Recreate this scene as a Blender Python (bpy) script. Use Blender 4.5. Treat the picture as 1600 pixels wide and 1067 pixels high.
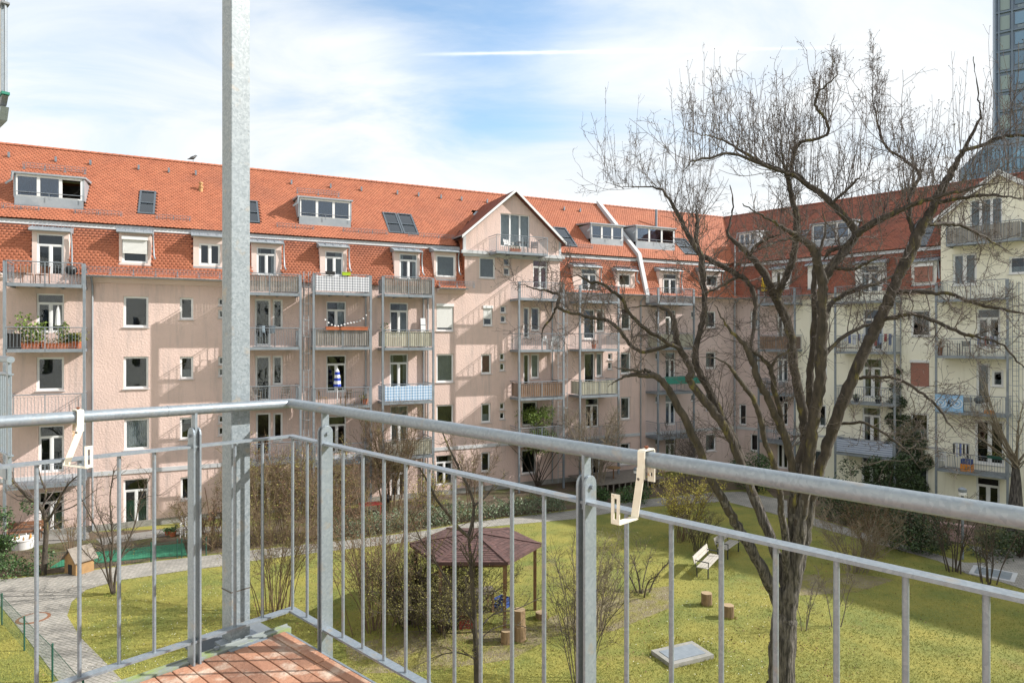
import bpy, bmesh, math, random
import numpy as np
from mathutils import Vector, Matrix
random.seed(7)
R = math.radians
scene = bpy.context.scene
for o in list(bpy.data.objects): bpy.data.objects.remove(o)

# ---------------------------------------------------------------- camera, sky, sun, exposure
H = 9.5            # eye height above the lawn (m)
F = 1040.0         # focal length in pixels of the 1600 px wide photograph
HY = 532.0         # horizon row
cam = bpy.data.cameras.new('camera'); camo = bpy.data.objects.new('camera', cam)
scene.collection.objects.link(camo); scene.camera = camo
camo.location = (0, 0, H); camo.rotation_euler = (R(90), 0, 0)
cam.sensor_width = 36; cam.lens = 36*F/1600; cam.shift_y = -1.5/1600
cam.clip_start = 0.05; cam.clip_end = 3000
SUN_EL, SUN_AZ = R(33.0), R(4.0)         # azimuth measured from +X towards +Y
sd = Vector((math.cos(SUN_EL)*math.cos(SUN_AZ), math.cos(SUN_EL)*math.sin(SUN_AZ), math.sin(SUN_EL)))
sun = bpy.data.lights.new('sun', 'SUN'); suno = bpy.data.objects.new('sun', sun)
scene.collection.objects.link(suno); sun.energy = 4.3; sun.angle = R(0.55); sun.color = (1.0, 0.955, 0.89)
suno.rotation_euler = sd.to_track_quat('Z', 'Y').to_euler(); suno.location = (30, 0, 60)
scene.view_settings.view_transform = 'Standard'; scene.view_settings.look = 'None'
scene.view_settings.exposure = 0.9; scene.view_settings.gamma = 1
scene.render.engine = 'CYCLES'

def make_world():
    w = bpy.data.worlds.new('World'); scene.world = w; w.use_nodes = True
    nt = w.node_tree; nt.nodes.clear(); N = nt.nodes.new; L = nt.links.new
    out = N('ShaderNodeOutputWorld'); bg = N('ShaderNodeBackground'); L(bg.outputs[0], out.inputs[0])
    sky = N('ShaderNodeTexSky'); sky.sky_type = 'NISHITA'; sky.sun_disc = False
    sky.sun_elevation = SUN_EL; sky.sun_rotation = R(90) - SUN_AZ; sky.air_density = 1.0; sky.dust_density = 0.6; sky.ozone_density = 2.5
    bg.inputs[1].default_value = 0.1
    tc = N('ShaderNodeTexCoord')
    sep = N('ShaderNodeSeparateXYZ'); L(tc.outputs['Generated'], sep.inputs[0])
    def math_(op, a, b=None, c=None):
        n = N('ShaderNodeMath'); n.operation = op
        for i, x in enumerate((a, b, c)):
            if x is None: continue
            if isinstance(x, (int, float)): n.inputs[i].default_value = x
            else: L(x, n.inputs[i])
        return n.outputs[0]
    z = math_('MAXIMUM', sep.outputs[2], 0.02)
    zz = math_('ADD', z, 0.18)
    px = math_('DIVIDE', sep.outputs[0], zz); py = math_('DIVIDE', sep.outputs[1], zz)
    cmb = N('ShaderNodeCombineXYZ'); L(px, cmb.inputs[0]); L(py, cmb.inputs[1])
    mp = N('ShaderNodeMapping'); mp.inputs['Rotation'].default_value = (0, 0, R(-28)); mp.inputs['Scale'].default_value = (0.8, 1.25, 1); L(cmb.outputs[0], mp.inputs[0])
    n1 = N('ShaderNodeTexNoise'); n1.inputs['Scale'].default_value = 1.7; n1.inputs['Detail'].default_value = 10; n1.inputs['Roughness'].default_value = 0.58; n1.inputs['Distortion'].default_value = 0.7
    L(mp.outputs[0], n1.inputs['Vector'])
    n2 = N('ShaderNodeTexNoise'); n2.inputs['Scale'].default_value = 0.7; n2.inputs['Detail'].default_value = 3
    L(cmb.outputs[0], n2.inputs['Vector'])
    # clear gaps in the veil of cirrus
    def gap(d, wdt, amt):
        v = Vector(d).normalized()
        dp = N('ShaderNodeVectorMath'); dp.operation = 'DOT_PRODUCT'; L(tc.outputs['Generated'], dp.inputs[0]); dp.inputs[1].default_value = v
        a = math_('SUBTRACT', 1.0, dp.outputs['Value']); e = math_('EXPONENT', math_('MULTIPLY', a, -1.0/wdt))
        return math_('MULTIPLY', e, amt)
    base = math_('ADD', math_('MULTIPLY', n1.outputs[0], 1.15), math_('MULTIPLY', n2.outputs[0], 0.55))
    base = math_('ADD', base, 0.20)
    for d, wd, am in (((-0.10, 1, 0.50), 0.016, 0.34), ((-0.02, 1, 0.40), 0.012, 0.22), ((-0.66, 1, 0.48), 0.012, 0.20), ((0.1, 1, 0.66), 0.02, 0.3)):
        base = math_('SUBTRACT', base, gap(d, wd, am))
    # veil gets denser towards the horizon
    low = math_('MULTIPLY', math_('SUBTRACT', 0.32, sep.outputs[2]), 1.1)
    base = math_('ADD', base, math_('MAXIMUM', low, 0.0))
    mr = N('ShaderNodeMapRange'); mr.interpolation_type = 'SMOOTHSTEP'; mr.inputs['From Min'].default_value = 0.35; mr.inputs['From Max'].default_value = 1.12; L(base, mr.inputs['Value'])
    # contrail: a thin line of cloud high above the roofs
    dz = math_('DIVIDE', sep.outputs[2], math_('MAXIMUM', sep.outputs[1], 0.05)); dx = math_('DIVIDE', sep.outputs[0], math_('MAXIMUM', sep.outputs[1], 0.05))
    ln = math_('SUBTRACT', dz, math_('ADD', math_('MULTIPLY', dx, 0.0165), 0.4315))
    nw = N('ShaderNodeTexNoise'); nw.inputs['Scale'].default_value = 45; nw.inputs['Detail'].default_value = 3; L(tc.outputs['Generated'], nw.inputs['Vector'])
    wd = math_('ADD', 0.0008, math_('MULTIPLY', nw.outputs[0], 0.0030))
    tr = math_('EXPONENT', math_('MULTIPLY', math_('POWER', math_('DIVIDE', ln, wd), 2.0), -1.0))
    fade = N('ShaderNodeMapRange'); fade.interpolation_type = 'SMOOTHSTEP'; fade.inputs['From Min'].default_value = -0.17; fade.inputs['From Max'].default_value = -0.04; L(dx, fade.inputs['Value'])
    fade2 = N('ShaderNodeMapRange'); fade2.interpolation_type = 'SMOOTHSTEP'; fade2.inputs['From Min'].default_value = 0.7; fade2.inputs['From Max'].default_value = 0.1; L(dx, fade2.inputs['Value'])
    tr = math_('MULTIPLY', math_('MULTIPLY', tr, fade.outputs[0]), math_('MULTIPLY', fade2.outputs[0], 0.6))
    mask = mr.outputs[0]
    mix = N('ShaderNodeMix'); mix.data_type = 'RGBA'; L(mask, mix.inputs['Factor'])
    gn = N('ShaderNodeMix'); gn.data_type = 'RGBA'; gn.blend_type = 'MULTIPLY'; gn.inputs['Factor'].default_value = 1
    L(sky.outputs[0], gn.inputs['A']); gn.inputs['B'].default_value = (1.6, 1.6, 1.45, 1)
    L(gn.outputs['Result'], mix.inputs['A']); cc = N('ShaderNodeMix'); cc.data_type = 'RGBA'; cr_ = N('ShaderNodeMapRange'); cr_.inputs['From Min'].default_value = 0.35; cr_.inputs['From Max'].default_value = 0.68; L(n1.outputs[0], cr_.inputs['Value']); L(cr_.outputs[0], cc.inputs['Factor']); cc.inputs['A'].default_value = (4.8, 5.1, 5.35, 1); cc.inputs['B'].default_value = (5.75, 5.9, 6.0, 1); L(cc.outputs['Result'], mix.inputs['B'])
    m2 = N('ShaderNodeMix'); m2.data_type = 'RGBA'; L(tr, m2.inputs['Factor']); L(mix.outputs['Result'], m2.inputs['A']); m2.inputs['B'].default_value = (7.6, 7.6, 7.5, 1)
    L(m2.outputs['Result'], bg.inputs[0])
make_world()

# ---------------------------------------------------------------- helpers
COL = scene.collection
def g(x, y, z=0.0):
    "pixel of the photograph -> point on the horizontal plane at height z"
    Y = F*(H - z)/(y - HY)
    return Vector(((x-800)/F*Y, Y, z))
def pd(x, y, Y):
    "pixel -> point at depth Y"
    return Vector(((x-800)/F*Y, Y, H - (y-HY)/F*Y))

def tag(o, label=None, cat=None, group=None, kind=None):
    if label: o['label'] = label
    if cat: o['category'] = cat
    if group: o['group'] = group
    if kind: o['kind'] = kind
    return o
def empty(name, loc=(0,0,0), rz=0.0, label=None, cat=None, group=None):
    o = bpy.data.objects.new(name, None); COL.objects.link(o)
    o.location = loc; o.rotation_euler = (0,0,rz); o.empty_display_size = 0.3
    return tag(o, label, cat, group)

class MB:
    def __init__(s): s.v = []; s.f = []; s.m = []
    def face(s, pts, mi=0):
        b = len(s.v); s.v += [tuple(p) for p in pts]; s.f.append(tuple(range(b, b+len(pts)))); s.m.append(mi); return s
    def box(s, x0,x1,y0,y1,z0,z1, mi=0):
        b = len(s.v)
        s.v += [(x0,y0,z0),(x1,y0,z0),(x1,y1,z0),(x0,y1,z0),(x0,y0,z1),(x1,y0,z1),(x1,y1,z1),(x0,y1,z1)]
        for q in ((0,3,2,1),(4,5,6,7),(0,1,5,4),(1,2,6,5),(2,3,7,6),(3,0,4,7)):
            s.f.append(tuple(b+i for i in q)); s.m.append(mi)
        return s
    def hexa(s, P, mi=0):
        "8 points: bottom four then top four"
        b = len(s.v); s.v += [tuple(p) for p in P]
        for q in ((0,3,2,1),(4,5,6,7),(0,1,5,4),(1,2,6,5),(2,3,7,6),(3,0,4,7)):
            s.f.append(tuple(b+i for i in q)); s.m.append(mi)
        return s
    def bar(s, p0, p1, a, wa, wb, mi=0):
        "bar from p0 to p1, width wa along axis a, wb across"
        p0=Vector(p0); p1=Vector(p1); d=(p1-p0).normalized(); a=Vector(a); a=(a-d*a.dot(d)).normalized(); c=d.cross(a)
        P=[]
        for p in (p0,p1):
            for sa,sc in ((-1,-1),(1,-1),(1,1),(-1,1)): P.append(p+a*(sa*wa/2)+c*(sc*wb/2))
        return s.hexa(P, mi)
    def tube(s, pts, r, n=8, mi=0, cap=True):
        pts=[Vector(p) for p in pts]; k=len(pts); b=len(s.v)
        rr = r if isinstance(r,(list,tuple)) else [r]*k
        ref=None
        for i,p in enumerate(pts):
            t = (pts[min(i+1,k-1)]-pts[max(i-1,0)]).normalized()
            if ref is None:
                ref = Vector((0,0,1)) if abs(t.z)<0.9 else Vector((1,0,0))
                ref=(ref-t*ref.dot(t)).normalized()
            # mitre
            if 0<i<k-1:
                d1=(pts[i]-pts[i-1]).normalized(); 
                e1=(ref-d1*ref.dot(d1)).normalized(); e2=d1.cross(e1); ref=e1
                for j in range(n):
                    an=2*math.pi*j/n; q=p+(e1*math.cos(an)+e2*math.sin(an))*rr[i]
                    dd=(q-p).dot(t)/max(d1.dot(t),0.2); s.v.append(tuple(q-d1*dd))
                d2=(pts[i+1]-pts[i]).normalized(); ref=(ref-d2*ref.dot(d2)).normalized()
            else:
                ref=(ref-t*ref.dot(t)).normalized(); e2=t.cross(ref)
                for j in range(n):
                    an=2*math.pi*j/n; s.v.append(tuple(p+(ref*math.cos(an)+e2*math.sin(an))*rr[i]))
        for i in range(k-1):
            for j in range(n):
                s.f.append((b+i*n+j,b+i*n+(j+1)%n,b+(i+1)*n+(j+1)%n,b+(i+1)*n+j)); s.m.append(mi)
        if cap:
            s.f.append(tuple(b+j for j in reversed(range(n)))); s.m.append(mi)
            s.f.append(tuple(b+(k-1)*n+j for j in range(n))); s.m.append(mi)
        return s
    def lathe(s, prof, n=16, c=(0,0,0), mi=0):
        b=len(s.v); k=len(prof)
        for r,z in prof:
            for j in range(n): s.v.append((c[0]+r*math.cos(2*math.pi*j/n), c[1]+r*math.sin(2*math.pi*j/n), c[2]+z))
        for i in range(k-1):
            for j in range(n): s.f.append((b+i*n+j,b+i*n+(j+1)%n,b+(i+1)*n+(j+1)%n,b+(i+1)*n+j)); s.m.append(mi)
        s.f.append(tuple(b+j for j in reversed(range(n)))); s.m.append(mi)
        s.f.append(tuple(b+(k-1)*n+j for j in range(n))); s.m.append(mi)
        return s
    def prism(s, pts, z0, z1, mi=0):
        n=len(pts); b=len(s.v)
        s.v += [(p[0],p[1],z0) for p in pts]+[(p[0],p[1],z1) for p in pts]
        s.f.append(tuple(b+i for i in reversed(range(n)))); s.m.append(mi); s.f.append(tuple(b+n+i for i in range(n))); s.m.append(mi)
        for i in range(n): s.f.append((b+i,b+(i+1)%n,b+n+(i+1)%n,b+n+i)); s.m.append(mi)
        return s
    def mesh(s, name, mats):
        me = bpy.data.meshes.new(name); me.from_pydata(s.v, [], s.f)
        if not isinstance(mats,(list,tuple)): mats=[mats]
        for m in mats: me.materials.append(m)
        if len(mats)>1: me.polygons.foreach_set('material_index', s.m)
        return me
    def build(s, name, mats, parent=None, smooth=False, bevel=0, fixn=False):
        me = s.mesh(name, mats)
        if bevel or fixn:
            bm=bmesh.new(); bm.from_mesh(me)
            if fixn: bmesh.ops.recalc_face_normals(bm, faces=bm.faces)
            if bevel:
                bmesh.ops.remove_doubles(bm, verts=bm.verts, dist=1e-5)
                bmesh.ops.bevel(bm, geom=[e for e in bm.edges if e.calc_face_angle(0)>0.6], offset=bevel, segments=2, affect='EDGES', profile=0.6)
            bm.to_mesh(me); bm.free()
        if smooth: sm(me)
        return link(name, me, parent)
def sm(me, ang=40):
    me.polygons.foreach_set('use_smooth', [True]*len(me.polygons))
    try: me.set_sharp_from_angle(angle=R(ang))
    except Exception: pass
def link(name, me, parent=None):
    o = bpy.data.objects.new(name, me); COL.objects.link(o)
    if parent is not None: o.parent = parent
    return o
def np_mesh(name, V, faces, mats, mi=None, smooth=False):
    "V (n,3); faces: list of integer arrays (m,k)"
    me = bpy.data.meshes.new(name); V=np.asarray(V,dtype=np.float32)
    me.vertices.add(len(V)); me.vertices.foreach_set('co', V.ravel())
    loops=np.concatenate([f.ravel() for f in faces]).astype(np.int32)
    tot=np.concatenate([np.full(len(f), f.shape[1]) for f in faces]).astype(np.int32)
    st=np.concatenate([[0],np.cumsum(tot)[:-1]]).astype(np.int32)
    me.loops.add(len(loops)); me.loops.foreach_set('vertex_index', loops)
    me.polygons.add(len(tot)); me.polygons.foreach_set('loop_start', st); me.polygons.foreach_set('loop_total', tot)
    if not isinstance(mats,(list,tuple)): mats=[mats]
    for m in mats: me.materials.append(m)
    if mi is not None: me.polygons.foreach_set('material_index', np.asarray(mi,dtype=np.int32))
    if smooth: me.polygons.foreach_set('use_smooth', np.ones(len(tot),dtype=bool))
    me.update(calc_edges=True); me.validate()
    return me
def np_tubes(P, Rd, S=3):
    "P (N,K,3) polylines, Rd (N,K) radii -> verts, quads"
    N,K,_=P.shape
    T=np.empty_like(P); T[:,1:-1]=P[:,2:]-P[:,:-2]; T[:,0]=P[:,1]-P[:,0]; T[:,-1]=P[:,-1]-P[:,-2]
    T/= (np.linalg.norm(T,axis=2,keepdims=True)+1e-9)
    ref=np.tile(np.array([0.31,0.77,0.2]),(N,K,1)); mt=np.abs((ref*T).sum(2))>0.75
    ref[mt]=np.array([0.8,-0.35,0.4])
    A=ref-T*(ref*T).sum(2,keepdims=True); A/=np.linalg.norm(A,axis=2,keepdims=True)+1e-9
    B=np.cross(T,A)
    an=2*np.pi*np.arange(S)/S
    V=P[:,:,None,:]+(A[:,:,None,:]*np.cos(an)[None,None,:,None]+B[:,:,None,:]*np.sin(an)[None,None,:,None])*Rd[:,:,None,None]
    idx=np.arange(N*K*S).reshape(N,K,S)
    a=idx[:,:-1,:]; b=np.roll(a,-1,axis=2); d=idx[:,1:,:]; c=np.roll(d,-1,axis=2)
    Q=np.stack([a,b,c,d],axis=-1).reshape(-1,4)
    return V.reshape(-1,3), Q
class NP:
    "collects numpy geometry"
    def __init__(s): s.V=[]; s.F=[]; s.M=[]; s.n=0
    def add(s, V, Fs, mi=0):
        if not isinstance(Fs, list): Fs=[Fs]
        for f in Fs: s.F.append(f+s.n); s.M.append(np.full(len(f),mi))
        s.V.append(V); s.n+=len(V)
    def mesh(s, name, mats, smooth=False):
        # group by face size keeping order of materials
        return np_mesh(name, np.concatenate(s.V), s.F, mats, np.concatenate(s.M), smooth)
    def build(s, name, mats, parent=None, smooth=False): return link(name, s.mesh(name, mats, smooth), parent)

def copy_tree(o, parent=None):
    c=o.copy(); COL.objects.link(c)
    if parent is not None: c.parent=parent; c.matrix_parent_inverse=o.matrix_parent_inverse.copy()
    for ch in list(o.children): copy_tree(ch, c)
    return c

# ---------------------------------------------------------------- materials
MATS={}
def M(name, c1, c2=None, scale=3.0, rough=0.7, metal=0.0, bump=0.0, bscale=None, detail=6, spec=0.5, contrast=(0.35,0.65), island=0.0, stretch=(1,1,1), c3=None, s3=0.4, t3=(0.5,0.7), bdist=0.02, coord='Object', c4=None, t4=(0.52,0.72), s4=2.2):
    m=bpy.data.materials.new(name); m.use_nodes=True; nt=m.node_tree; N=nt.nodes.new; L=nt.links.new
    b=nt.nodes['Principled BSDF']; b.inputs['Roughness'].default_value=rough; b.inputs['Metallic'].default_value=metal
    b.inputs['Specular IOR Level'].default_value=spec
    b.inputs['Base Color'].default_value=(*c1,1)
    tc=N('ShaderNodeTexCoord'); mp=N('ShaderNodeMapping'); mp.inputs['Scale'].default_value=stretch
    if coord=='World':
        ge=N('ShaderNodeNewGeometry'); L(ge.outputs['Position'], mp.inputs[0])
    else: L(tc.outputs['Object'], mp.inputs[0])
    col=None
    if c2 is not None:
        n=N('ShaderNodeTexNoise'); n.inputs['Scale'].default_value=scale; n.inputs['Detail'].default_value=detail; n.inputs['Roughness'].default_value=0.6
        L(mp.outputs[0], n.inputs['Vector'])
        r=N('ShaderNodeMapRange'); r.inputs['From Min'].default_value=contrast[0]; r.inputs['From Max'].default_value=contrast[1]; L(n.outputs[0], r.inputs['Value'])
        mx=N('ShaderNodeMix'); mx.data_type='RGBA'; L(r.outputs[0], mx.inputs['Factor']); mx.inputs['A'].default_value=(*c1,1); mx.inputs['B'].default_value=(*c2,1); col=mx.outputs['Result']
    if c3 is not None:
        n=N('ShaderNodeTexNoise'); n.inputs['Scale'].default_value=s3; n.inputs['Detail'].default_value=5; n.inputs['Roughness'].default_value=0.65; L(mp.outputs[0], n.inputs['Vector'])
        r=N('ShaderNodeMapRange'); r.inputs['From Min'].default_value=t3[0]; r.inputs['From Max'].default_value=t3[1]; L(n.outputs[0], r.inputs['Value'])
        mx=N('ShaderNodeMix'); mx.data_type='RGBA'; L(r.outputs[0], mx.inputs['Factor'])
        if col is not None: L(col, mx.inputs['A'])
        else: mx.inputs['A'].default_value=(*c1,1)
        mx.inputs['B'].default_value=(*c3,1); col=mx.outputs['Result']
    if c4 is not None:   # rain streaks and washed-out patches running down the wall
        mp4=N('ShaderNodeMapping'); mp4.inputs['Scale'].default_value=(1,1,0.10); L(tc.outputs['Object'], mp4.inputs[0])
        n=N('ShaderNodeTexNoise'); n.inputs['Scale'].default_value=s4; n.inputs['Detail'].default_value=6; n.inputs['Roughness'].default_value=0.7; L(mp4.outputs[0], n.inputs['Vector'])
        r=N('ShaderNodeMapRange'); r.inputs['From Min'].default_value=t4[0]; r.inputs['From Max'].default_value=t4[1]; r.inputs['To Max'].default_value=0.75; L(n.outputs[0], r.inputs['Value'])
        mx=N('ShaderNodeMix'); mx.data_type='RGBA'; L(r.outputs[0], mx.inputs['Factor'])
        if col is not None: L(col, mx.inputs['A'])
        else: mx.inputs['A'].default_value=(*c1,1)
        mx.inputs['B'].default_value=(*c4,1); col=mx.outputs['Result']
    if island:
        ge=N('ShaderNodeNewGeometry'); r=N('ShaderNodeMapRange'); r.inputs['To Min'].default_value=1-island; r.inputs['To Max'].default_value=1+island*0.8; L(ge.outputs['Random Per Island'], r.inputs['Value'])
        hs=N('ShaderNodeHueSaturation'); L(r.outputs[0], hs.inputs['Value'])
        if col is not None: L(col, hs.inputs['Color'])
        else: hs.inputs['Color'].default_value=(*c1,1)
        col=hs.outputs[0]
    if col is not None: L(col, b.inputs['Base Color'])
    if bump:
        n=N('ShaderNodeTexNoise'); n.inputs['Scale'].default_value=bscale or scale*4; n.inputs['Detail'].default_value=4; L(mp.outputs[0], n.inputs['Vector'])
        bp=N('ShaderNodeBump'); bp.inputs['Strength'].default_value=bump; bp.inputs['Distance'].default_value=bdist; L(n.outputs[0], bp.inputs['Height']); L(bp.outputs[0], b.inputs['Normal'])
    MATS[name]=m; return m
def per_object(m, amt):
    "vary the brightness from object to object"
    nt=m.node_tree; b=nt.nodes['Principled BSDF']; inp=b.inputs['Base Color']
    oi=nt.nodes.new('ShaderNodeObjectInfo'); r=nt.nodes.new('ShaderNodeMapRange'); r.inputs['To Min'].default_value=1-amt; r.inputs['To Max'].default_value=1+amt
    nt.links.new(oi.outputs['Random'], r.inputs['Value']); hs=nt.nodes.new('ShaderNodeHueSaturation'); nt.links.new(r.outputs[0], hs.inputs['Value'])
    if inp.is_linked: nt.links.new(inp.links[0].from_socket, hs.inputs['Color'])
    else: hs.inputs['Color'].default_value=inp.default_value
    nt.links.new(hs.outputs[0], inp); return m
def glass(name, tint=(0.75,0.8,0.85), refl=1.0):
    m=bpy.data.materials.new(name); m.use_nodes=True; nt=m.node_tree; nt.nodes.clear(); N=nt.nodes.new; L=nt.links.new
    o=N('ShaderNodeOutputMaterial'); mx=N('ShaderNodeMixShader'); t=N('ShaderNodeBsdfTransparent'); gl=N('ShaderNodeBsdfGlossy')
    t.inputs[0].default_value=(*tint,1); gl.inputs['Roughness'].default_value=0.02; gl.inputs[0].default_value=(0.9,0.95,1,1)
    fr=N('ShaderNodeFresnel'); fr.inputs[0].default_value=1.6
    mu=N('ShaderNodeMath'); mu.operation='MULTIPLY_ADD'; L(fr.outputs[0], mu.inputs[0]); mu.inputs[1].default_value=refl; mu.inputs[2].default_value=0.02
    n=N('ShaderNodeTexNoise'); n.inputs['Scale'].default_value=1.3; bp=N('ShaderNodeBump'); bp.inputs['Strength'].default_value=0.09; bp.inputs['Distance'].default_value=0.03
    tc=N('ShaderNodeTexCoord'); L(tc.outputs['Object'], n.inputs['Vector']); L(n.outputs[0], bp.inputs['Height']); L(bp.outputs[0], gl.inputs['Normal'])
    L(mu.outputs[0], mx.inputs[0]); L(t.outputs[0], mx.inputs[1]); L(gl.outputs[0], mx.inputs[2]); L(mx.outputs[0], o.inputs[0])
    MATS[name]=m; return m
M('pink', (0.655,0.497,0.442),(0.605,0.458,0.408), 0.7, 0.9, bump=0.8, bscale=11.0, c3=(0.57,0.445,0.40), s3=0.35, t3=(0.55,0.75), bdist=0.03, c4=(0.43,0.35,0.325), t4=(0.50,0.70))
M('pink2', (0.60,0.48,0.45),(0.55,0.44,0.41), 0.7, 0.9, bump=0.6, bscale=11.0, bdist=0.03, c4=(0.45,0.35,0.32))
M('yellow', (0.87,0.84,0.71),(0.83,0.80,0.67), 0.7, 0.9, bump=0.5, bscale=11.0, c3=(0.75,0.71,0.58), s3=0.5, t3=(0.58,0.8), c4=(0.56,0.52,0.42))
M('cream', (0.74,0.73,0.70),(0.68,0.67,0.64), 0.7, 0.9, bump=0.4, bscale=9.0)
M('gablepink', (0.68,0.55,0.50),(0.63,0.51,0.465), 0.7, 0.9, bump=0.4, bscale=9)
M('whitepaint', (0.74,0.74,0.74),(0.66,0.67,0.68), 2.0, 0.5)
M('trim', (0.52,0.53,0.54),(0.44,0.45,0.47), 1.0, 0.7)
M('zinc', (0.33,0.36,0.39),(0.26,0.29,0.32), 1.6, 0.5, metal=0.35, c3=(0.42,0.44,0.46), s3=0.8)
M('galv', (0.25,0.28,0.315),(0.19,0.22,0.25), 3.0, 0.5, metal=0.35)
M('grating', (0.16,0.17,0.18), rough=0.6, metal=0.3)
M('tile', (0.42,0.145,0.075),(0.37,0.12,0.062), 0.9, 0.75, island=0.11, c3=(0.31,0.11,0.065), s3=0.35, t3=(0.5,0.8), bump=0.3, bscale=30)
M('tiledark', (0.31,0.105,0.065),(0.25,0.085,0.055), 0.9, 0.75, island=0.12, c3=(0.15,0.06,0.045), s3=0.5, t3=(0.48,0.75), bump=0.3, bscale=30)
M('underroof', (0.12,0.04,0.025), rough=0.9)
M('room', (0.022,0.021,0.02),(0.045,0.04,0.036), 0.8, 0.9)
M('curtain', (0.52,0.52,0.50),(0.42,0.43,0.42), 3, 0.9)
M('greencurtain', (0.20,0.32,0.18),(0.14,0.25,0.13), 3, 0.9)
M('redcurtain', (0.40,0.06,0.10),(0.30,0.05,0.08), 5, 0.9)
M('shutter', (0.62,0.62,0.60), rough=0.6)
M('brownblind', (0.33,0.15,0.11), rough=0.7)
M('darkframe', (0.10,0.12,0.14), rough=0.5, metal=0.3)
glass('pane',(0.72,0.76,0.78),0.45); glass('skylightpane', (0.5,0.58,0.68), 1.6); glass('railglass',(0.8,0.88,0.9),0.7)
for m in ('curtain',): per_object(MATS[m], 0.35)
per_object(MATS['room'],0.5)
M('bark', (0.075,0.06,0.046),(0.03,0.025,0.02), 9, 0.95, bump=1.0, bscale=22, c3=(0.22,0.19,0.04), s3=3.6, t3=(0.58,0.75), bdist=0.03, stretch=(1,1,0.35))
M('barktrunk', (0.15,0.135,0.12),(0.03,0.027,0.024), 20, 0.95, bump=1.0, bscale=24, c3=(0.14,0.125,0.055), s3=3, t3=(0.58,0.8), bdist=0.12, stretch=(1,1,0.13), contrast=(0.38,0.60))
M('twig', (0.075,0.06,0.058),(0.15,0.125,0.11), 2.5, 0.9, c3=(0.16,0.14,0.045), s3=1.5, t3=(0.6,0.8))
M('twigpale', (0.26,0.22,0.16),(0.15,0.12,0.085), 2.5, 0.9)
M('twigbrown', (0.17,0.115,0.07),(0.11,0.075,0.05), 2.5, 0.9, c3=(0.19,0.17,0.05), s3=1.2)
M('twigdark', (0.05,0.04,0.032),(0.09,0.07,0.05), 2.5, 0.9)
M('bud', (0.23,0.20,0.05),(0.17,0.17,0.04), 3, 0.8, island=0.4)
M('budbrown', (0.20,0.10,0.05),(0.14,0.07,0.045), 3, 0.8, island=0.4)
M('forsythia', (0.44,0.38,0.04),(0.33,0.31,0.04), 3, 0.7, island=0.3)
M('leaf', (0.055,0.11,0.028),(0.035,0.075,0.022), 3, 0.55, island=0.5)
M('leafpale', (0.16,0.19,0.12),(0.08,0.12,0.06), 3, 0.6, island=0.5)
M('leafbright', (0.16,0.22,0.035),(0.10,0.16,0.03), 3, 0.6, island=0.4)
M('ivy', (0.03,0.055,0.018),(0.045,0.075,0.025), 3, 0.5, island=0.5)
# ---------------------------------------------------------------- ground
M('lawn', (0.27,0.24,0.05),(0.14,0.165,0.035), 0.55, 0.95, bump=0.7, bscale=30, c3=(0.24,0.165,0.06), s3=0.28, t3=(0.60,0.74), bdist=0.05)
M('blade', (0.37,0.325,0.07),(0.165,0.205,0.04), 0.45, 0.8, island=0.2, c3=(0.33,0.24,0.09), s3=0.3, t3=(0.60,0.74))
M('soil', (0.085,0.060,0.040),(0.14,0.105,0.07), 1.6, 0.95, bump=0.9, bscale=18, c3=(0.09,0.10,0.025), s3=0.5, t3=(0.5,0.65), bdist=0.06)
M('mulch', (0.17,0.135,0.085),(0.24,0.21,0.12), 2.5, 0.95, bump=0.9, bscale=25, c3=(0.20,0.18,0.04), s3=0.9, t3=(0.45,0.6), bdist=0.05)
M('concrete', (0.30,0.29,0.27),(0.22,0.22,0.20), 3, 0.9, bump=0.4, bscale=30)
M('slabs', (0.24,0.23,0.21),(0.18,0.17,0.16), 3, 0.9, bump=0.3, bscale=20)
M('wood', (0.23,0.12,0.06),(0.16,0.085,0.045), 4, 0.8, bump=0.3, bscale=20)
M('woodgrey', (0.24,0.21,0.18),(0.16,0.14,0.12), 6, 0.85, bump=0.3, bscale=20, stretch=(1,1,0.2))
M('woodyellow', (0.33,0.20,0.085),(0.25,0.15,0.065), 5, 0.75)
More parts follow.
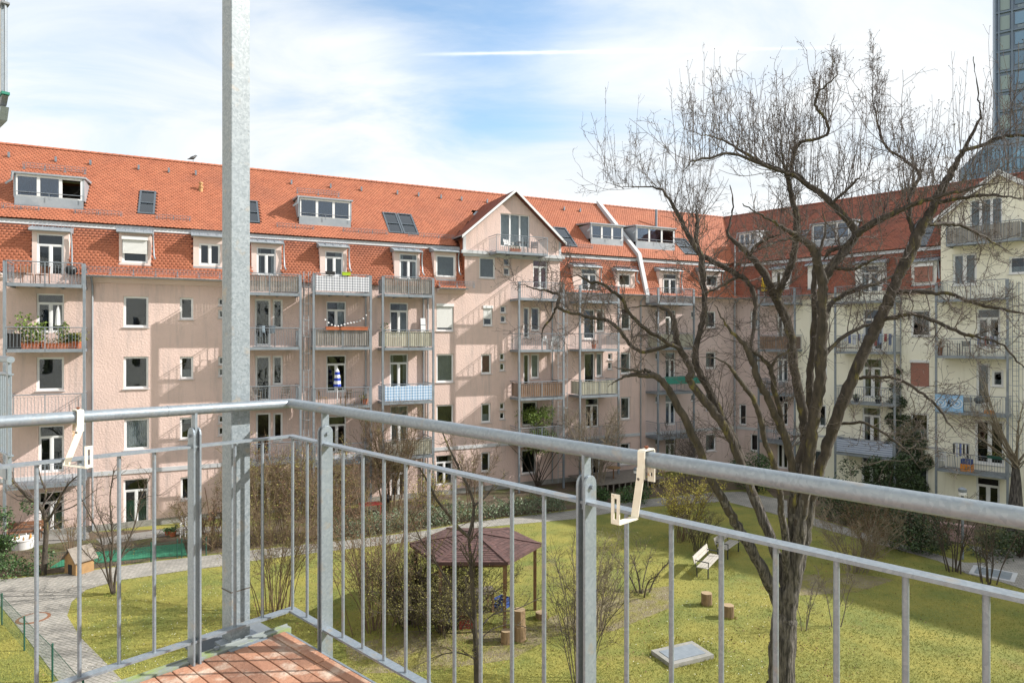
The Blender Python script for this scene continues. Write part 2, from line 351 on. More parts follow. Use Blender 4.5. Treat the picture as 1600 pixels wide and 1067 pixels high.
def pavers():
    m=M('paver', (0.3,0.29,0.27)); nt=m.node_tree; N=nt.nodes.new; L=nt.links.new; b=nt.nodes['Principled BSDF']; b.inputs['Roughness'].default_value=0.9
    tc=N('ShaderNodeTexCoord'); mp=N('ShaderNodeMapping'); mp.inputs['Rotation'].default_value=(0,0,R(25)); L(tc.outputs['Object'],mp.inputs[0])
    br=N('ShaderNodeTexBrick'); br.inputs['Scale'].default_value=1.0; br.inputs['Brick Width'].default_value=0.22; br.inputs['Row Height'].default_value=0.115; br.inputs['Mortar Size'].default_value=0.008
    br.inputs['Color1'].default_value=(0.34,0.32,0.29,1); br.inputs['Color2'].default_value=(0.26,0.25,0.23,1); br.inputs['Mortar'].default_value=(0.13,0.125,0.10,1); L(mp.outputs[0],br.inputs['Vector'])
    n=N('ShaderNodeTexNoise'); n.inputs['Scale'].default_value=0.8; n.inputs['Detail'].default_value=7; L(tc.outputs['Object'],n.inputs['Vector'])
    r=N('ShaderNodeMapRange'); r.inputs['From Min'].default_value=0.3; r.inputs['From Max'].default_value=0.7; r.inputs['To Min'].default_value=0.78; r.inputs['To Max'].default_value=1.12; L(n.outputs[0],r.inputs['Value'])
    hs=N('ShaderNodeHueSaturation'); L(r.outputs[0],hs.inputs['Value']); L(br.outputs['Color'],hs.inputs['Color']); L(hs.outputs[0],b.inputs['Base Color'])
    bp=N('ShaderNodeBump'); bp.inputs['Strength'].default_value=0.5; bp.inputs['Distance'].default_value=0.02; bp.invert=True; L(br.outputs['Fac'],bp.inputs['Height']); L(bp.outputs[0],b.inputs['Normal'])
pavers()
def sheet(name, px, mat, z, kind='structure', pts=None, thick=0.0):
    P=pts if pts is not None else [g(x,y) for x,y in px]
    mb=MB()
    if thick: mb.prism([(p[0],p[1]) for p in P], z-thick, z)
    else: mb.face([(p[0],p[1],z) for p in P])
    o=mb.build(name, MATS[mat], fixn=True); o['kind']=kind
    if o.data.polygons[0].normal.z<0 and not thick: o.data.flip_normals()
    return o
mb=MB(); n=48
mb.face([(700*math.cos(2*math.pi*i/n), 700*math.sin(2*math.pi*i/n), 0) for i in range(n)])
tag(mb.build('lawn_ground', MATS['lawn']), kind='structure')

# paved paths with a low kerb of edging stones
upper=[(-140,918),(0,905),(75,899),(150,890),(250,876),(342,866),(397,859),(577,840),(665,829),(740,815),(890,798),(1010,780),(1115,769),(1160,768),(1230,782)]
lower=[(1230,800),(1150,782),(1012,792),(895,811),(740,825),(637,847),(470,866),(387,877),(342,885),(292,891),(190,906),(135,921),(112,940),(105,962),(125,995),(155,1025),(190,1062),(245,1125),(320,1230)]
left=[(190,1230),(120,1105),(82,1050),(38,992),(2,948),(-140,930)]
PATH_L=upper+lower+left
sheet('path', PATH_L, 'paver', 0.012)
PATH_R=[(1150,768),(1215,785),(1275,810),(1362,836),(1440,859),(1507,879),(1545,879),(1512,852),(1600,862),(1760,890),(1760,985),(1600,921),(1560,908),(1512,897),(1465,876),(1375,851),(1275,823),(1200,800),(1140,785)]
sheet('path', PATH_R, 'paver', 0.016)
# garden beds along the pink facade
BED_L=[(-140,860),(0,835),(130,832),(345,822),(520,800),(700,768),(900,752),(1130,742),(1190,757),(1160,765),(1115,767),(1010,778),(890,796),(740,813),(665,827),(577,838),(397,857),(342,864),(250,874),(150,888),(75,897),(0,903),(-140,916)]
sheet('garden_bed', BED_L, 'soil', 0.008)
BED_R=[(1190,757),(1260,765),(1380,785),(1600,812),(1760,830),(1760,886),(1600,858),(1510,848),(1440,856),(1362,834),(1275,808),(1215,783)]
sheet('garden_bed', BED_R, 'soil', 0.006)
sheet('terrace', [(18,858),(140,842),(138,830),(15,838)], 'slabs', 0.020)
sheet('terrace', [(150,842),(262,826),(345,822),(345,830),(255,838),(160,852)], 'slabs', 0.022)
sheet('bark_mulch_bed', [(540,1010),(640,985),(800,985),(872,960),(880,985),(800,1030),(650,1050),(545,1052)], 'mulch', 0.005)
sheet('bark_mulch_bed', [(880,965),(960,925),(1050,915),(1045,950),(960,985),(890,1000)], 'mulch', 0.007)
sheet('bare_soil_patch', [(1240,898),(1330,895),(1400,905),(1340,925),(1250,930)], 'mulch', 0.006)
sheet('leaf_litter_bed', [(-30,905),(0,901),(70,897),(110,878),(60,868),(-30,885)], 'soil', 0.010)

# ---------------------------------------------------------------- facade frames
class Fac:
    def __init__(s, O, u):
        s.O=Vector((O[0],O[1])); s.u=Vector(u).normalized(); s.n=Vector((-s.u.y, s.u.x)); s.rz=math.atan2(s.u.y,s.u.x)
    def tz(s, x, y, d=0.0):
        k=(x-800)/F; O=s.O+s.n*d
        t=(k*O.y-O.x)/(s.u.x-k*s.u.y); Y=O.y+t*s.u.y
        return t, H-(y-HY)/F*Y
    def t(s, x, d=0.0): return s.tz(x, HY, d)[0]
    def w(s, t, d, z): p=s.O+s.u*t+s.n*d; return Vector((p.x,p.y,z))
FL=Fac((-19.2,33.9),(0.9046,0.4263))
tC=FL.t(1150); C0=FL.w(tC,0,0)
FR=Fac((C0.x,C0.y),(0.677,-0.736))
Z_EAVE, Z_BRK, Z_RDG = H+3.25, H+6.05, H+10.8
Y_EAVE, Y_BRK, Y_RDG = 0.0, 0.95, 6.2
SLOPE=(Z_RDG-Z_BRK)/(Y_RDG-Y_BRK)

def room_wall(fac, segs, holes, parent, wallmat, z0=-0.3, name='wall', y=0.0):
    "segs [(ta,za,tb,zb)] upper outline; holes [(t0,t1,z0,z1)] get reveals and a dark room behind"
    mb=MB(); br=set()
    for a,za,b,zb in segs: br|={a,b}
    for h in holes: br|={h[0],h[1]}
    br=sorted(br)
    def top(t, mid):
        for a,za,b,zb in segs:
            if a-1e-6<=mid<=b+1e-6: return za+(zb-za)*(t-a)/(b-a)
        return None
    for a,b in zip(br[:-1],br[1:]):
        if b-a<1e-5: continue
        mid=(a+b)/2; ta=top(a,mid)
        if ta is None: continue
        tb=top(b,mid)
        hs=sorted([(h[2],h[3]) for h in holes if h[0]-1e-6<=mid<=h[1]+1e-6])
        z=z0
        for h0,h1 in hs:
            if h0>z+1e-5: mb.face([(a,y,z),(b,y,z),(b,y,h0),(a,y,h0)])
            z=max(z,h1)
        if min(ta,tb)>z-1e-5 : mb.face([(a,y,z),(b,y,z),(b,y,tb),(a,y,ta)])
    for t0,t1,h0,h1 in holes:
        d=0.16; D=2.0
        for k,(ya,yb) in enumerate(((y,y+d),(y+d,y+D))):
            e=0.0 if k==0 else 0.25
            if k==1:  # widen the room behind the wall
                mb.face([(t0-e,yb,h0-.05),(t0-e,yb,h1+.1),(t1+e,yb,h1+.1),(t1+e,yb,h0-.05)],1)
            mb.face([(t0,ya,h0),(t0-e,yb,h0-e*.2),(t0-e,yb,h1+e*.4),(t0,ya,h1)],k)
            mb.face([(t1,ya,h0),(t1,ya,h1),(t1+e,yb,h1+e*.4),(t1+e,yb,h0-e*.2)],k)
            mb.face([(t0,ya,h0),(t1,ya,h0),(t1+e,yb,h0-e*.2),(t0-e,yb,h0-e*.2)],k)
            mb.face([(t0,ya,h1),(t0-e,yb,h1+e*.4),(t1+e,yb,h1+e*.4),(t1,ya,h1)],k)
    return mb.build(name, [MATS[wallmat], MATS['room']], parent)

def curtain_mesh(t0,t1,z0,z1,y,amp=0.025,per=0.09):
    mb=MB(); n=max(6,int((t1-t0)/per*4)); 
    for i in range(n):
        a=t0+(t1-t0)*i/n; b=t0+(t1-t0)*(i+1)/n
        ya=y+amp*math.sin(2*math.pi*a/per); yb=y+amp*math.sin(2*math.pi*b/per)
        mb.face([(a,ya,z0),(b,yb,z0),(b,yb,z1),(a,ya,z1)])
    return mb
def window(parent, t0,t1,z0,z1, kind='single', y=0.09, sill=True, fr=0.065, dress='auto', mat='whitepaint'):
    mb=MB(); f=fr; ya,yb=y,y+0.06
    mb.box(t0,t0+f,ya,yb,z0,z1).box(t1-f,t1,ya,yb,z0,z1).box(t0+f,t1-f,ya,yb,z1-f,z1).box(t0+f,t1-f,ya,yb,z0,z0+f)
    w=t1-t0; zt=z1
    if kind in ('door','double2'):
        zt=z1-(z1-z0)*0.24 if kind=='door' else z1
        if kind=='door': mb.box(t0+f,t1-f,ya,yb,zt-f*.6,zt+f*.6)
        mid=(t0+t1)/2; mb.box(mid-f*.75,mid+f*.75,ya-0.01,yb,z0+f,zt-f*.6 if kind=='door' else z1-f)
        # leaf frames
        for a,b in ((t0+f,mid-f*.75),(mid+f*.75,t1-f)):
            q=f*.55; zz=zt-f*.6 if kind=='door' else z1-f
            mb.box(a,a+q,ya+.012,yb+.012,z0+f,zz).box(b-q,b,ya+.012,yb+.012,z0+f,zz).box(a+q,b-q,ya+.012,yb+.012,zz-q,zz).box(a+q,b-q,ya+.012,yb+.012,z0+f,z0+f+q*1.6)
    elif kind=='single':
        q=f*.55; mb.box(t0+f,t0+f+q,ya+.015,yb+.01,z0+f,z1-f).box(t1-f-q,t1-f,ya+.015,yb+.01,z0+f,z1-f).box(t0+f+q,t1-f-q,ya+.015,yb+.01,z1-f-q,z1-f).box(t0+f+q,t1-f-q,ya+.015,yb+.01,z0+f,z0+f+q)
    elif kind=='triple':
        for k in (1,2):
            m=t0+w*k/3; mb.box(m-f*.8,m+f*.8,ya-.005,yb,z0+f,z1-f)
    o=mb.build('window' if kind not in('door',) else 'balcony_door', MATS[mat], parent)
    MB().box(t0+f*.8,t1-f*.8,y+.03,y+.04,z0+f*.8,z1-f*.8).build('pane', MATS['pane'], o)
    if sill:
        MB().hexa([(t0-.05,-.07,z0-.045),(t1+.05,-.07,z0-.045),(t1+.05,y,z0-.045),(t0-.05,y,z0-.045),(t0-.05,-.07,z0-.02),(t1+.05,-.07,z0-.02),(t1+.05,y,z0),(t0-.05,y,z0)]).build('sill', MATS['trim'], o)
    if dress=='auto':
        dress=random.choice(['none','none','sides','sides','half','full','none','blind'])
    yc=y+.16
    if dress=='full': curtain_mesh(t0+.02,t1-.02,z0+.02,z1-.02,yc).build('curtain', MATS['curtain'], o)
    elif dress=='sides':
        mb=curtain_mesh(t0+.02,t0+w*.24,z0+.02,z1-.02,yc); m2=curtain_mesh(t1-w*.24,t1-.02,z0+.02,z1-.02,yc)
        mb.build('curtain', MATS['curtain'], o); m2.build('curtain', MATS['curtain'], o)
    elif dress=='one': curtain_mesh(t1-w*.42,t1-.02,z0+.02,z1-.02,yc).build('curtain', MATS['curtain'], o)
    elif dress=='half': curtain_mesh(t0+.02,t1-.02,z0+.02,z0+(z1-z0)*.42,yc,amp=.01).build('curtain', MATS['curtain'], o)
    elif dress=='green': curtain_mesh(t0+.02,t1-.02,z0+.02,z0+(z1-z0)*.55,yc,amp=.01).build('curtain', MATS['greencurtain'], o)
    elif dress=='red': curtain_mesh(t0+.02,t1-.02,z0+.02,z1-.02,yc,amp=.01).build('curtain', MATS['redcurtain'], o)
    elif dress=='blind': curtain_mesh(t0+.02,t1-.02,z1-(z1-z0)*random.uniform(.2,.5),z1-.02,yc,amp=.004,per=.2).build('blind', MATS['curtain'], o)
    elif dress in ('shutter','brown','shutter60'):
        fr_=1.0 if dress=='brown' else (0.88 if dress=='shutter' else 0.62)
        zb=z1-.14-(z1-z0-.14)*fr_+.02; mb=MB(); n=max(3,int((z1-.14-zb)/.055))
        for i in range(n):
            a=zb+(z1-.14-zb)*i/n; b=zb+(z1-.14-zb)*(i+1)/n
            mb.hexa([(t0+.03,.035,a),(t1-.03,.035,a),(t1-.03,.06,a),(t0+.03,.06,a),(t0+.03,.045,b-.004),(t1-.03,.045,b-.004),(t1-.03,.06,b-.004),(t0+.03,.06,b-.004)])
        s_=mb.build('roller_shutter', MATS['brownblind' if dress=='brown' else 'shutter'], o)
        MB().box(t0-.01,t1+.01,-.05,.07,z1-.15,z1+.02).build('shutter_box', MATS['whitepaint'], s_)
    return o

def tiles(fac_parent, t0,t1, ya,za, yb,zb, tw, ex, holes=(), clip=None, mat='tile', seed=1, name='roof_tiles'):
    "beaver-tail tiles as real pieces from (ya,za) up to (yb,zb)"
    rs=np.random.RandomState(seed)
    L=math.hypot(yb-ya,zb-za); dv=np.array([0,(yb-ya)/L,(zb-za)/L]); nv=np.array([0,-dv[2],dv[1]])
    rows=int(L/ex)+1; cols=int((t1-t0)/tw)
    r,c=np.meshgrid(np.arange(rows),np.arange(cols),indexing='ij'); r=r.ravel(); c=c.ravel()
    tc_=t0+(c+0.5+0.5*(r%2))*tw; v=r*ex
    keep=(tc_<t1+1e-3)
    y_=ya+dv[1]*(v+ex/2); z_=za+dv[2]*(v+ex/2)
    for h in holes: keep&=~((tc_>h[0])&(tc_<h[1])&(z_>h[2])&(z_<h[3]))
    if clip is not None: keep&=clip(tc_,y_,z_)
    tc_=tc_[keep]; v=v[keep]; n=len(tc_)
    hw=tw*0.485; lift=0.030+rs.uniform(-.004,.006,n); jit=rs.uniform(-.006,.006,n); tl=ex*1.25
    prof=[(-hw,tl,0.004),(hw,tl,0.004),(hw,ex*.22,1),(hw*.62,ex*.04,1),(0,-ex*.03,1),(-hw*.62,ex*.04,1),(-hw,ex*.22,1)]
    V=np.zeros((n,12,3))
    for k,(a,b,l) in enumerate(prof):
        h=np.where(l==1,lift*(1.0-b/tl*0.7),0.006)
        V[:,k,0]=tc_+a+(jit if l==1 else 0); vv=np.minimum(v+b,L+.02)
        V[:,k,1]=ya+dv[1]*vv+nv[1]*h; V[:,k,2]=za+dv[2]*vv+nv[2]*h
    V[:,7:12]=V[:,2:7]-nv[None,None,:]*0.022
    base=(np.arange(n)*12)[:,None]
    f7=base+np.array([0,6,5,4,3,2,1])[None]
    qs=np.concatenate([base+np.array([k,k+1,k+6,k+5])[None] for k in range(2,6)])
    me=np_mesh(name, V.reshape(-1,3), [f7,qs], MATS[mat])
    o=link(name, me, fac_parent); o['kind']='stuff'; return o

def ridge(parent, t0,t1,y,z, mat='tile'):
    mb=MB(); L=0.36; n=int((t1-t0)/L)
    for i in range(n):
        a=t0+i*L; r0,r1=.13,.112; k=6
        P=[[(a-.03,y+r0*math.cos(math.pi*j/k),z-.02+r0*math.sin(math.pi*j/k)) for j in range(k+1)],[(a+L,y+r1*math.cos(math.pi*j/k),z-.02+r1*math.sin(math.pi*j/k)) for j in range(k+1)]]
        for j in range(k): mb.face([P[0][j],P[1][j],P[1][j+1],P[0][j+1]])
    o=mb.build('ridge_tiles', MATS[mat], parent); o['kind']='stuff'
def gutter(parent, t0,t1,y,z,r=.075):
    mb=MB(); k=6
    for j in range(k):
        a0=math.pi+math.pi*j/k; a1=math.pi+math.pi*(j+1)/k
        mb.face([(t0,y+r*math.cos(a0),z+r*math.sin(a0)),(t0,y+r*math.cos(a1),z+r*math.sin(a1)),(t1,y+r*math.cos(a1),z+r*math.sin(a1)),(t1,y+r*math.cos(a0),z+r*math.sin(a0))])
    mb.tube([(t0,y-r,z),(t1,y-r,z)],.012,6)
    for t in (t0,t1): mb.face([(t,y+r*math.cos(math.pi+math.pi*j/k),z+r*math.sin(math.pi+math.pi*j/k)) for j in range(k+1)])
    return mb.build('gutter', MATS['zinc'], parent)
def downpipe(parent, pts, r=.045, name='downpipe'):
    return MB().tube(pts, r, 8).build(name, MATS['zinc'], parent, smooth=True)
def snow_guard(parent, t0,t1,y,z,h=.28):
    mb=MB(); up=Vector((0,-.25,1)).normalized()
    def p(t,s): return (t,y+up.y*s,z+up.z*s)
    for s in (0.04,h*.5,h): mb.tube([p(t0,s),p(t1,s)],.011,4)
    n=max(2,int((t1-t0)/.16))
    for i in range(n+1):
        t=t0+(t1-t0)*i/n; mb.tube([p(t,.03),p(t,h)],.007,4)
    k=max(2,int((t1-t0)/.9))
    for i in range(k+1):
        t=t0+.06+(t1-t0-.12)*i/k; mb.box(t-.02,t+.02,y-.02,y+.0,z-.05,z+h*.8); mb.box(t-.07,t+.07,y-.06,y+.10,z-.07,z-.03)
    return mb.build('snow_guard', MATS['galv'], parent)
def yroof(z): return Y_BRK+(z-Z_BRK)/SLOPE if z>=Z_BRK else Y_EAVE+(z-Z_EAVE)/(Z_BRK-Z_EAVE)*(Y_BRK-Y_EAVE)

def dormer(parent, t0,t1,z0,z1, wt0,wt1,wz0,wz1, kind, wall='gablepink', dress='auto', shed=True):
    "lower dormer standing in the steep tiled storey; front plane at y=.12"
    y=.14; mb=MB()
    # front built as pieces round the window, sides, back
    mb.box(t0,wt0,y,y+.12,z0,z1).box(wt1,t1,y,y+.12,z0,z1)
    mb.box(wt0,wt1,y,y+.12,wz1,z1)
    if wz0-z0>.02: mb.box(wt0,wt1,y,y+.12,z0,wz0)
    for t,s in ((t0,1),(t1,-1)):
        mb.face([(t,y+.12,z0),(t,Y_BRK+.6,z0),(t,Y_BRK+.6,z1),(t,y+.12,z1)])
    # dark room
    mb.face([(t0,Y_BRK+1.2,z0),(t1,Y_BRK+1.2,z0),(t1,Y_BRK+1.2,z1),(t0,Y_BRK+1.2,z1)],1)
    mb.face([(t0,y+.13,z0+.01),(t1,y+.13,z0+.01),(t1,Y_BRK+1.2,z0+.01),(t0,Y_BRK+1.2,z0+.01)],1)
    o=mb.build('dormer', [MATS[wall],MATS['room']], parent)
    # sheet metal roof, slightly pitched, with its own eaves box and snow grid
    m2=MB(); ov=.10; zr=z1+.30
    m2.hexa([(t0-ov,y-.22,z1),(t1+ov,y-.22,z1),(t1+ov,Y_BRK+1.0,z1+.02),(t0-ov,Y_BRK+1.0,z1+.02),(t0-ov,y-.22,z1+.07),(t1+ov,y-.22,z1+.07),(t1+ov,Y_BRK+.9,z1+.62),(t0-ov,Y_BRK+.9,z1+.62)])
    for i in range(5):
        t=t0-ov+(t1-t0+2*ov)*i/4; m2.bar((t,y-.21,z1+.085),(t,Y_BRK+.85,z1+.62),(1,0,0),.025,.03)
    r_=m2.build('dormer_roof', MATS['zinc'], o)
    gt=MB().tube([(t0-ov,y-.26,z1+.02),(t1+ov,y-.26,z1+.02)],.05,8).build('dormer_gutter', MATS['zinc'], o)
    m3=MB()
    for s in (.12,.26): m3.tube([(t0-ov,y-.12,z1+.08+s),(t1+ov,y-.12,z1+.08+s)],.009,4)
    n=int((t1-t0)/.11)
    for i in range(n+1):
        t=t0-ov+(t1-t0+2*ov)*i/n; m3.tube([(t,y-.12,z1+.09),(t,y-.12,z1+.34)],.006,4)
    m3.build('dormer_snow_grid', MATS['galv'], o)
    MB().tube([(t1+.10,y-.24,z1),(t1+.10,y-.10,z1-.22),(t1+.12,y-.06,z1-.7),(t1+.14,y-.12,z0+.5),(t1+.2,y-.3,z0+.3)],.04,8).build('dormer_downpipe', MATS['zinc'], o, smooth=True)
    MB().box(t0-.02,t1+.02,y-.05,y+.02,z0-.18,z0-.0).build('dormer_flashing', MATS['zinc'], o)
    w=window(parent, wt0,wt1,wz0,wz1,kind,y=y+.04,sill=False,dress=dress)
    return (t0,t1,z0-.1,z1+.35)

def big_dormer(parent, t0,t1,z0,z1, wall='trim', open_right=False):
    "long glazed shed dormer in the upper roof: zinc apron, three panes, sloped cheeks, rail"
    yf=yroof(z0)-.02; mb=MB(); zb=z0+(z1-z0)*.30
    mb.box(t0,t1,yf-.06,yf+.06,z0-.05,zb)                                # apron
    a=mb.build('roof_dormer', MATS['zinc'], parent)
    for t in (t0,t1):
        c=MB(); c.hexa([(t-.05,yf,zb),(t+.05,yf,zb),(t+.05,yroof(zb)+.05,zb),(t-.05,yroof(zb)+.05,zb),(t-.05,yf,z1),(t+.05,yf,z1),(t+.05,yroof(z1)+.1,z1),(t-.05,yroof(z1)+.1,z1)])
        c.build('cheek', MATS['zinc'], a)
    MB().hexa([(t0-.12,yf-.15,z1),(t1+.12,yf-.15,z1),(t1+.12,yroof(z1)+.5,z1+.2),(t0-.12,yroof(z1)+.5,z1+.2),(t0-.12,yf-.15,z1+.09),(t1+.12,yf-.15,z1+.09),(t1+.12,yroof(z1)+.5,z1+.34),(t0-.12,yroof(z1)+.5,z1+.34)]).build('dormer_roof', MATS['zinc'], a)
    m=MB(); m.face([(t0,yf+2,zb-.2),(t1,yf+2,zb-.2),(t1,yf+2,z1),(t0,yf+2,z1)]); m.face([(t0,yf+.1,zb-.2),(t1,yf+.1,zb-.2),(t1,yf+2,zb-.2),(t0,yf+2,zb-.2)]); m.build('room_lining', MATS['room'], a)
    n=3; fr=.07
    for i in range(n):
        p=t0+.05+(t1-t0-.1)*i/n; q=t0+.05+(t1-t0-.1)*(i+1)/n
        f=MB().box(p,p+fr,yf-.03,yf+.04,zb,z1).box(q-fr,q,yf-.03,yf+.04,zb,z1).box(p+fr,q-fr,yf-.03,yf+.04,z1-fr*1.6,z1).box(p+fr,q-fr,yf-.03,yf+.04,zb,zb+fr).build('window_frame', MATS['whitepaint'], a)
        if open_right and i==2: continue
        MB().box(p+fr*.9,q-fr*.9,yf,yf+.01,zb+fr*.9,z1-fr*1.5).build('pane', MATS['skylightpane'], a)
        if random.random()<.7: curtain_mesh(p+fr,q-fr,zb+fr,z1-fr,yf+.12,amp=.01).build('curtain', MATS['curtain'], a)
    r=MB().tube([(t0,yf-.14,zb+.22),(t1,yf-.14,zb+.22)],.018,6)
    for i in range(3): r.tube([(t0+(t1-t0)*i/2,yf-.14,zb-.1),(t0+(t1-t0)*i/2,yf-.14,zb+.22)],.013,6)
    r.build('guard_rail', MATS['galv'], a)
    MB().tube([(t0-.05,yf-.17,z1+.02),(t0-.1,yf-.17,z1-.35),(t0-.35,yf-.1,z1-.55)],.05,8).build('dormer_downpipe', MATS['zinc'], a, smooth=True)
    return (t0-.02,t1+.02,z0-.0,z1+.25)
def skylight(parent, t0,t1,z0,z1):
    d=Vector((0,yroof(z1)-yroof(z0),z1-z0)); L=d.length; d.normalize(); nn=Vector((0,-d.z,d.y))
    def P(t,s,h): q=Vector((t,yroof(z0),z0))+d*s+nn*h; return q
    def slab(mb,a,b,s0,s1,h0,h1): mb.hexa([P(a,s0,h0),P(b,s0,h0),P(b,s1,h0),P(a,s1,h0),P(a,s0,h1),P(b,s0,h1),P(b,s1,h1),P(a,s1,h1)])
    mb=MB(); f=.09
    slab(mb,t0,t0+f,0,L,-.1,.13); slab(mb,t1-f,t1,0,L,-.1,.13); slab(mb,t0+f,t1-f,0,f,-.1,.13); slab(mb,t0+f,t1-f,L-f,L,-.1,.13); slab(mb,t0+f,t1-f,L*.46,L*.46+.06,.0,.13)
    o=mb.build('skylight', MATS['darkframe'], parent)
    mb=MB(); slab(mb,t0+f*.9,t1-f*.9,f*.9,L*.46,.07,.08); mb.build('pane', MATS['skylightpane'], o)
    mb=MB(); slab(mb,t0+f*.9,t1-f*.9,L*.46+.05,L-f*.9,.07,.08); mb.build('pane', MATS['skylightpane'], o)
    mb=MB(); slab(mb,t0+f,t1-f,f,L*random.uniform(.4,.9),-.02,-.01); mb.build('blind', MATS['curtain'], o)
    return (t0-.02,t1+.02,z0-.02,z1+.02)

def balcony(parent, t0,t1,zf, d=1.55, screen=None, y0=0.0, h=1.0, post=False):
    "steel-framed balcony: deck frame, boarded floor, bar railing; screen: material name or None"
    mb=MB(); e=.05
    mb.box(t0,t1,-d,-d+.06,zf-.16,zf).box(t0,t0+.06,-d+.06,y0-.02,zf-.16,zf).box(t1-.06,t1,-d+.06,y0-.02,zf-.16,zf)
    mb.box(t0+.06,t1-.06,-d+.06,y0-.02,zf-.06,zf-.02)
    for k in (1,2): mb.box(t0+(t1-t0)*k/3-.03,t0+(t1-t0)*k/3+.03,-d+.06,y0-.02,zf-.14,zf-.062)
    o=mb.build('balcony', MATS['galv'], parent)
    r=MB(); zr=zf+h
    r.tube([(t0+.02,y0-.03,zr),(t0+.02,-d+.02,zr),(t1-.02,-d+.02,zr),(t1-.02,y0-.03,zr)],.024,6)
    r.bar((t0+.02,-d+.02,zf+.07),(t1-.02,-d+.02,zf+.07),(0,1,0),.035,.01); r.bar((t0+.02,-d+.02,zr-.12),(t1-.02,-d+.02,zr-.12),(0,1,0),.035,.01)
    for t in (t0+.02,t1-.02):
        r.bar((t,-d+.02,zf+.07),(t,y0-.03,zf+.07),(1,0,0),.035,.01); r.bar((t,-d+.02,zr-.12),(t,y0-.03,zr-.12),(1,0,0),.035,.01)
    n=max(4,int((t1-t0)/.13))
    for i in range(1,n):
        t=t0+.02+(t1-t0-.04)*i/n; r.box(t-.007,t+.007,-d+.013,-d+.027,zf+.07,zr-.12)
    n2=int(d/.13)
    for i in range(1,n2):
        y=-d+(d)*i/n2
        if y>y0-.06: continue
        for t in (t0+.02,t1-.02): r.box(t-.007,t+.007,y-.007,y+.007,zf+.07,zr-.12)
    for t in (t0+.02,(t0+t1)/2,t1-.02): r.box(t-.022,t+.022,-d+.0,-d+.012,zf-.14,zr)
    r.build('railing', MATS['galv'], o)
    if screen:
        s=MB()
        if screen.startswith('reed'):
            n=int((t1-t0)/.055)
            for i in range(n):
                t=t0+.06+(t1-t0-.12)*i/n; s.box(t,t+.043,-d+.035,-d+.05,zf+.05+random.uniform(-.02,.02),zr-.06+random.uniform(-.05,.02))
            for t in (t0+.045,t1-.05):
                for i in range(int((d-.2)/.055)):
                    y=-d+.06+i*.055; s.box(t,t+.012,y,y+.043,zf+.05,zr-.08+random.uniform(-.04,.02))
        else:
            n=24
            for i in range(n):
                a=t0+.05+(t1-t0-.1)*i/n; b=t0+.05+(t1-t0-.1)*(i+1)/n
                za=zr-.06-.05*abs(math.sin(i*math.pi/6)); zb=zr-.06-.05*abs(math.sin((i+1)*math.pi/6)); yo=.006*math.sin(i*2.1); yo2=.006*math.sin((i+1)*2.1)
                s.face([(a,-d-.012+yo,zf+.06),(b,-d-.012+yo2,zf+.06),(b,-d-.012+yo2,zb),(a,-d-.012+yo,za)])
            s.face([(t0-.005,-d,zf+.06),(t0-.005,-.3,zf+.06),(t0-.005,-.3,zr-.08),(t0-.005,-d,zr-.08)])
        s.build('privacy_screen', MATS[screen], o)
    return o
def post(parent, t, y, z0, z1, r=.055):
    return MB().box(t-r,t+r,y-r,y+r,z0,z1).build('support_post', MATS['galv'], parent)
def ladder(parent, t0,t1,y,z0,z1):
    mb=MB()
    for t in (t0,t1): mb.tube([(t,y,z0),(t,y,z1)],.022,6)
    z=z0+.2
    while z<z1: mb.tube([(t0,y,z),(t1,y,z)],.013,5); z+=.28
    o=mb.build('escape_ladder', MATS['zinc'], parent)
    c=MB(); rr=.38; tm=(t0+t1)/2; k=9; z=z0+2.2
    def pt(j): a=math.pi+math.pi*j/(k-1); return tm+rr*math.cos(a), y-.05+rr*1.5*math.sin(a)
    while z<z1:
        c.tube([(*pt(j),z) for j in range(k)],.012,4,cap=False); z+=.9
    for j in (1,3,5,7): c.tube([(*pt(j),z0+2.2),(*pt(j),z1)],.009,4)
    c.build('safety_cage', MATS['zinc'], o); return o
M('reedgrey',(0.30,0.27,0.24),(0.22,0.20,0.18),5,0.9,island=0.3)
M('reedpale',(0.48,0.46,0.36),(0.42,0.39,0.30),5,0.9,island=0.25)
M('reedbrown',(0.28,0.17,0.10),(0.22,0.13,0.08),5,0.9,island=0.25)
def stripe_mat(name, ca, cb, period, axis=2, check=False):
    m=M(name,ca,rough=0.85); nt=m.node_tree; N=nt.nodes.new; L=nt.links.new; b=nt.nodes['Principled BSDF']
    tc=N('ShaderNodeTexCoord'); sp=N('ShaderNodeSeparateXYZ'); L(tc.outputs['Object'],sp.inputs[0])
    def sq(ax):
        a=N('ShaderNodeMath'); a.operation='MULTIPLY'; a.inputs[1].default_value=1/period; L(sp.outputs[ax],a.inputs[0])
        f=N('ShaderNodeMath'); f.operation='FRACT'; L(a.outputs[0],f.inputs[0]); c=N('ShaderNodeMath'); c.operation='GREATER_THAN'; c.inputs[1].default_value=.5; L(f.outputs[0],c.inputs[0]); return c.outputs[0]
    fac=sq(axis)
    if check:
        d=N('ShaderNodeMath'); d.operation='ADD'; L(fac,d.inputs[0]); L(sq(0),d.inputs[1]); e=N('ShaderNodeMath'); e.operation='MULTIPLY'; e.inputs[1].default_value=.5; L(d.outputs[0],e.inputs[0]); fac=e.outputs[0]
    mx=N('ShaderNodeMix'); mx.data_type='RGBA'; L(fac,mx.inputs['Factor']); mx.inputs['A'].default_value=(*ca,1); mx.inputs['B'].default_value=(*cb,1); L(mx.outputs['Result'],b.inputs['Base Color'])
stripe_mat('bluecheck',(0.16,0.30,0.50),(0.55,0.62,0.70),.16,2,True)
stripe_mat('greystripe',(0.22,0.26,0.36),(0.45,0.50,0.58),.14,2)
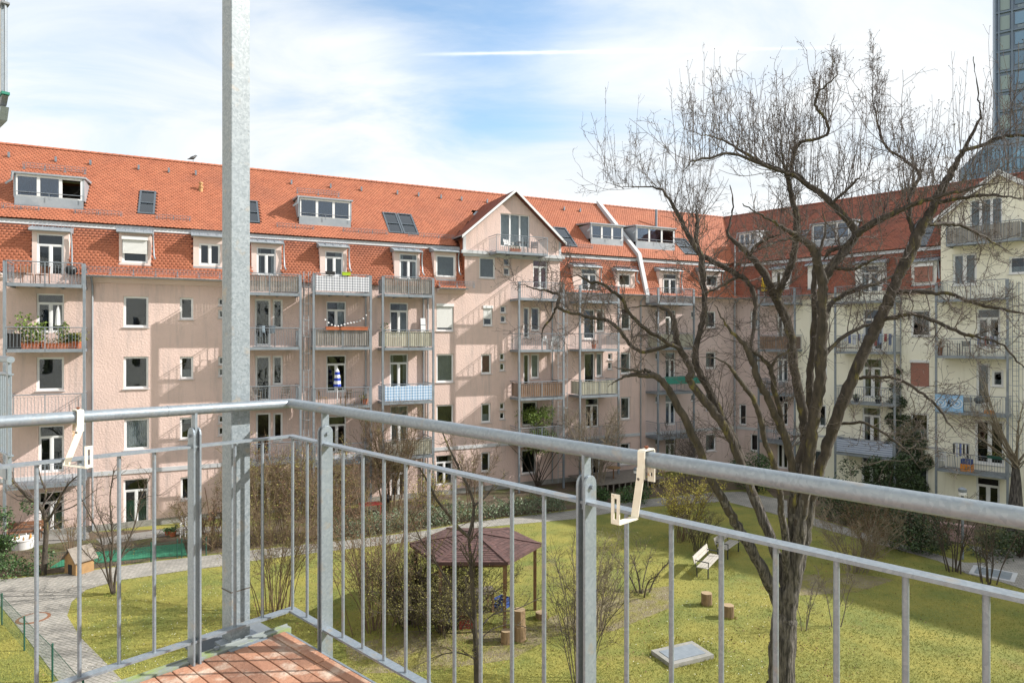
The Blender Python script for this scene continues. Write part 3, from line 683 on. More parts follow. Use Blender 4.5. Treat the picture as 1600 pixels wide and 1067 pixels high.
stripe_mat('greycheck',(0.20,0.21,0.25),(0.62,0.63,0.66),.14,2,True)
stripe_mat('parasolstripe',(0.02,0.05,0.36),(0.7,0.7,0.72),.34,2)
# ---------------------------------------------------------------- apartment buildings
def roof_plane(mb, t0,t1, ya,za,yb,zb, holes, ext0=(0,0), ext1=(0,0), mi=0):
    br=sorted({t0,t1}|{min(max(h[i],t0),t1) for h in holes for i in (0,1)})
    yy=lambda z: ya+(yb-ya)*(z-za)/(zb-za)
    for a,b in zip(br[:-1],br[1:]):
        if b-a<1e-4: continue
        m=(a+b)/2; z=za
        for h0,h1 in sorted([(h[2],h[3]) for h in holes if h[0]<=m<=h[1]]):
            h0=min(max(h0,za),zb); h1=min(max(h1,za),zb)
            if h0>z+1e-4: mb.face([(a,yy(z),z),(b,yy(z),z),(b,yy(h0),h0),(a,yy(h0),h0)],mi)
            z=max(z,h1)
        if z<zb-1e-4: mb.face([(a,yy(z),z),(b,yy(z),z),(b,yb,zb),(a,yb,zb)],mi)
    if ext1!=(0,0): mb.face([(t1,ya,za),(t1+ext1[0],ya,za),(t1+ext1[1],yb,zb),(t1,yb,zb)],mi)
    if ext0!=(0,0): mb.face([(t0,ya,za),(t0,yb,zb),(t0+ext0[1],yb,zb),(t0+ext0[0],ya,za)],mi)
VAL=0.75
def make_roof(b, fac, t0,t1, low_holes, up_holes, gable=None, corner0=False, corner1=False, mat='tile', seed=1):
    mb=MB(); lo=list(low_holes); up=list(up_holes)
    e1=(lambda y: VAL*y) ; 
    if gable: lo.append((gable['t0'],gable['t1'],Z_EAVE-1,Z_BRK+1)); up.append((gable['d0'],gable['d1'],Z_BRK-1,gable['za']-.6))
    roof_plane(mb,t0,t1,Y_EAVE-.12,Z_EAVE,Y_BRK,Z_BRK,lo, ext1=(0,e1(Y_BRK)) if corner1 else (0,0), ext0=(0,-e1(Y_BRK)) if corner0 else (0,0))
    roof_plane(mb,t0,t1,Y_BRK-.18,Z_BRK-.05,Y_RDG,Z_RDG,up, ext1=(e1(Y_BRK),e1(Y_RDG)) if corner1 else (0,0), ext0=(-e1(Y_BRK),-e1(Y_RDG)) if corner0 else (0,0))
    mb.face([(t0-(e1(Y_RDG) if corner0 else 0),Y_RDG,Z_RDG),(t1+(e1(Y_RDG) if corner1 else 0),Y_RDG,Z_RDG),(t1+(e1(12) if corner1 else 0),12.4,Z_EAVE),(t0-(e1(12) if corner0 else 0),12.4,Z_EAVE)])
    roof=mb.build('roof', MATS['underroof'], b)
    def clip(t,y,z):
        k=np.ones(len(t),bool)
        if corner1: k&=t<t1+VAL*y
        if corner0: k&=t>t0-VAL*y
        return k
    def clipu(t,y,z):
        k=clip(t,y,z)
        if gable:
            zg=gable['za']-np.abs(t-gable['tm'])*gable['gs']
            k&=~((t>gable['t0']-.25)&(t<gable['t1']+.25)&(z<zg+.02))
        return k
    ta=t0-(6 if corner0 else 0); tb=t1+(6 if corner1 else 0)
    tiles(roof,ta,tb,Y_EAVE-.14,Z_EAVE-.02,Y_BRK-.02,Z_BRK-.12,.19,.155,lo,clip,mat,seed)
    tiles(roof,ta,tb,Y_BRK-.24,Z_BRK-.08,Y_RDG,Z_RDG,.19,.155,up,clipu,mat,seed+1)
    ridge(roof,t0-(VAL*Y_RDG if corner0 else 0),t1+(VAL*Y_RDG if corner1 else 0),Y_RDG,Z_RDG+.0,mat)
    # pale flashing band under the kick of the upper roof
    f=MB(); f.hexa([(t0,Y_BRK-.16,Z_BRK-.34),(t1,Y_BRK-.16,Z_BRK-.34),(t1,Y_BRK-.05,Z_BRK-.34),(t0,Y_BRK-.05,Z_BRK-.34),(t0,Y_BRK-.10,Z_BRK-.12),(t1,Y_BRK-.10,Z_BRK-.12),(t1,Y_BRK,Z_BRK-.12),(t0,Y_BRK,Z_BRK-.12)])
    f.build('flashing', MATS['trim'], roof)
    return roof
def eaves(b, t0,t1):
    MB().box(t0,t1,-.52,-.005,Z_EAVE-.16,Z_EAVE-.08).box(t0,t1,-.20,-.005,Z_EAVE-.28,Z_EAVE-.16).box(t0,t1,-.10,-.005,Z_EAVE-.36,Z_EAVE-.28).build('cornice', MATS['gablepink'], b)
    tiles(b,t0,t1,-.56,Z_EAVE-.05,-.06,Z_EAVE+.16,.19,.155,(),None,'tile' if b.name in ('apartment_building','apartment_building.001') else 'tiledark',5,'eaves_tiles')
    gutter(b,t0,t1,-.62,Z_EAVE-.06)
def rect(fac,x0,x1,y0,y1,d=0.0):
    a,_=fac.tz(x0,HY,d); c,_=fac.tz(x1,HY,d); xm=(x0+x1)/2
    return a,c,fac.tz(xm,y1,d)[1],fac.tz(xm,y0,d)[1]

# ===== long pink building
b1=empty('apartment_building', FL.w(0,0,0), FL.rz, 'long salmon pink apartment building with orange tiled mansard roof and white gable balcony', 'building')
tF=FL.t(1008); T0=-30.0
gt0,_=FL.tz(726,362); _,gze=FL.tz(726,364); gtm,gza=FL.tz(803,299); gt1=2*gtm-gt0
GAB=dict(t0=gt0,t1=gt1,tm=gtm,za=gza,ze=gze,gs=(gza-gze)/(gtm-gt0))
holes=[]
W1=[(57,100,459,520,'door','none'),(57,100,558,610,'single','none'),(60,100,665,738,'door','none'),(60,100,768,838,'door','green'),
 (193,232,463,511,'single','none'),(193,232,557,607,'single','none'),(194,233,654,702,'single','full'),(193,232,748,823,'door','green'),
 (281,302,465,499,'single','none'),(281,302,557,592,'single','half'),(281,302,652,686,'single','blind'),(282,302,745,781,'single','none'),
 (341,351,466,478,'plain','none'),(341,351,484,497,'plain','none'),(341,351,557,570,'plain','none'),(341,351,575,588,'plain','none'),(341,351,649,661,'plain','none'),(341,351,667,680,'plain','none'),
 (398,423,467,540,'single','none'),(426,442,468,513,'single','none'),(399,423,556,626,'single','brown2'),(426,442,556,601,'single','brown2'),(400,423,645,712,'single','none'),(427,442,645,690,'single','none'),(400,440,738,800,'door','none'),
 (510,541,471,527,'door','one'),(510,541,555,613,'door','none'),(512,541,650,708,'door','none'),(513,541,736,792,'door','none'),
 (609,638,473,527,'door','one'),(609,638,553,612,'door','sides'),(610,638,634,697,'door','full'),(610,636,725,785,'door','sides'),
 (682,709,475,517,'single','shutter'),(682,709,553,597,'single','full'),(682,709,632,662,'single','none'),(681,708,711,758,'door','sides'),
 (749,774,402,435,'single','full'),(755,770,478,509,'single','shutter60'),(752,768,553,584,'single','red'),(752,767,630,660,'single','half'),(752,766,706,737,'single','none'),
 (787,797,403,415,'plain','none'),(787,797,418,430,'plain','none'),(782,791,478,489,'plain','none'),(782,791,493,504,'plain','none'),(781,789,552,563,'plain','none'),(781,789,567,579,'plain','none'),(781,789,629,640,'plain','none'),(781,789,644,655,'plain','none'),
 (833,856,406,452,'door','red'),(818,828,480,528,'single','none'),(830,844,480,517,'single','none'),(818,828,553,605,'single','none'),(830,843,553,591,'single','full'),(816,840,627,665,'single','none'),(815,838,702,740,'single','none'),
 (912,930,483,530,'single','none'),(932,945,483,518,'single','one'),(913,930,551,600,'single','none'),(932,942,551,588,'single','full'),(915,936,622,668,'door','none'),(915,938,695,742,'door','none'),
 (950,957,552,562,'plain','none'),(950,957,566,577,'plain','none'),
 (971,986,481,515,'single','none'),(970,986,551,584,'single','sides'),(970,985,620,655,'single','none'),(969,985,692,726,'single','none'),
 (782,828,335,386,'triple','full')]
for x0,x1,y0,y1,k,dr in W1:
    t0,t1,z0,z1=rect(FL,x0,x1,y0,y1); holes.append((t0,t1,z0,z1))
    kk='single' if k=='plain' else k
    window(b1,t0,t1,z0,z1,kk,dress='none' if dr=='brown2' else dr,sill=(k!='door' and k!='triple'),fr=.05 if k=='plain' else .065)
    if k=='triple': GAB['d0'],GAB['d1']=t0-.4,t1+.4
segs=[(T0,Z_EAVE,gt0,Z_EAVE),(gt0,gze,gtm,gza),(gtm,gza,gt1,gze),(gt1,Z_EAVE,tF,Z_EAVE)]
room_wall(FL,segs,holes,b1,'pink')
zb_=FL.tz(147,741)[1]
MB().box(T0,FL.t(1000),-.05,-.003,zb_-.09,zb_+.12).build('string_course', MATS['trim'], b1)
MB().box(T0,FL.t(1000),-.04,-.003,-.2,.32).build('plinth', MATS['concrete'], b1)
tp=FL.t(133); MB().box(tp,FL.t(145),-.035,-.002,zb_+.125,Z_EAVE-.33).build('darker_strip', MATS['pink2'], b1)  # proud strip; its darker pink stands in for a shadowed strip by the downpipe
# gable: ledge, verge boards, two tiled slopes, tiled cheek
MB().box(gt0-.25,gt1+.25,-.22,-.004,Z_BRK-.62,Z_BRK-.42).box(gt0-.12,gt1+.12,-.12,-.004,Z_BRK-.78,Z_BRK-.62).build('gable_ledge', MATS['trim'], b1)
gm=MB(); ov=.35
ybk=lambda z: yroof(z)+.1
for s in (-1,1):
    te=gt0-.3 if s<0 else gt1+.3; ze=gza-abs(te-gtm)*GAB['gs']
    gm.face([(te,-ov,ze),(gtm,-ov,gza+.02),(gtm,ybk(gza),gza+.02),(te,ybk(ze),ze)])
    gm.face([(te,-ov,ze-.16),(te,ybk(ze),ze-.16),(gtm,ybk(gza),gza-.14),(gtm,-ov,gza-.14)])
gr=gm.build('gable_roof', MATS['underroof'], b1)
for s in (-1,1):
    te=gt0-.3 if s<0 else gt1+.3; ze=gza-abs(te-gtm)*GAB['gs']
    # tiles on each slope built in a turned frame
    L=math.hypot(te-gtm,ze-gza); cols=int((ybk(gza)+ov)/.19); rows=int(L/.155)
    V=[];Fq=[]
    mbt=MB(); ux=(gtm-te)/L; uz=(gza+.02-ze)/L; nx,nz=-uz*(1 if ux>0 else -1),abs(ux)
    for r_ in range(rows+1):
        for c_ in range(cols+1):
            y=-ov+(c_+.5*(r_%2))*.19; v=r_*.155
            z=ze+uz*v
            if y+.19>ybk(z)+.15: continue
            def P(a,bv,h): 
                vv=min(v+bv,L); return (te+ux*vv+nx*h,y+a,ze+uz*vv+nz*h)
            mbt.face([P(.005,.19,.008),P(.185,.19,.008),P(.185,.03,.03),P(.095,-.005,.033),P(.005,.03,.03)]); mbt.face([P(.185,.03,.03),P(.095,-.005,.033),P(.095,-.005,.01),P(.185,.03,.008)]); mbt.face([P(.095,-.005,.033),P(.005,.03,.03),P(.005,.03,.008),P(.095,-.005,.01)])
    o=mbt.build('roof_tiles', MATS['tiledark'], gr, fixn=False); o['kind']='stuff'
    v=MB(); v.hexa([(te,-ov-.03,ze-.12),(gtm,-ov-.03,gza-.10),(gtm,-ov+.03,gza-.10),(te,-ov+.03,ze-.12),(te,-ov-.03,ze+.06),(gtm,-ov-.03,gza+.08),(gtm,-ov+.03,gza+.08),(te,-ov+.03,ze+.06)]); v.build('verge_board', MATS['whitepaint'], gr)
    v=MB(); v.bar((te,-ov+.1,ze+.03),(te,ybk(ze),ze+.03),(1,0,0),.16,.05); v.build('gable_gutter', MATS['zinc'], gr)
    # valley flashing
    v=MB(); v.bar((te,ybk(ze)-.05,ze+.05),(gtm,ybk(gza)-.05,gza+.05),(1,0,0),.22,.03); v.build('valley_flashing', MATS['zinc'], gr)
for t in (gt0,gt1):
    c=MB(); c.face([(t,0.0,Z_EAVE),(t,yroof(Z_BRK),Z_EAVE),(t,yroof(Z_BRK),Z_BRK),(t,yroof(gze),gze),(t,0.0,gze)]); c.build('gable_cheek', MATS['tile'], b1)
    MB().box(t-.09,t+.09,-.01,.12,Z_BRK-.42,gze-.1).build('corner_board', MATS['trim'], b1)
low=[]; up=[]
def dm(b,fac,x0,x1,ytop,ybot,wx0,wx1,wy0,wy1,kind,dress='none',wall='gablepink'):
    t0,t1,z0,z1=rect(fac,x0,x1,ytop,ybot,.14); a,c,e,f_=rect(fac,wx0,wx1,wy0,wy1,.18)
    return dormer(b,t0,t1,z0,z1,a,c,e,f_,kind,wall,dress)
for a in [(50,108,362,436,58,100,366,437,'door','none'),(186,236,365,414,191,231,371,411,'single','shutter60'),(302,350,371,417,311,344,381,415,'double2','none'),(393,440,381,430,401,431,387,431,'door','sides'),
          (500,542,387,432,508,536,393,432,'door','one'),(616,656,394,438,624,652,397,438,'door','sides'),(678,713,394,437,681,711,399,433,'single','full'),
          (895,936,418,455,908,932,420,455,'door','sides'),(962,992,424,450,966,985,428,447,'single','none')]:
    low.append(dm(b1,FL,*a))
_,a_,_,_=0,0,0,0
def bd(b,fac,x0,x1,ytop,ybot,op=False):
    t0,_=fac.tz(x0,HY,yroof(Z_BRK+1.0)); t1,_=fac.tz(x1,HY,yroof(Z_BRK+1.0)); xm=(x0+x1)/2
    z0=fac.tz(xm,ybot,yroof(Z_BRK+.8))[1]; z1=fac.tz(xm,ytop,yroof(z0)-.02)[1]
    return big_dormer(b,t0,t1,z0,z1,open_right=op)
up.append(bd(b1,FL,26,132,276,326,True)); up.append(bd(b1,FL,466,546,312,355)); up.append(bd(b1,FL,920,970,352,384))
def sk(b,fac,x0,x1,y0,y1):
    z=Z_BRK+1.5
    for _ in range(3):
        zz0=fac.tz((x0+x1)/2,y1,yroof(z))[1]; z=zz0
    z0=z
    for _ in range(4):
        z=fac.tz((x0+x1)/2,y0,yroof(z))[1]
    y_=yroof((z0+z)/2); return skylight(b,fac.t(x0,y_),fac.t(x1,y_),z0,z)
for a in ((217,243,301,337),(380,404,316,350),(602,624,335,366),(625,648,337,368),(872,892,358,386)): up.append(sk(b1,FL,*a))
rf1=make_roof(b1,FL,T0,tF,low,up,GAB,mat='tile',seed=3)
eaves(b1,FL.t(133),FL.t(392)); eaves(b1,FL.t(682),gt0-.02); eaves(b1,T0,FL.t(6)); eaves(b1,gt1+.1,tF-.2)
def zpx(fac,x,y,d): return fac.tz(x,y,d)[1]
for x0,x1,y in ((0,60,332),(114,190,345),(243,298,352),(433,492,361),(537,608,371),(640,712,381),(880,930,410)):
    t0=FL.t(x0,Y_BRK); t1=FL.t(x1,Y_BRK); snow_guard(rf1,t0,t1,yroof(Z_BRK+.35)-.06,Z_BRK+.38)
for x0,x1,z in ((36,135,None),(463,530,None)):
    d_=yroof(Z_BRK+3.1); snow_guard(rf1,FL.t(x0,d_),FL.t(x1,d_),d_-.06,Z_BRK+3.15)
snow_guard(rf1,FL.t(135),FL.t(345),-.40,Z_EAVE+.10); snow_guard(rf1,FL.t(682),FL.t(738),-.40,Z_EAVE+.10)
# roof hooks near the ridge
for x in (15,88,142,217,264,306,455,516,564,620,653,688,720,760,880,905):
    d_=yroof(Z_RDG-.9); t=FL.t(x,d_); MB().box(t-.02,t+.02,d_-.16,d_,Z_RDG-.98,Z_RDG-.74).box(t-.05,t+.05,d_-.2,d_-.15,Z_RDG-.95,Z_RDG-.68).build('roof_hook', MATS['galv'], rf1)
d_=yroof(Z_BRK+2.6); t=FL.t(314,d_); z=zpx(FL,314,300,d_)
M('clay',(0.50,0.30,0.13),(0.38,0.22,0.10),5,.8)
MB().lathe([(.11,-.1),(.10,.22),(.14,.24),(.14,.30),(.08,.32),(.08,.42),(.12,.44),(.12,.52),(.04,.56)],12,(t,d_-.06,z)).build('vent_pipe', MATS['clay'], rf1, smooth=True)
d_=yroof(Z_BRK+1.9); t=FL.t(738,d_)
# firewall between the two pink houses
fw=MB(); q=.15
for (ya,za),(yb,zb) in (((-.3,Z_EAVE-.3),(Y_BRK-.25,Z_BRK)),((Y_BRK-.25,Z_BRK),(Y_RDG,Z_RDG+.1))):
    fw.hexa([(tF-q,ya,za-.3),(tF+q,ya,za-.3),(tF+q,yb,zb-.3),(tF-q,yb,zb-.3),(tF-q,ya-.05,za+.22),(tF+q,ya-.05,za+.22),(tF+q,yb-.05,zb+.24),(tF-q,yb-.05,zb+.24)])
fw.build('firewall', MATS['trim'], b1)
# downpipes
t=FL.t(145); downpipe(b1,[(t,-.60,Z_EAVE-.10),(t,-.10,Z_EAVE-.5),(t,-.10,.1)])
for x in (571,661,668,862,1000): 
    t=FL.t(x); downpipe(b1,[(t,-.60,Z_EAVE-.10),(t,-.09,Z_EAVE-.5),(t,-.09,.1)])
# balconies
def balcs(b,fac,x0,x1,rows,screens,d=1.55,posts=(True,True),ztop=None):
    t0=fac.t(x0,-d); t1=fac.t(x1,-d); zs=[]
    for y,s in zip(rows,screens):
        z=zpx(fac,(x0+x1)/2,y,-d); zs.append(z); balcony(b,t0,t1,z,d,s)
    for p,t in zip(posts,(t0-.06,t1+.06)):
        if p: post(b,t,-d+.06,0,max(zs)+1.0)
    return t0,t1,zs
BA=balcs(b1,FL,9,129,(443,545,650,757),(None,None,None,None))
BE=balcs(b1,FL,372,468,(457,542,633,722),('reedgrey',None,None,None))
BF=balcs(b1,FL,492,578,(457,542,634,722),('greycheck','reedgrey',None,None))
BG=balcs(b1,FL,600,676,(460,543,627,713),('reedgrey','reedpale','bluecheck','reedpale'))
BJ=balcs(b1,FL,813,880,(466,546,621,692),(None,None,'reedbrown',None))
BK=balcs(b1,FL,908,966,(470,545,617,690),(None,None,'reedpale',None))
BJg=balcs(b1,FL,776,856,(394,),(None,),d=1.35,posts=(False,False))
for t0,t1,zs in (BE,BF,BG): pass
ladder(b1,FL.t(474,-.9),FL.t(482,-.9),-.9,.3,zpx(FL,480,425,-.9)); ladder(b1,FL.t(872,-1.2),FL.t(880,-1.2),-1.2,.3,zpx(FL,880,455,-1.2))

# ===== second pink building up to the corner
b2=empty('apartment_building', FL.w(0,0,0), FL.rz, 'shaded pink apartment building in the corner with green balcony awning and tall white flue', 'building')
def zrow(r): return [(H-7.0,H-8.3,H-9.3),(H-3.95,H-5.25,H-6.15),(H-.85,H-2.1,H-3.05),(H+2.2,H+.95,H+.05)][r]
holes=[]
for x0,x1,dress in ((1024,1031,'none'),(1103,1119,'auto'),(1080,1086,'none')):
    for r_ in range(4):
        zt,zb,_=zrow(r_); t0,t1=FL.t(x0),FL.t(x1)
        if x1-x0<9: zb=zt-.55
        holes.append((t0,t1,zb,zt)); window(b2,t0,t1,zb,zt,'single',dress=dress)
for r_ in range(4):
    zt,zb,zd=zrow(r_); t0,t1=FL.t(1040),FL.t(1056); holes.append((t0,t1,zd,zt)); window(b2,t0,t1,zd,zt,'door',sill=False)
room_wall(FL,[(tF,Z_EAVE,tC,Z_EAVE)],holes,b2,'pink2')
low=[];up=[]
low.append(dm(b2,FL,1030,1062,424,462,1036,1057,428,462,'door','sides')); low.append(dm(b2,FL,1096,1126,424,452,1103,1121,430,448,'single','none'))
up.append(bd(b2,FL,990,1050,356,390)); up.append(sk(b2,FL,1058,1080,375,398)); 
make_roof(b2,FL,tF,tC,low,up,None,corner1=True,mat='tile',seed=9)
eaves(b2,tF+.2,tC-.1)
MB().box(tF,tC-.06,-.05,-.003,zb_-.09,zb_+.12).build('string_course', MATS['trim'], b2)
d_=yroof(Z_BRK+3.0); t=FL.t(1024,d_); MB().tube([(t,d_-.1,zpx(FL,1024,372,d_)),(t,d_-.1,zpx(FL,1024,328,d_))],.10,10).build('flue_pipe', MATS['galv'], b2, smooth=True)
BM=balcs(b2,FL,1030,1084,(473,543,612,682),(None,'reedpale',None,None))
t=FL.t(1146); downpipe(b2,[(t,-.60,Z_EAVE-.10),(t,-.09,Z_EAVE-.5),(t,-.09,.1)]); downpipe(b2,[(tC-.3,-.2,Z_RDG-3.5),(tC-.3,-.2,.1)],.05)
M('awning',(0.02,0.17,0.12),(0.015,0.13,0.09),3,.8)
t0,t1,zs=BM; zz=zs[2]+1.02
MB().hexa([(t0+.5,-1.9,zz-.45),(t1+.4,-1.9,zz-.45),(t1+.4,-1.5,zz+.02),(t0+.5,-1.5,zz+.02),(t0+.5,-1.9,zz-.42),(t1+.4,-1.9,zz-.42),(t1+.4,-1.5,zz+.05),(t0+.5,-1.5,zz+.05)]).build('awning', MATS['awning'], b2)

# ===== pink corner house on the other wing
sY=FR.t(1240)
b3=empty('apartment_building', FR.w(0,0,0), FR.rz, 'narrow pink house between the inner corner and the yellow building', 'building')
holes=[]
for r_ in range(4):
    zt,zb,zd=zrow(r_)
    t0,t1=FR.t(1172),FR.t(1184); 
    if r_!=1: holes.append((t0,t1,zb,zt)); window(b3,t0,t1,zb,zt,'single')
    t0,t1=FR.t(1214),FR.t(1231); holes.append((t0,t1,zd,zt)); window(b3,t0,t1,zd,zt,'door',sill=False)
t0,t1,z0,z1=rect(FR,1148.5+6,1166,631,664); holes.append((t0,t1,z0,z1)); window(b3,t0,t1,z0,z1,'single')
room_wall(FR,[(0,Z_EAVE,sY,Z_EAVE)],holes,b3,'pink2')
low=[dm(b3,FR,1206,1234,421,452,1212,1229,424,450,'double2','none','cream')]
up=[bd(b3,FR,1155,1182,364,392)]
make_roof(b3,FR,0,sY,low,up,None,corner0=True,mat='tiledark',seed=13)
eaves(b3,.1,sY-.05)
MB().box(.06,sY,-.05,-.003,zb_-.09,zb_+.12).build('string_course', MATS['trim'], b3)
BN=balcs(b3,FR,1186,1240,(473,546,615,690),(None,'reedbrown',None,None),d=1.4)
# ===== yellow building
b4=empty('apartment_building', FR.w(0,0,0), FR.rz, 'pale yellow apartment building with tall gable, ivy and grey steel balconies', 'building')
S1=FR.t(1600)+26
g0=FR.t(1470); _,g4e=FR.tz(1470,338); g4m,g4a=FR.tz(1562,268); g1=2*g4m-g0
G4=dict(t0=g0,t1=g1,tm=g4m,za=g4a,ze=g4e,gs=(g4a-g4e)/(g4m-g0))
W4=[(1348,1380,483,548,'door','none'),(1348,1378,560,622,'door','sides'),(1347,1376,636,692,'door','sides'),(1346,1375,713,760,'door','none'),
 (1423,1454,484,526,'single','none'),(1422,1452,563,604,'single','brown'),(1422,1451,645,688,'single','half'),(1420,1450,728,775,'single','blind'),
 (1488,1526,396,446,'double2','full'),(1576,1604,400,428,'single','half'),
 (1526,1563,482,545,'door','none'),(1525,1547,567,632,'single','none'),(1549,1568,578,604,'single','half'),(1523,1569,657,726,'double2','none'),(1525,1562,746,800,'door','none'),
 (1278,1291,632,667,'single','half'),(1283,1292,556,590,'single','none'),(1283,1292,482,514,'single','none'),(1270,1289,703,742,'single','full'),
 (1515,1566,310,372,'triple','full')]
W4=[w for w in W4]
holes=[]
for x0,x1,y0,y1,k,dr in W4:
    t0,t1,z0,z1=rect(FR,x0,x1,y0,y1); holes.append((t0,t1,z0,z1))
    window(b4,t0,t1,z0,z1,k,dress=dr,sill=(k not in('door','triple')),fr=.08)
    if k=='triple': G4['d0'],G4['d1']=t0-.4,t1+.4
# further windows of the same building beyond
for k in range(3):
    for r_ in range(4):
        zt,zb,zd=zrow(r_); t0=g1+2+k*3.2
        if t0+1.2<S1-1: holes.append((t0,t0+1.1,zb,zt)); window(b4,t0,t0+1.1,zb,zt,'single')
room_wall(FR,[(sY,Z_EAVE,g0,Z_EAVE),(g0,g4e,g4m,g4a),(g4m,g4a,g1,g4e),(g1,Z_EAVE,S1,Z_EAVE)],holes,b4,'yellow')
MB().box(sY+.01,FR.t(1300),-.03,-.002,-.2,Z_EAVE-.33).build('darker_strip', MATS['cream'], b4) if False else None
gm=MB()
for s in (-1,1):
    te=g0-.3 if s<0 else g1+.3; ze=g4a-abs(te-g4m)*G4['gs']
    gm.face([(te,-ov,ze),(g4m,-ov,g4a+.02),(g4m,ybk(g4a),g4a+.02),(te,ybk(ze),ze)]); gm.face([(te,-ov,ze-.16),(te,ybk(ze),ze-.16),(g4m,ybk(g4a),g4a-.14),(g4m,-ov,g4a-.14)])
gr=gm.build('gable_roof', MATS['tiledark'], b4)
for s in (-1,1):
    te=g0-.3 if s<0 else g1+.3; ze=g4a-abs(te-g4m)*G4['gs']
    v=MB(); v.hexa([(te,-ov-.03,ze-.25),(g4m,-ov-.03,g4a-.23),(g4m,-ov+.03,g4a-.23),(te,-ov+.03,ze-.25),(te,-ov-.03,ze+.06),(g4m,-ov-.03,g4a+.08),(g4m,-ov+.03,g4a+.08),(te,-ov+.03,ze+.06)]); v.build('verge_board', MATS['whitepaint'], gr)
for t in (g0,g1): 
    c=MB(); c.face([(t,0.0,Z_EAVE),(t,yroof(Z_BRK),Z_EAVE),(t,yroof(Z_BRK),Z_BRK),(t,yroof(g4e),g4e),(t,0.0,g4e)]); c.build('gable_cheek', MATS['trim'], b4)
low=[dm(b4,FR,1336,1382,412,462,1345,1374,415,462,'door','sides','cream'),dm(b4,FR,1424,1464,409,445,1429,1459,413,441,'single','brown','cream'),dm(b4,FR,1262,1292,415,450,1268,1286,419,447,'single','none','cream')]
up=[bd(b4,FR,1273,1332,348,386),sk(b4,FR,1247,1262,362,376)]
up.append(sk(b4,FR,1425,1458,346,386))
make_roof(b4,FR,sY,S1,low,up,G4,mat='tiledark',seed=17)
eaves(b4,sY+.1,FR.t(1302)); eaves(b4,FR.t(1404),g0-.05)
MB().box(sY+.05,g0,-.04,-.003,zb_-.06,zb_+.08).build('string_course', MATS['trim'], b4)
BP=balcs(b4,FR,1306,1396,(470,549,629,711),(None,None,None,'greystripe'),d=1.4)
BQ=balcs(b4,FR,1464,1572,(466,556,645,738),(None,None,None,'reedgrey2' if False else None),d=1.4)
BQg=balcs(b4,FR,1478,1596,(376,),('reedgrey',),d=1.3,posts=(False,False))
ladder(b4,FR.t(1582,-1.0),FR.t(1592,-1.0),-1.0,.3,zpx(FR,1590,440,-1.0))
t=FR.t(1270); downpipe(b4,[(t,-.60,Z_EAVE-.10),(t,-.09,Z_EAVE-.5),(t,-.09,.1)]); t=FR.t(1408); downpipe(b4,[(t,-.60,Z_EAVE-.10),(t,-.09,Z_EAVE-.5),(t,-.09,.1)])
# unseen taller end added past the gable to throw shade on the lawn
ta,tb=g1+1.2,S1; zq=Z_EAVE+4.2
MB().box(ta,tb,.02,12.4,Z_EAVE-.5,zq).build('added_storey', MATS['yellow'], b4)
MB().face([(ta,-.3,zq),(tb,-.3,zq),(tb,Y_RDG,zq+6.4),(ta,Y_RDG,zq+6.4)]).face([(ta,Y_RDG,zq+6.4),(tb,Y_RDG,zq+6.4),(tb,12.7,zq),(ta,12.7,zq)]).face([(ta,0,zq),(ta,Y_RDG,zq+6.4),(ta,12.4,zq)]).face([(tb,0,zq),(tb,12.4,zq),(tb,Y_RDG,zq+6.4)]).build('added_roof', MATS['tiledark'], b4)
M('brick',(0.28,0.10,0.06),(0.22,0.08,0.05),8,.9,bump=.5,bscale=20)

# ===== the house this balcony belongs to (behind and beside the camera; its neighbours' balconies show at the left edge)
un=Vector((-0.739,0.674)); nn=Vector((0.674,0.739))
o0=-nn*1.35
b5=empty('apartment_building',(o0.x,o0.y,0),math.atan2(un.y,un.x),'plain cream building carrying the balcony the view is taken from','building')
h5=[]
for k in range(-12,10):
    for r_ in range(5):
        t=k*3.1+.2; z=.9+r_*3.1; h5.append((t,t+1.15,z,z+1.5))
h5=[h for h in h5 if not(-2.5<h[0]<2.5 and 6<h[2]<12)]
for h in h5: MB().box(h[0]+.02,h[1]-.02,.08,.12,h[2]+.02,h[3]-.02).build('pane',MATS['pane'],b5)
room_wall(None,[(-40,15.5,32,15.5)],h5,b5,'cream')
MB().box(-40,32,.3,10,15.6,15.9).build('roof',MATS['zinc'],b5)

# ===== glass tower far behind
TW=130.0
M('towerframe',(0.17,0.22,0.29),(0.15,0.19,0.26),.3,.45,metal=.3)
M('towerglass',(0.08,0.16,0.27),(0.12,0.21,0.33),.12,.08,spec=.8); per_object(MATS['towerglass'],.6)
M('towerpanel',(0.20,0.25,0.31),rough=.5); M('towerlit',(0.26,0.33,0.35),rough=.4)
p0=pd(1554,200,TW); 
tw=empty('office_tower',(p0.x,p0.y,0),R(-33),'tall blue grey glass office tower rising behind the yellow building','tower')
MB().box(0,30,.4,6,0,95).build('core', MATS['towerframe'], tw)
wm=MB().box(0,3.1,0,.05,0,2.3).mesh('pane',MATS['towerglass']); nm=MB().box(0,1.5,0,.05,0,2.7).mesh('pane',MATS['towerlit']); pm=MB().box(0,1.0,0,.06,0,.55).mesh('spandrel_panel',MATS['towerpanel'])
fl=MB().box(0,30,.1,.4,0,.35).mesh('floor_band',MATS['towerframe'])
FHt=3.85
for k in range(5,25):
    z=k*FHt
    o=link('floor_band',fl,tw); o.location=(0,0,z)
    o=link('pane',nm,tw); o.location=(.9,.25,z+.5)
    for c in range(6):
        o=link('pane',wm,tw); o.location=(3.2+c*4.1+(c%2)*(-.3),.25,z+1.15)
        o=link('spandrel_panel',pm,tw); o.location=(3.6+c*4.1,.24,z+.42)
ml=MB().box(0,.25,-.05,.35,0,95).mesh('mullion',MATS['towerframe'])
for t in (0,.55,2.6,6.7,10.6,14.9,18.9,23,27): o=link('mullion',ml,tw); o.location=(t,0,0)
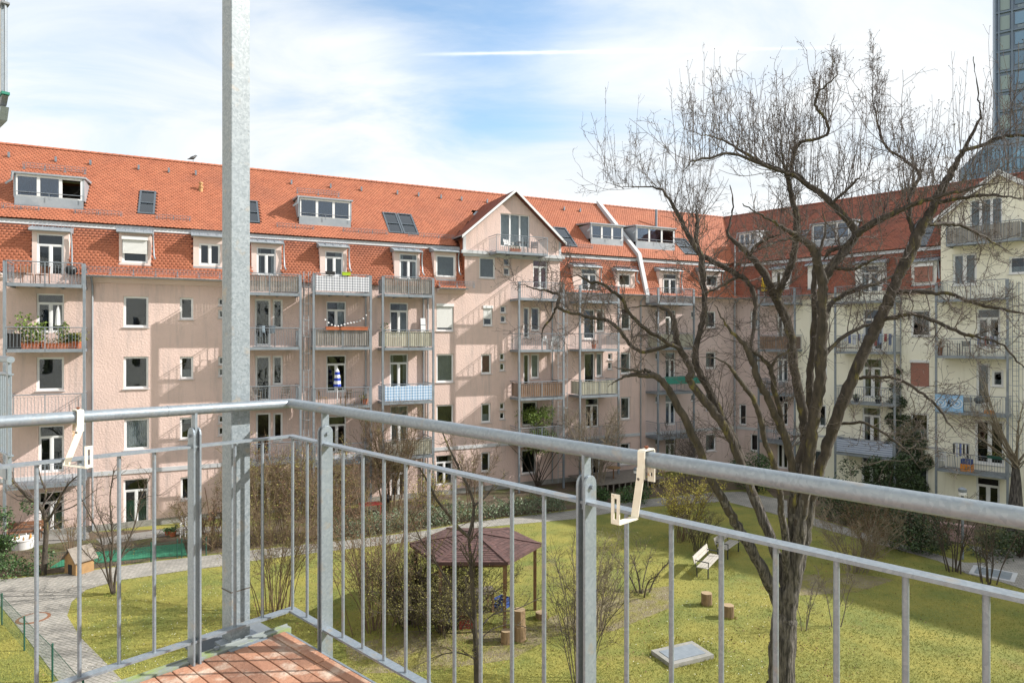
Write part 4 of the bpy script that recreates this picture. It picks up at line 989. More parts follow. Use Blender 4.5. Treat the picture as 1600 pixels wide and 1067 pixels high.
# curved lower block with a grid of glass
p1=pd(1519,250,105)
lb=empty('glass_block',(p1.x,p1.y,0),R(-4),'low curved blue glass block in front of the office tower','office block')
M('blockglass',(0.10,0.20,0.33),(0.14,0.26,0.40),.5,.1,spec=.7); per_object(MATS['blockglass'],.4)
nseg=10; Rr=16
def cp(i): a=R(150-i*7); return (8+Rr*math.cos(a)*.55, 9-Rr*math.sin(a)*.6)
mbk=MB(); ztop=[H+31.8-3.2*max(0,(4-i))**.9*.35 for i in range(nseg+1)]
for i in range(nseg):
    a=cp(i); b_=cp(i+1); mbk.face([(a[0],a[1],0),(b_[0],b_[1],0),(b_[0],b_[1],ztop[i+1]),(a[0],a[1],ztop[i])])
mbk.face([(cp(i)[0],cp(i)[1],ztop[i]) for i in range(nseg+1)])
mbk.build('wall', MATS['towerframe'], lb)
for i in range(nseg):
    a=Vector(cp(i)); b_=Vector(cp(i+1)); d=(b_-a); nrm=Vector((d.y,-d.x)).normalized()*-.08
    if nrm.y>0: nrm=-nrm
    for f_ in range(5,22):
        z0=f_*1.9+.2; z1=z0+1.55
        if z1>min(ztop[i],ztop[i+1]): continue
        for (e0,e1) in ((.06,.46),(.54,.94)):
            q0=a+d*e0+nrm; q1=a+d*e1+nrm
            MB().face([(q0.x,q0.y,z0),(q1.x,q1.y,z0),(q1.x,q1.y,z1),(q0.x,q0.y,z1)]).build('pane', MATS['blockglass'], lb)
# ---------------------------------------------------------------- the balcony in the foreground
def galv_mat():
    m=M('galvnear',(0.5,0.54,0.58)); nt=m.node_tree; N=nt.nodes.new; L=nt.links.new; b=nt.nodes['Principled BSDF']
    tc=N('ShaderNodeTexCoord'); vo=N('ShaderNodeTexVoronoi'); vo.inputs['Scale'].default_value=125; nz=N('ShaderNodeTexNoise'); nz.inputs['Scale'].default_value=14; nz.inputs['Detail'].default_value=8
    mixv=N('ShaderNodeMix'); mixv.data_type='VECTOR'; mixv.inputs['Factor'].default_value=.04; L(tc.outputs['Object'],mixv.inputs['A']); L(nz.outputs['Color'],mixv.inputs['B']); L(mixv.outputs['Result'],vo.inputs['Vector']); L(tc.outputs['Object'],nz.inputs['Vector'])
    r=N('ShaderNodeValToRGB'); r.color_ramp.elements[0].color=(0.20,0.245,0.29,1); r.color_ramp.elements[1].color=(0.36,0.41,0.455,1); L(vo.outputs['Color'],r.inputs[0])
    n2=N('ShaderNodeTexNoise'); n2.inputs['Scale'].default_value=16; n2.inputs['Detail'].default_value=6; L(tc.outputs['Object'],n2.inputs['Vector'])
    mr=N('ShaderNodeMapRange'); mr.inputs['From Min'].default_value=.60; mr.inputs['From Max'].default_value=.78; mr.inputs['To Max'].default_value=.7; L(n2.outputs[0],mr.inputs['Value'])
    mx=N('ShaderNodeMix'); mx.data_type='RGBA'; L(mr.outputs[0],mx.inputs['Factor']); L(r.outputs[0],mx.inputs['A']); mx.inputs['B'].default_value=(0.30,0.24,0.17,1); L(mx.outputs['Result'],b.inputs['Base Color'])
    b.inputs['Metallic'].default_value=.55; r2=N('ShaderNodeMapRange'); r2.inputs['To Min'].default_value=.34; r2.inputs['To Max'].default_value=.58; L(nz.outputs[0],r2.inputs['Value']); L(r2.outputs[0],b.inputs['Roughness'])
    bp=N('ShaderNodeBump'); bp.inputs['Strength'].default_value=.15; bp.inputs['Distance'].default_value=.004; L(nz.outputs[0],bp.inputs['Height']); L(bp.outputs[0],b.inputs['Normal'])
galv_mat()
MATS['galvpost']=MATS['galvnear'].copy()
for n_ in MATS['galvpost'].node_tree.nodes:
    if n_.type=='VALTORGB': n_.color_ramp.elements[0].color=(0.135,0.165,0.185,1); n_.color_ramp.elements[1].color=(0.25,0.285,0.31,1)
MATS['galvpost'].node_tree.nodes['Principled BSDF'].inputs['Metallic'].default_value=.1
for n_ in MATS['galvnear'].node_tree.nodes:
    if n_.type=='VALTORGB': n_.color_ramp.elements[0].color=(0.185,0.22,0.255,1); n_.color_ramp.elements[1].color=(0.255,0.295,0.33,1)
MATS['galvnear'].node_tree.nodes['Principled BSDF'].inputs['Metallic'].default_value=.4
DR=Vector((0.739,-0.674,0)); DL=Vector((-0.654,-0.756,0)); PR=Vector((0.674,0.739,0)); PL=Vector((-0.756,0.654,0))
PC=Vector((-1.018,3.07,0))
def rz(s,z): return PC+DR*s+Vector((0,0,H+z-0.0175*s))
def lz(s,z): return PC+DL*s+Vector((0,0,H+z+0.013*s))
ZH,ZT,ZB,ZD=-.289,-.440,-1.238,-1.325
rail=empty('balcony_railing',rz(0,ZB),0,'galvanised steel balcony railing with round handrail and thin upright bars','railing')
off=Vector(rail.location)
def nb(mb,name,parent=rail,mat='galvnear',smooth=False,bevel=0):
    mb.v=[(v[0]-off.x,v[1]-off.y,v[2]-off.z) for v in mb.v]; return mb.build(name,MATS[mat],parent,smooth=smooth,bevel=bevel)
nb(MB().tube([lz(3.2,ZH),lz(2.0,ZH),lz(.6,ZH),lz(0,ZH),rz(.9,ZH),rz(2.2,ZH),rz(4.2,ZH)],.0215,28),'handrail',smooth=True)
nb(MB().tube([lz(.545,ZH),lz(.549,ZH)],.0225,28),'weld_seam',smooth=True)
up=Vector((0,0,1))
for fn,D,Pn,E_,nm,zz in ((rz,DR,PR,4.2,'top_rail',ZT),(lz,DL,PL,3.2,'top_rail',ZT),(rz,DR,PR,4.2,'bottom_rail',ZB),(lz,DL,PL,3.2,'bottom_rail',ZB)):
    a,b=fn(0,zz),fn(E_,zz); w=.020; t=.0045
    # mitred start at the corner
    bis=(PR+PL); k=w/ max(.3,PR.dot(bis.normalized())); c_in=PC+Vector((0,0,0))
    mi=(bis.normalized()*k); mi.z=0
    P=[]
    for zo in (-t,t):
        P+= [a+mi+Vector((0,0,zo)), a-mi+Vector((0,0,zo)), b-Pn*w+Vector((0,0,zo)), b+Pn*w+Vector((0,0,zo))]
    nb(MB().hexa(P),nm)
bars_r=[.10]+[.445+i*.1345 for i in range(9)]+[1.765+.0+i*.1345 for i in range(1,10)]
def s_at(x,D):
    k=(x-800)/F; return (k*PC.y-PC.x)/(D.x-k*D.y)
bx_r=[480,536,567,600,634,670,710,751,800,850,979,1049,1127,1212,1307,1415,1541]
bx_l=[57,124,186,241,410]
for x in bx_r:
    s=s_at(x,DR); nb(MB().tube([rz(s,ZB),rz(s,ZT)],.0068,12),'baluster',smooth=True)
for s in (s_at(1541,DR)+.125*i for i in (1,2,3)): nb(MB().tube([rz(s,ZB),rz(s,ZT)],.0068,12),'baluster',smooth=True)
for x in bx_l:
    s=s_at(x,DL); nb(MB().tube([lz(s,ZB),lz(s,ZT)],.0068,12),'baluster',smooth=True)
for s in (s_at(57,DL)+.13*i for i in (1,2,3,4)): nb(MB().tube([lz(s,ZB),lz(s,ZT)],.0068,12),'baluster',smooth=True)
nb(MB().tube([rz(.012,ZB),rz(.012,ZT)],.0068,12),'baluster',smooth=True)
nb(MB().tube([lz(s_at(367,DL),ZB),lz(s_at(367,DL),ZT)],.0068,12),'baluster',smooth=True)
def plate(fn,s,D,Pn,th,w,z0,z1,round_top=True):
    mb=MB(); c=fn(s,0); c=Vector((c.x,c.y,0)); dz=fn(s,0).z
    pr=[(-w/2,z0),(w/2,z0),(w/2,z1-w/2)]
    if round_top: pr+=[(w/2*math.cos(a),z1-w/2+w/2*math.sin(a)) for a in [math.pi*i/8 for i in range(1,8)]]
    pr+=[(-w/2,z1-w/2)] if round_top else [(w/2,z1),(-w/2,z1)]
    n=len(pr); A=[c+Pn*p+Vector((0,0,dz+z))-D*th/2 for p,z in pr]; B=[c+Pn*p+Vector((0,0,dz+z))+D*th/2 for p,z in pr]
    b0=len(mb.v); mb.v+=[tuple(q) for q in A+B]
    mb.f.append(tuple(range(n))); mb.f.append(tuple(reversed(range(n,2*n)))); mb.m+=[0,0]
    for i in range(n): mb.f.append((i,n+i,n+(i+1)%n,(i+1)%n)); mb.m.append(0)
    return mb
for fn,D,Pn,x in ((lz,DL,PL,304),(rz,DR,PR,508),(rz,DR,PR,916)):
    s=s_at(x,D); w_=.056
    for k in (-1,1):
        p=nb(plate(fn,s+k*.0125,D,Pn,.008,w_,ZB-.17,ZT+.078),'post',bevel=.0015)
    m=nb(plate(fn,s,D,Pn,.010,.032,ZT-.02,ZH-.012,False),'post_head')
    for z_ in (ZT+.045,):
        c=fn(s,z_); nb(MB().tube([c-D*.026,c+D*.026],.007,8),'bolt',smooth=True)

# tall square steel column standing just outside the railing
pc=lz(s_at(387,DL),0)+PL*.105; pw=.087
col=MB(); A=[]
for z in (H-1.75,H+2.6):
    for a,b in ((-1,-1),(1,-1),(1,1),(-1,1)): A.append(Vector((pc.x,pc.y,z))+DL*(a*pw/2)+PL*(b*pw/2))
col.hexa(A); o=col.build('steel_column',MATS['galvpost'],bevel=.004); 
tag(o,'tall square galvanised steel column behind the balcony railing','column')
# joint line and foot plate as parts
c=Vector((pc.x,pc.y,H-1.105)); mb=MB(); A=[]
for z in (-.0025,.0025):
    for a,b in ((-1,-1),(1,-1),(1,1),(-1,1)): A.append(c+Vector((0,0,z))+DL*(a*(pw/2+.0015))+PL*(b*(pw/2+.0015)))
M('darkline',(0.08,0.07,0.06),rough=.8)
mb.hexa(A).build('joint_line',MATS['darkline'],o)
c=Vector((pc.x,pc.y,H-1.33)); mb=MB(); A=[]
for z in (-.006,.006):
    for a,b in ((-1,-1),(1,-1),(1,1),(-1,1)): A.append(c+Vector((0,0,z))+DL*(a*.085)+PL*(b*.075)-PL*.05)
mb.hexa(A).build('foot_plate',MATS['galvnear'],o)

# white metal flower-box brackets hooked over the handrail
def bracketmat():
    m=M('oldwhite',(0.70,0.67,0.58),(0.60,0.56,0.46),30,.55,c3=(0.32,0.15,0.05),s3=26,t3=(0.60,0.72)); return m
bracketmat()
def strip(path, side, w, th, slots=()):
    mb=MB(); n=len(path); side=Vector(side).normalized()
    P=[Vector(p) for p in path]; N_=[]
    for i in range(n):
        d=(P[min(i+1,n-1)]-P[max(i-1,0)]).normalized(); N_.append(side.cross(d).normalized())
    for i in range(n-1):
        rng=[(-w/2,w/2)] if i not in slots else [(-w/2,-w*.16),(w*.16,w/2)]
        for a,b in rng:
            mb.hexa([P[i]+side*a-N_[i]*th/2,P[i]+side*b-N_[i]*th/2,P[i+1]+side*b-N_[i+1]*th/2,P[i+1]+side*a-N_[i+1]*th/2,P[i]+side*a+N_[i]*th/2,P[i]+side*b+N_[i]*th/2,P[i+1]+side*b+N_[i+1]*th/2,P[i+1]+side*a+N_[i+1]*th/2])
    return mb
def bracket(fn,s,D,inn,label,tiltv,reach,drop,hang,fd=None):
    "inn: horizontal unit vector towards the inside of the balcony"
    h=fn(s,ZH); e=empty('flower_box_bracket',h,0,label,'bracket')
    r=.026; tl=Vector(tiltv)
    back=[-inn*r+Vector((0,0,-hang)),-inn*r+Vector((0,0,-hang+.014)),-inn*r+Vector((0,0,-.04)),-inn*r+Vector((0,0,-.02)),-inn*r+Vector((0,0,r-.004)),-inn*(r-.004)+Vector((0,0,r)),inn*(r-.004)+Vector((0,0,r)),inn*r+Vector((0,0,r-.004)),inn*r+Vector((0,0,-.05))]
    down=inn*(r+.002)+Vector((0,0,-drop))+tl
    strip(back,D,.022,.003,slots=(1,)).build('hook',MATS['oldwhite'],e)
    strip([inn*(r+.0035)+Vector((0,0,-.02)),inn*(r+.0035)+Vector((0,0,-.05))+tl*.1,down],D,.022,.003).build('arm',MATS['oldwhite'],e)
    fdir=inn if fd is None else Vector(fd).normalized()
    out=down+fdir*reach+(tl*.25 if fd is None else Vector((0,0,-.012)))
    strip([down,down+(out-down)*.15,out],D if fd is None else fdir.cross(Vector((0,0,1))),.026,.003).build('foot',MATS['oldwhite'],e)
    u=Vector((0,0,1))-inn*.02
    strip([out,out+u*.012,out+u*.066,out+u*.078],D,.026,.003,slots=(1,)).build('lip',MATS['oldwhite'],e)
    MB().lathe([(.003,0),(.003,.003),(.006,.004),(.006,.009),(.003,.010)],8,(0,0,r)).build('screw',MATS['brownrust'],e,smooth=True)
    MB().tube([down*.32+inn*(r*.7),down*.32+inn*(r*.7+.0045)],.004,8).build('hole',MATS['darkline'],e)
    return e
M('brownrust',(0.16,0.05,0.02),(0.10,0.035,0.02),40,.9)
bracket(lz,s_at(122,DL),DL,-PL,'white metal flower box bracket hooked over the shorter side handrail',DL*.045,.075,.165,.075,fd=-DL*.75-PL*.66)
bracket(rz,s_at(1010,DR),DR,-PR,'rust-edged cream flower box bracket on the long front handrail beside the bench view',DR*(-.02),.085,.158,.065)

# wooden deck: short boards laid along the front rail
M('deckwood',(0.34,0.175,0.11),(0.25,0.12,0.075),5,.75,bump=.35,bscale=60,c3=(0.46,0.37,0.30),s3=6.5,t3=(0.52,0.68),stretch=(1,1,1),coord='World'); per_object(MATS['deckwood'],.28)
deck=empty('balcony_deck',(PC.x,PC.y,H+ZD),math.atan2(DR.y,DR.x),'reddish brown wooden balcony deck of short narrow boards','deck')
# local frame: x along the front rail, y towards outside (PR)
bm_=MB(); L_,w_=.372,.0565
pm_=MB().box(0,L_,0,w_,-.022,0).build('board_proto',MATS['deckwood'],bevel=.0025); pme=pm_.data; bpy.data.objects.remove(pm_)
pme.name='board'
cnt=0; rest=MB()
for r_ in range(0,44):
    for c_ in range(-1,12):
        x=.01+c_*(L_+.005)+(.0 if (r_//4)%2==0 else 0); y=-.035-(r_+1)*(w_+.005)
        if x<-.01: continue
        if x+L_*.0>4.0: continue
        if cnt<300 and (c_<7): 
            o=link('board',pme,deck); o.location=(x,y,random.uniform(-.0015,.0015)); o.rotation_euler=(0,0,random.uniform(-.003,.003)); cnt+=1
        else: rest.box(x,x+L_,y,y+w_,-.022,0)
o=rest.build('boards',MATS['deckwood'],deck); o['kind']='stuff'
MB().box(.0,4.1,-2.9,-.02,-.10,-.026).build('substructure',MATS['grating'],deck)
M('mossymetal',(0.28,0.31,0.32),(0.22,0.25,0.22),6,.6,metal=.2,c3=(0.24,0.30,0.12),s3=9,t3=(.48,.62))
MB().box(-.035,.0,-2.9,.0,-.03,.004).box(-.04,-.035,-2.9,.0,-.12,.010).build('edge_strip',MATS['mossymetal'],deck)
MB().box(.0,4.1,-.03,-.02,-.10,-.008).build('edge_strip',MATS['galvnear'],deck)
gmb=MB()
for i in range(26): gmb.box(-.30+i*.009,-.298+i*.009,-.36,-.03,-.06,-.03)
for i in range(3): gmb.box(-.30,-.06,-.355+i*.155,-.350+i*.155,-.058,-.034)
gmb.build('grating',MATS['galv'],deck)
for y in (-.33,): MB().lathe([(.012,0),(.012,.01),(.006,.012)],8,(-.03,y,.006)).build('bolt',MATS['galvnear'],deck)

# pieces of the neighbours' balconies at the left edge
def small_rail(name,label,x,y0,y1,Y):
    p=pd(x,y0,Y); e=empty(name,(p.x,p.y,0),math.atan2(DR.y,DR.x),label,'balcony'); return e,p
e,p=small_rail('neighbour_balcony','neighbouring steel balcony with round handrail at the same level',17,562,720,9.0)
zt=pd(20,562,9).z; zm=pd(20,585,9).z; zb=pd(20,712,9).z
MB().tube([(.0,-.0,zt),(-2.5,0,zt)],.045,14).build('handrail',MATS['galvnear'],e,smooth=True)
MB().box(-2.5,.02,-.03,.03,zm-.01,zm+.01).build('top_rail',MATS['galvnear'],e); MB().box(-2.5,.02,-.03,.03,zb-.01,zb+.01).build('bottom_rail',MATS['galvnear'],e)
MB().box(-.16,-.06,-.02,.02,zb-.4,zt).build('post',MATS['galvnear'],e)
for i in range(12): MB().tube([(-.0-i*.12,0,zb),(-.0-i*.12,0,zm)],.012,8).build('baluster',MATS['galvnear'],e)
MB().box(-2.5,-.14,-.03,.03,zb-.34,zb-.2).build('deck_frame',MATS['galv'],e)
e,p=small_rail('upper_balcony','end of a higher steel balcony with green-edged plate and frosted panel',5,150,190,8.0)
def Z8(y): return pd(5,y,8).z
MB().box(-1.6,.14,-.04,.04,Z8(152),Z8(148)).build('floor_plate',MATS['awning'],e)
MB().hexa([(-1.6,-.03,Z8(165)),(.02,-.03,Z8(165)),(.02,.03,Z8(165)),(-1.6,.03,Z8(165)),(-1.6,-.03,Z8(153)),(.12,-.03,Z8(153)),(.12,.03,Z8(153)),(-1.6,.03,Z8(153))]).build('floor_edge',MATS['grating'],e)
MB().hexa([(-1.6,-.04,Z8(188)),(.0,-.04,Z8(188)),(.0,.04,Z8(188)),(-1.6,.04,Z8(188)),(-1.6,-.04,Z8(170)),(.10,-.04,Z8(170)),(.10,.04,Z8(170)),(-1.6,.04,Z8(170))]).build('bracket',MATS['galvnear'],e)
MB().box(-1.6,.03,-.02,.02,Z8(147),Z8(-30)).build('frosted_panel',MATS['curtain'],e)
MB().tube([(.11,0,Z8(148)),(.11,0,Z8(-60))],.012,8).build('tie_rod',MATS['galv'],e); MB().box(.045,.065,-.03,.03,Z8(148),Z8(-60)).build('panel_frame',MATS['galvnear'],e)
MB().box(-1.6,.14,-.04,.04,Z8(12),Z8(9)).build('bracket',MATS['grating'],e)
# ---------------------------------------------------------------- bare trees and shrubs
def unit(v): return v/(np.linalg.norm(v,axis=-1,keepdims=True)+1e-9)
def grow(rs, P0, D, L, K, jit, upb, droop=0.0):
    "N curved twigs of K points"
    N=len(P0); P=np.zeros((N,K,3)); P[:,0]=P0; d=D.copy(); st=(L/(K-1))[:,None]
    for k in range(1,K):
        d=unit(d+rs.normal(0,jit,(N,3))+np.array([0,0,1.0])*upb-np.array([0,0,1.0])*droop*(k/K))
        P[:,k]=P[:,k-1]+d*st
    return P
def kids(rs, P, n, lo=0.15, hi=1.0, ang=(0.5,1.0)):
    "n start points per parent polyline with side directions"
    N,K,_=P.shape; idx=np.repeat(np.arange(N),n); u=rs.uniform(lo,hi,len(idx))*(K-1); i=np.minimum(u.astype(int),K-2); f=(u-i)[:,None]
    A=P[idx,i]; B=P[idx,i+1]; S=A+(B-A)*f; T=unit(B-A)
    rnd=rs.normal(0,1,(len(idx),3)); perp=unit(rnd-T*(rnd*T).sum(1,keepdims=True)); a=rs.uniform(ang[0],ang[1],len(idx))[:,None]
    return S, unit(T*np.cos(a)+perp*np.sin(a)), idx, u/(K-1)
def taper(N,K,r0,r1): 
    w=np.linspace(0,1,K)[None]; r0=np.broadcast_to(np.asarray(r0).reshape(-1,1),(N,1)); return r0*(1-w)+r1*w
def catmull(P, m):
    P=np.asarray(P); out=[]; n=len(P)
    for i in range(n-1):
        p0=P[max(i-1,0)];p1=P[i];p2=P[i+1];p3=P[min(i+2,n-1)]
        for t in np.linspace(0,1,m,endpoint=False):
            out.append(.5*((2*p1)+(-p0+p2)*t+(2*p0-5*p1+4*p2-p3)*t*t+(-p0+3*p1-3*p2+p3)*t**3))
    out.append(P[-1]); return np.array(out)
def leaves(rs, P, size, spread=0.0):
    "one small folded leaf (two triangles) at each point"
    N=len(P); C=P+rs.normal(0,spread,(N,3)) if spread else P
    a=unit(rs.normal(0,1,(N,3))); b=unit(np.cross(a,rs.normal(0,1,(N,3)))); s=(size*rs.uniform(.55,1.25,N))[:,None]
    V=np.stack([C-a*s*.1,C+a*s*.45+b*s*.33,C+a*s*1.0,C+a*s*.45-b*s*.33],axis=1)
    base=(np.arange(N)*4)[:,None]; return V.reshape(-1,3), base+np.array([0,1,2,3])[None]

# ===== the big bare tree
TB=16.6
limbs=[ # (points (x,y,width px), depth offset start, end)
 ([(1224,1160,56),(1222,1100,50),(1221,1040,47),(1224,985,48),(1228,945,54),(1238,905,44)],0,0),
 # left leader group
 ([(1226,958,36),(1205,915,32),(1182,872,27),(1160,835,25),(1140,800,23),(1107,740,20),(1087,690,18),(1055,627,16),(1040,602,15),(1025,588,14),(1000,586,12),(978,588,10),(962,596,7),(950,604,5)],0,-1.6),
 ([(1025,588,9),(1012,580,8),(996,580,7),(975,577,5),(955,573,3)],-1.2,-2.0),
 ([(1232,930,30),(1215,870,27),(1195,815,25),(1175,765,23),(1157,722,21),(1135,672,19),(1107,632,18),(1082,602,16),(1076,590,15),(1080,578,15),(1070,558,14),(1062,545,13),(1056,518,13),(1051,494,12),(1036,481,11),(1015,478,9),(990,480,7),(968,486,5)],0,.9),
 ([(1062,545,10),(1030,528,9),(1005,510,9),(985,492,8),(972,467,8),(945,446,7),(920,440,6),(902,430,5),(880,436,3)],.5,-.8),
 ([(1056,535,9),(1020,548,8),(992,545,8),(972,520,8),(952,502,8),(920,495,8),(887,487,7),(870,477,8),(875,462,7),(855,455,6),(830,450,5),(817,445,4),(805,452,3)],.6,1.8),
 ([(870,478,6),(862,495,5),(850,512,4),(846,535,3)],1.7,2.0),
 ([(1163,722,20),(1140,675,19),(1120,635,17),(1100,595,16),(1086,562,14),(1092,525,13),(1100,490,13),(1100,455,12),(1098,425,12),(1095,400,11),(1075,367,9),(1062,340,8),(1048,315,6),(1031,296,5),(1000,292,4),(972,292,3.5),(944,284,3)],.4,2.6),
 ([(1090,390,8),(1088,370,8),(1090,345,7),(1086,330,6)],2.0,2.2),
 ([(1095,398,10),(1120,412,10),(1155,430,10),(1172,445,10),(1180,467,11),(1180,492,10),(1173,545,10),(1174,562,10)],1.9,.6),
 ([(1155,430,7),(1135,442,6),(1110,455,5),(1085,462,4)],1.5,1.0),
 # middle left
 ([(1226,965,24),(1231,915,24),(1236,860,23),(1238,800,22),(1240,760,20),(1235,715,18),(1220,668,17),(1199,622,16),(1185,595,15),(1176,567,14),(1162,537,12),(1140,515,10),(1127,495,8),(1118,475,6)],.2,-1.4),
 ([(1238,720,14),(1222,655,12),(1211,612,12),(1205,582,11),(1199,567,10),(1180,552,8),(1160,540,7)],.2,-.9),
 ([(1225,970,24),(1229,925,24),(1228,870,21),(1222,800,18),(1212,735,15),(1196,695,13),(1186,650,12),(1175,620,11),(1160,600,10),(1147,582,9),(1135,567,7),(1110,557,5),(1085,560,3)],.2,-2.4),
 ([(1205,582,7),(1212,560,6),(1228,552,5),(1240,535,4)],-.3,-.9),
 # centre left
 ([(1225,980,36),(1229,935,36),(1235,890,34),(1240,850,30),(1242,790,27),(1246,735,24),(1257,692,23),(1257,660,22),(1250,620,21),(1242,582,20),(1238,548,20),(1231,505,20),(1212,466,19),(1205,450,16),(1192,425,14),(1172,400,12),(1150,380,10),(1136,364,8),(1141,348,7),(1146,317,6),(1140,290,4)],0,1.8),
 ([(1212,466,15),(1225,440,14),(1237,410,13),(1243,377,12),(1245,342,11),(1238,315,10),(1232,285,8),(1225,260,6),(1222,235,4),(1215,205,3)],.9,.2),
 ([(1232,278,7),(1246,228,6),(1268,219,5.5),(1290,213,5),(1294,200,5),(1285,178,5),(1274,168,4.5),(1281,143,4.5),(1307,117,4),(1303,91,2.5)],.3,-1.0),
 ([(1172,400,7),(1180,385,6),(1200,372,5),(1222,366,4)],1.4,.2),
 # centre
 ([(1226,980,40),(1231,940,42),(1239,895,40),(1248,840,34),(1254,790,30),(1262,737,28),(1266,700,27),(1272,650,25),(1281,600,24),(1283,550,22),(1285,500,21),(1285,470,21),(1285,440,20),(1277,405,16),(1267,385,14),(1245,370,12),(1225,357,10),(1200,342,8),(1177,329,6),(1160,320,4)],0,-1.6),
 ([(1229,960,26),(1238,905,26),(1252,830,25),(1262,770,24),(1266,660,18),(1265,600,17),(1270,550,16),(1273,500,15),(1272,455,13),(1274,420,11),(1282,390,9),(1290,355,7),(1284,325,5)],.5,1.9),
 ([(1285,445,18),(1300,417,17),(1320,392,16),(1337,367,15),(1325,346,12),(1300,318,12),(1275,297,11),(1262,290,10),(1246,275,9),(1222,268,8),(1190,254,7),(1158,236,6),(1127,218,5),(1097,211,4),(1066,200,3)],-.4,.9),
 ([(1337,367,13),(1362,350,13),(1392,335,11),(1420,322,9),(1450,312,8),(1480,303,6),(1510,297,5),(1545,288,4),(1580,285,3)],-.6,-2.2),
 ([(1337,372,9),(1318,385,8),(1298,392,8),(1287,405,8)],-.3,-.1),
 ([(1262,290,7),(1235,272,6),(1200,262,6),(1145,240,5),(1108,247,4.5),(1083,252,4),(1066,270,3)],.2,-1.4),
 ([(1300,318,6),(1320,300,5),(1335,285,4),(1350,270,3)],0,-.5),
 ([(1289,500,12),(1296,478,11),(1325,457,10),(1360,445,9),(1395,432,7),(1425,428,4)],-.3,.9),
 ([(1284,562,9),(1312,530,9),(1350,510,8),(1372,500,6)],-.2,.2),
 # right leader
 ([(1226,985,40),(1231,948,42),(1240,905,40),(1256,840,34),(1266,780,30),(1278,738,27),(1292,700,25),(1308,650,25),(1330,595,24),(1350,550,24),(1366,518,24),(1382,483,23),(1400,442,21),(1415,410,20),(1430,375,19),(1440,352,17),(1460,320,15),(1478,283,14),(1492,260,13),(1503,238,11),(1526,196,8),(1531,170,5),(1526,130,3),(1520,90,2)],0,-.8),
 ([(1500,238,8),(1535,226,7),(1570,213,6),(1600,213,5),(1640,206,4)],-.8,-1.8),
 ([(1430,372,9),(1422,345,8),(1421,323,7),(1425,296,6.5),(1437,275,6),(1417,253,5),(1386,231,4.5),(1373,200,3.5),(1364,148,3),(1364,80,2)],-.5,.8),
 ([(1400,457,11),(1425,455,9),(1450,457,9),(1487,460,8),(1525,475,8),(1562,482,7),(1600,490,6),(1650,492,4)],-.4,-2.6),
 ([(1370,503,11),(1400,495,10),(1432,492,9),(1462,502,8),(1500,520,8),(1520,525,7),(1550,515,4)],-.3,-2.8),
 ([(1512,522,6),(1540,530,5),(1562,537,5),(1590,562,4),(1620,600,3)],-2.5,-3.2),
 ([(1335,590,8),(1362,589,8),(1400,592,7),(1430,607,6.5),(1462,632,6),(1482,660,5),(1500,682,3.5)],-.2,-2.4),
 ([(1315,662,7),(1350,660,6),(1380,677,5.5),(1412,700,4.5),(1440,735,3)],-.2,-2.2),
 ([(1440,352,8),(1470,350,7),(1500,352,6),(1540,372,5),(1580,395,4)],-.5,1.6),
 ([(1460,318,8),(1490,312,7),(1525,306,6),(1560,305,5),(1600,312,4)],-.6,-1.4),
 ([(1300,417,8),(1330,420,6),(1360,408,5),(1385,398,4)],-.3,-1.5),
 ([(1245,370,6),(1225,375,5),(1195,385,5),(1165,402,4)],-.8,-2.2),
]
tree=empty('bare_tree',g(1224,1131.0,0).xyz if False else pd(1224,1160,TB),0,'big bare spreading tree with mossy limbs growing in the lawn','tree')
tloc=np.array(pd(1224,1160,TB)); tree.location=(tloc[0],tloc[1],0); tl0=np.array([tloc[0],tloc[1],0.0])
rs=np.random.RandomState(5); wood=NP(); thin=NP(); LP=[]
for pts,d0,d1 in limbs:
    n=len(pts); arr=[]; rad=[]
    ln=np.cumsum([0]+[math.hypot(pts[i+1][0]-pts[i][0],pts[i+1][1]-pts[i][1]) for i in range(n-1)]); ln=ln/ln[-1]
    for (x,y,w),u in zip(pts,ln):
        Y=TB+d0+(d1-d0)*u; arr.append(np.array(pd(x,y,Y))); rad.append(w*.5*Y/F*(.84 if y>960 else (.62 if y>690 else (.70 if y>430 else .86))))
    C=catmull(arr,5); r_=np.interp(np.linspace(0,n-1,len(C)),np.arange(n),rad)
    C=C+rs.normal(0,.012,C.shape); C[0]=arr[0]
    if d0==0 and pts[0][1]>1100: C[0,2]=min(C[0,2],-.1)
    S=14 if rad[0]>.25 else (10 if rad[0]>.08 else 7)
    rr=r_*(1+rs.normal(0,.035,len(r_)))*np.interp(np.linspace(0,1,len(r_)),[0,.72,1],[1,1,.22])
    V,Q=np_tubes((C-tl0)[None],rr[None],S)
    if rad[0]>.2: V=V+rs.normal(0,.006,V.shape)
    zc=V[Q].mean(1)[:,2]+rs.normal(0,.35,len(Q)); lowm=zc<(5.6 if rad[0]>.12 else 2.0)
    wood.add(V,[Q[lowm],Q[~lowm]] if lowm.any() and (~lowm).any() else Q,0)
    if lowm.any() and (~lowm).any(): wood.M[-1]+=1
    elif not lowm.any(): wood.M[-1]+=1; LP.append((C,rr))
base=np.array([[tloc[0],tloc[1],-.3]]); 
V,Q=np_tubes((np.array([[tloc[0],tloc[1],-.3],[tloc[0],tloc[1],.05],[tloc[0],tloc[1],.35],[tloc[0]-.01,tloc[1],.9]])-tl0)[None],np.array([[.62,.52,.44,.40]]),14); wood.add(V,Q,0)
wood.build('trunk',[MATS['barktrunk'],MATS['bark']],tree,smooth=True)
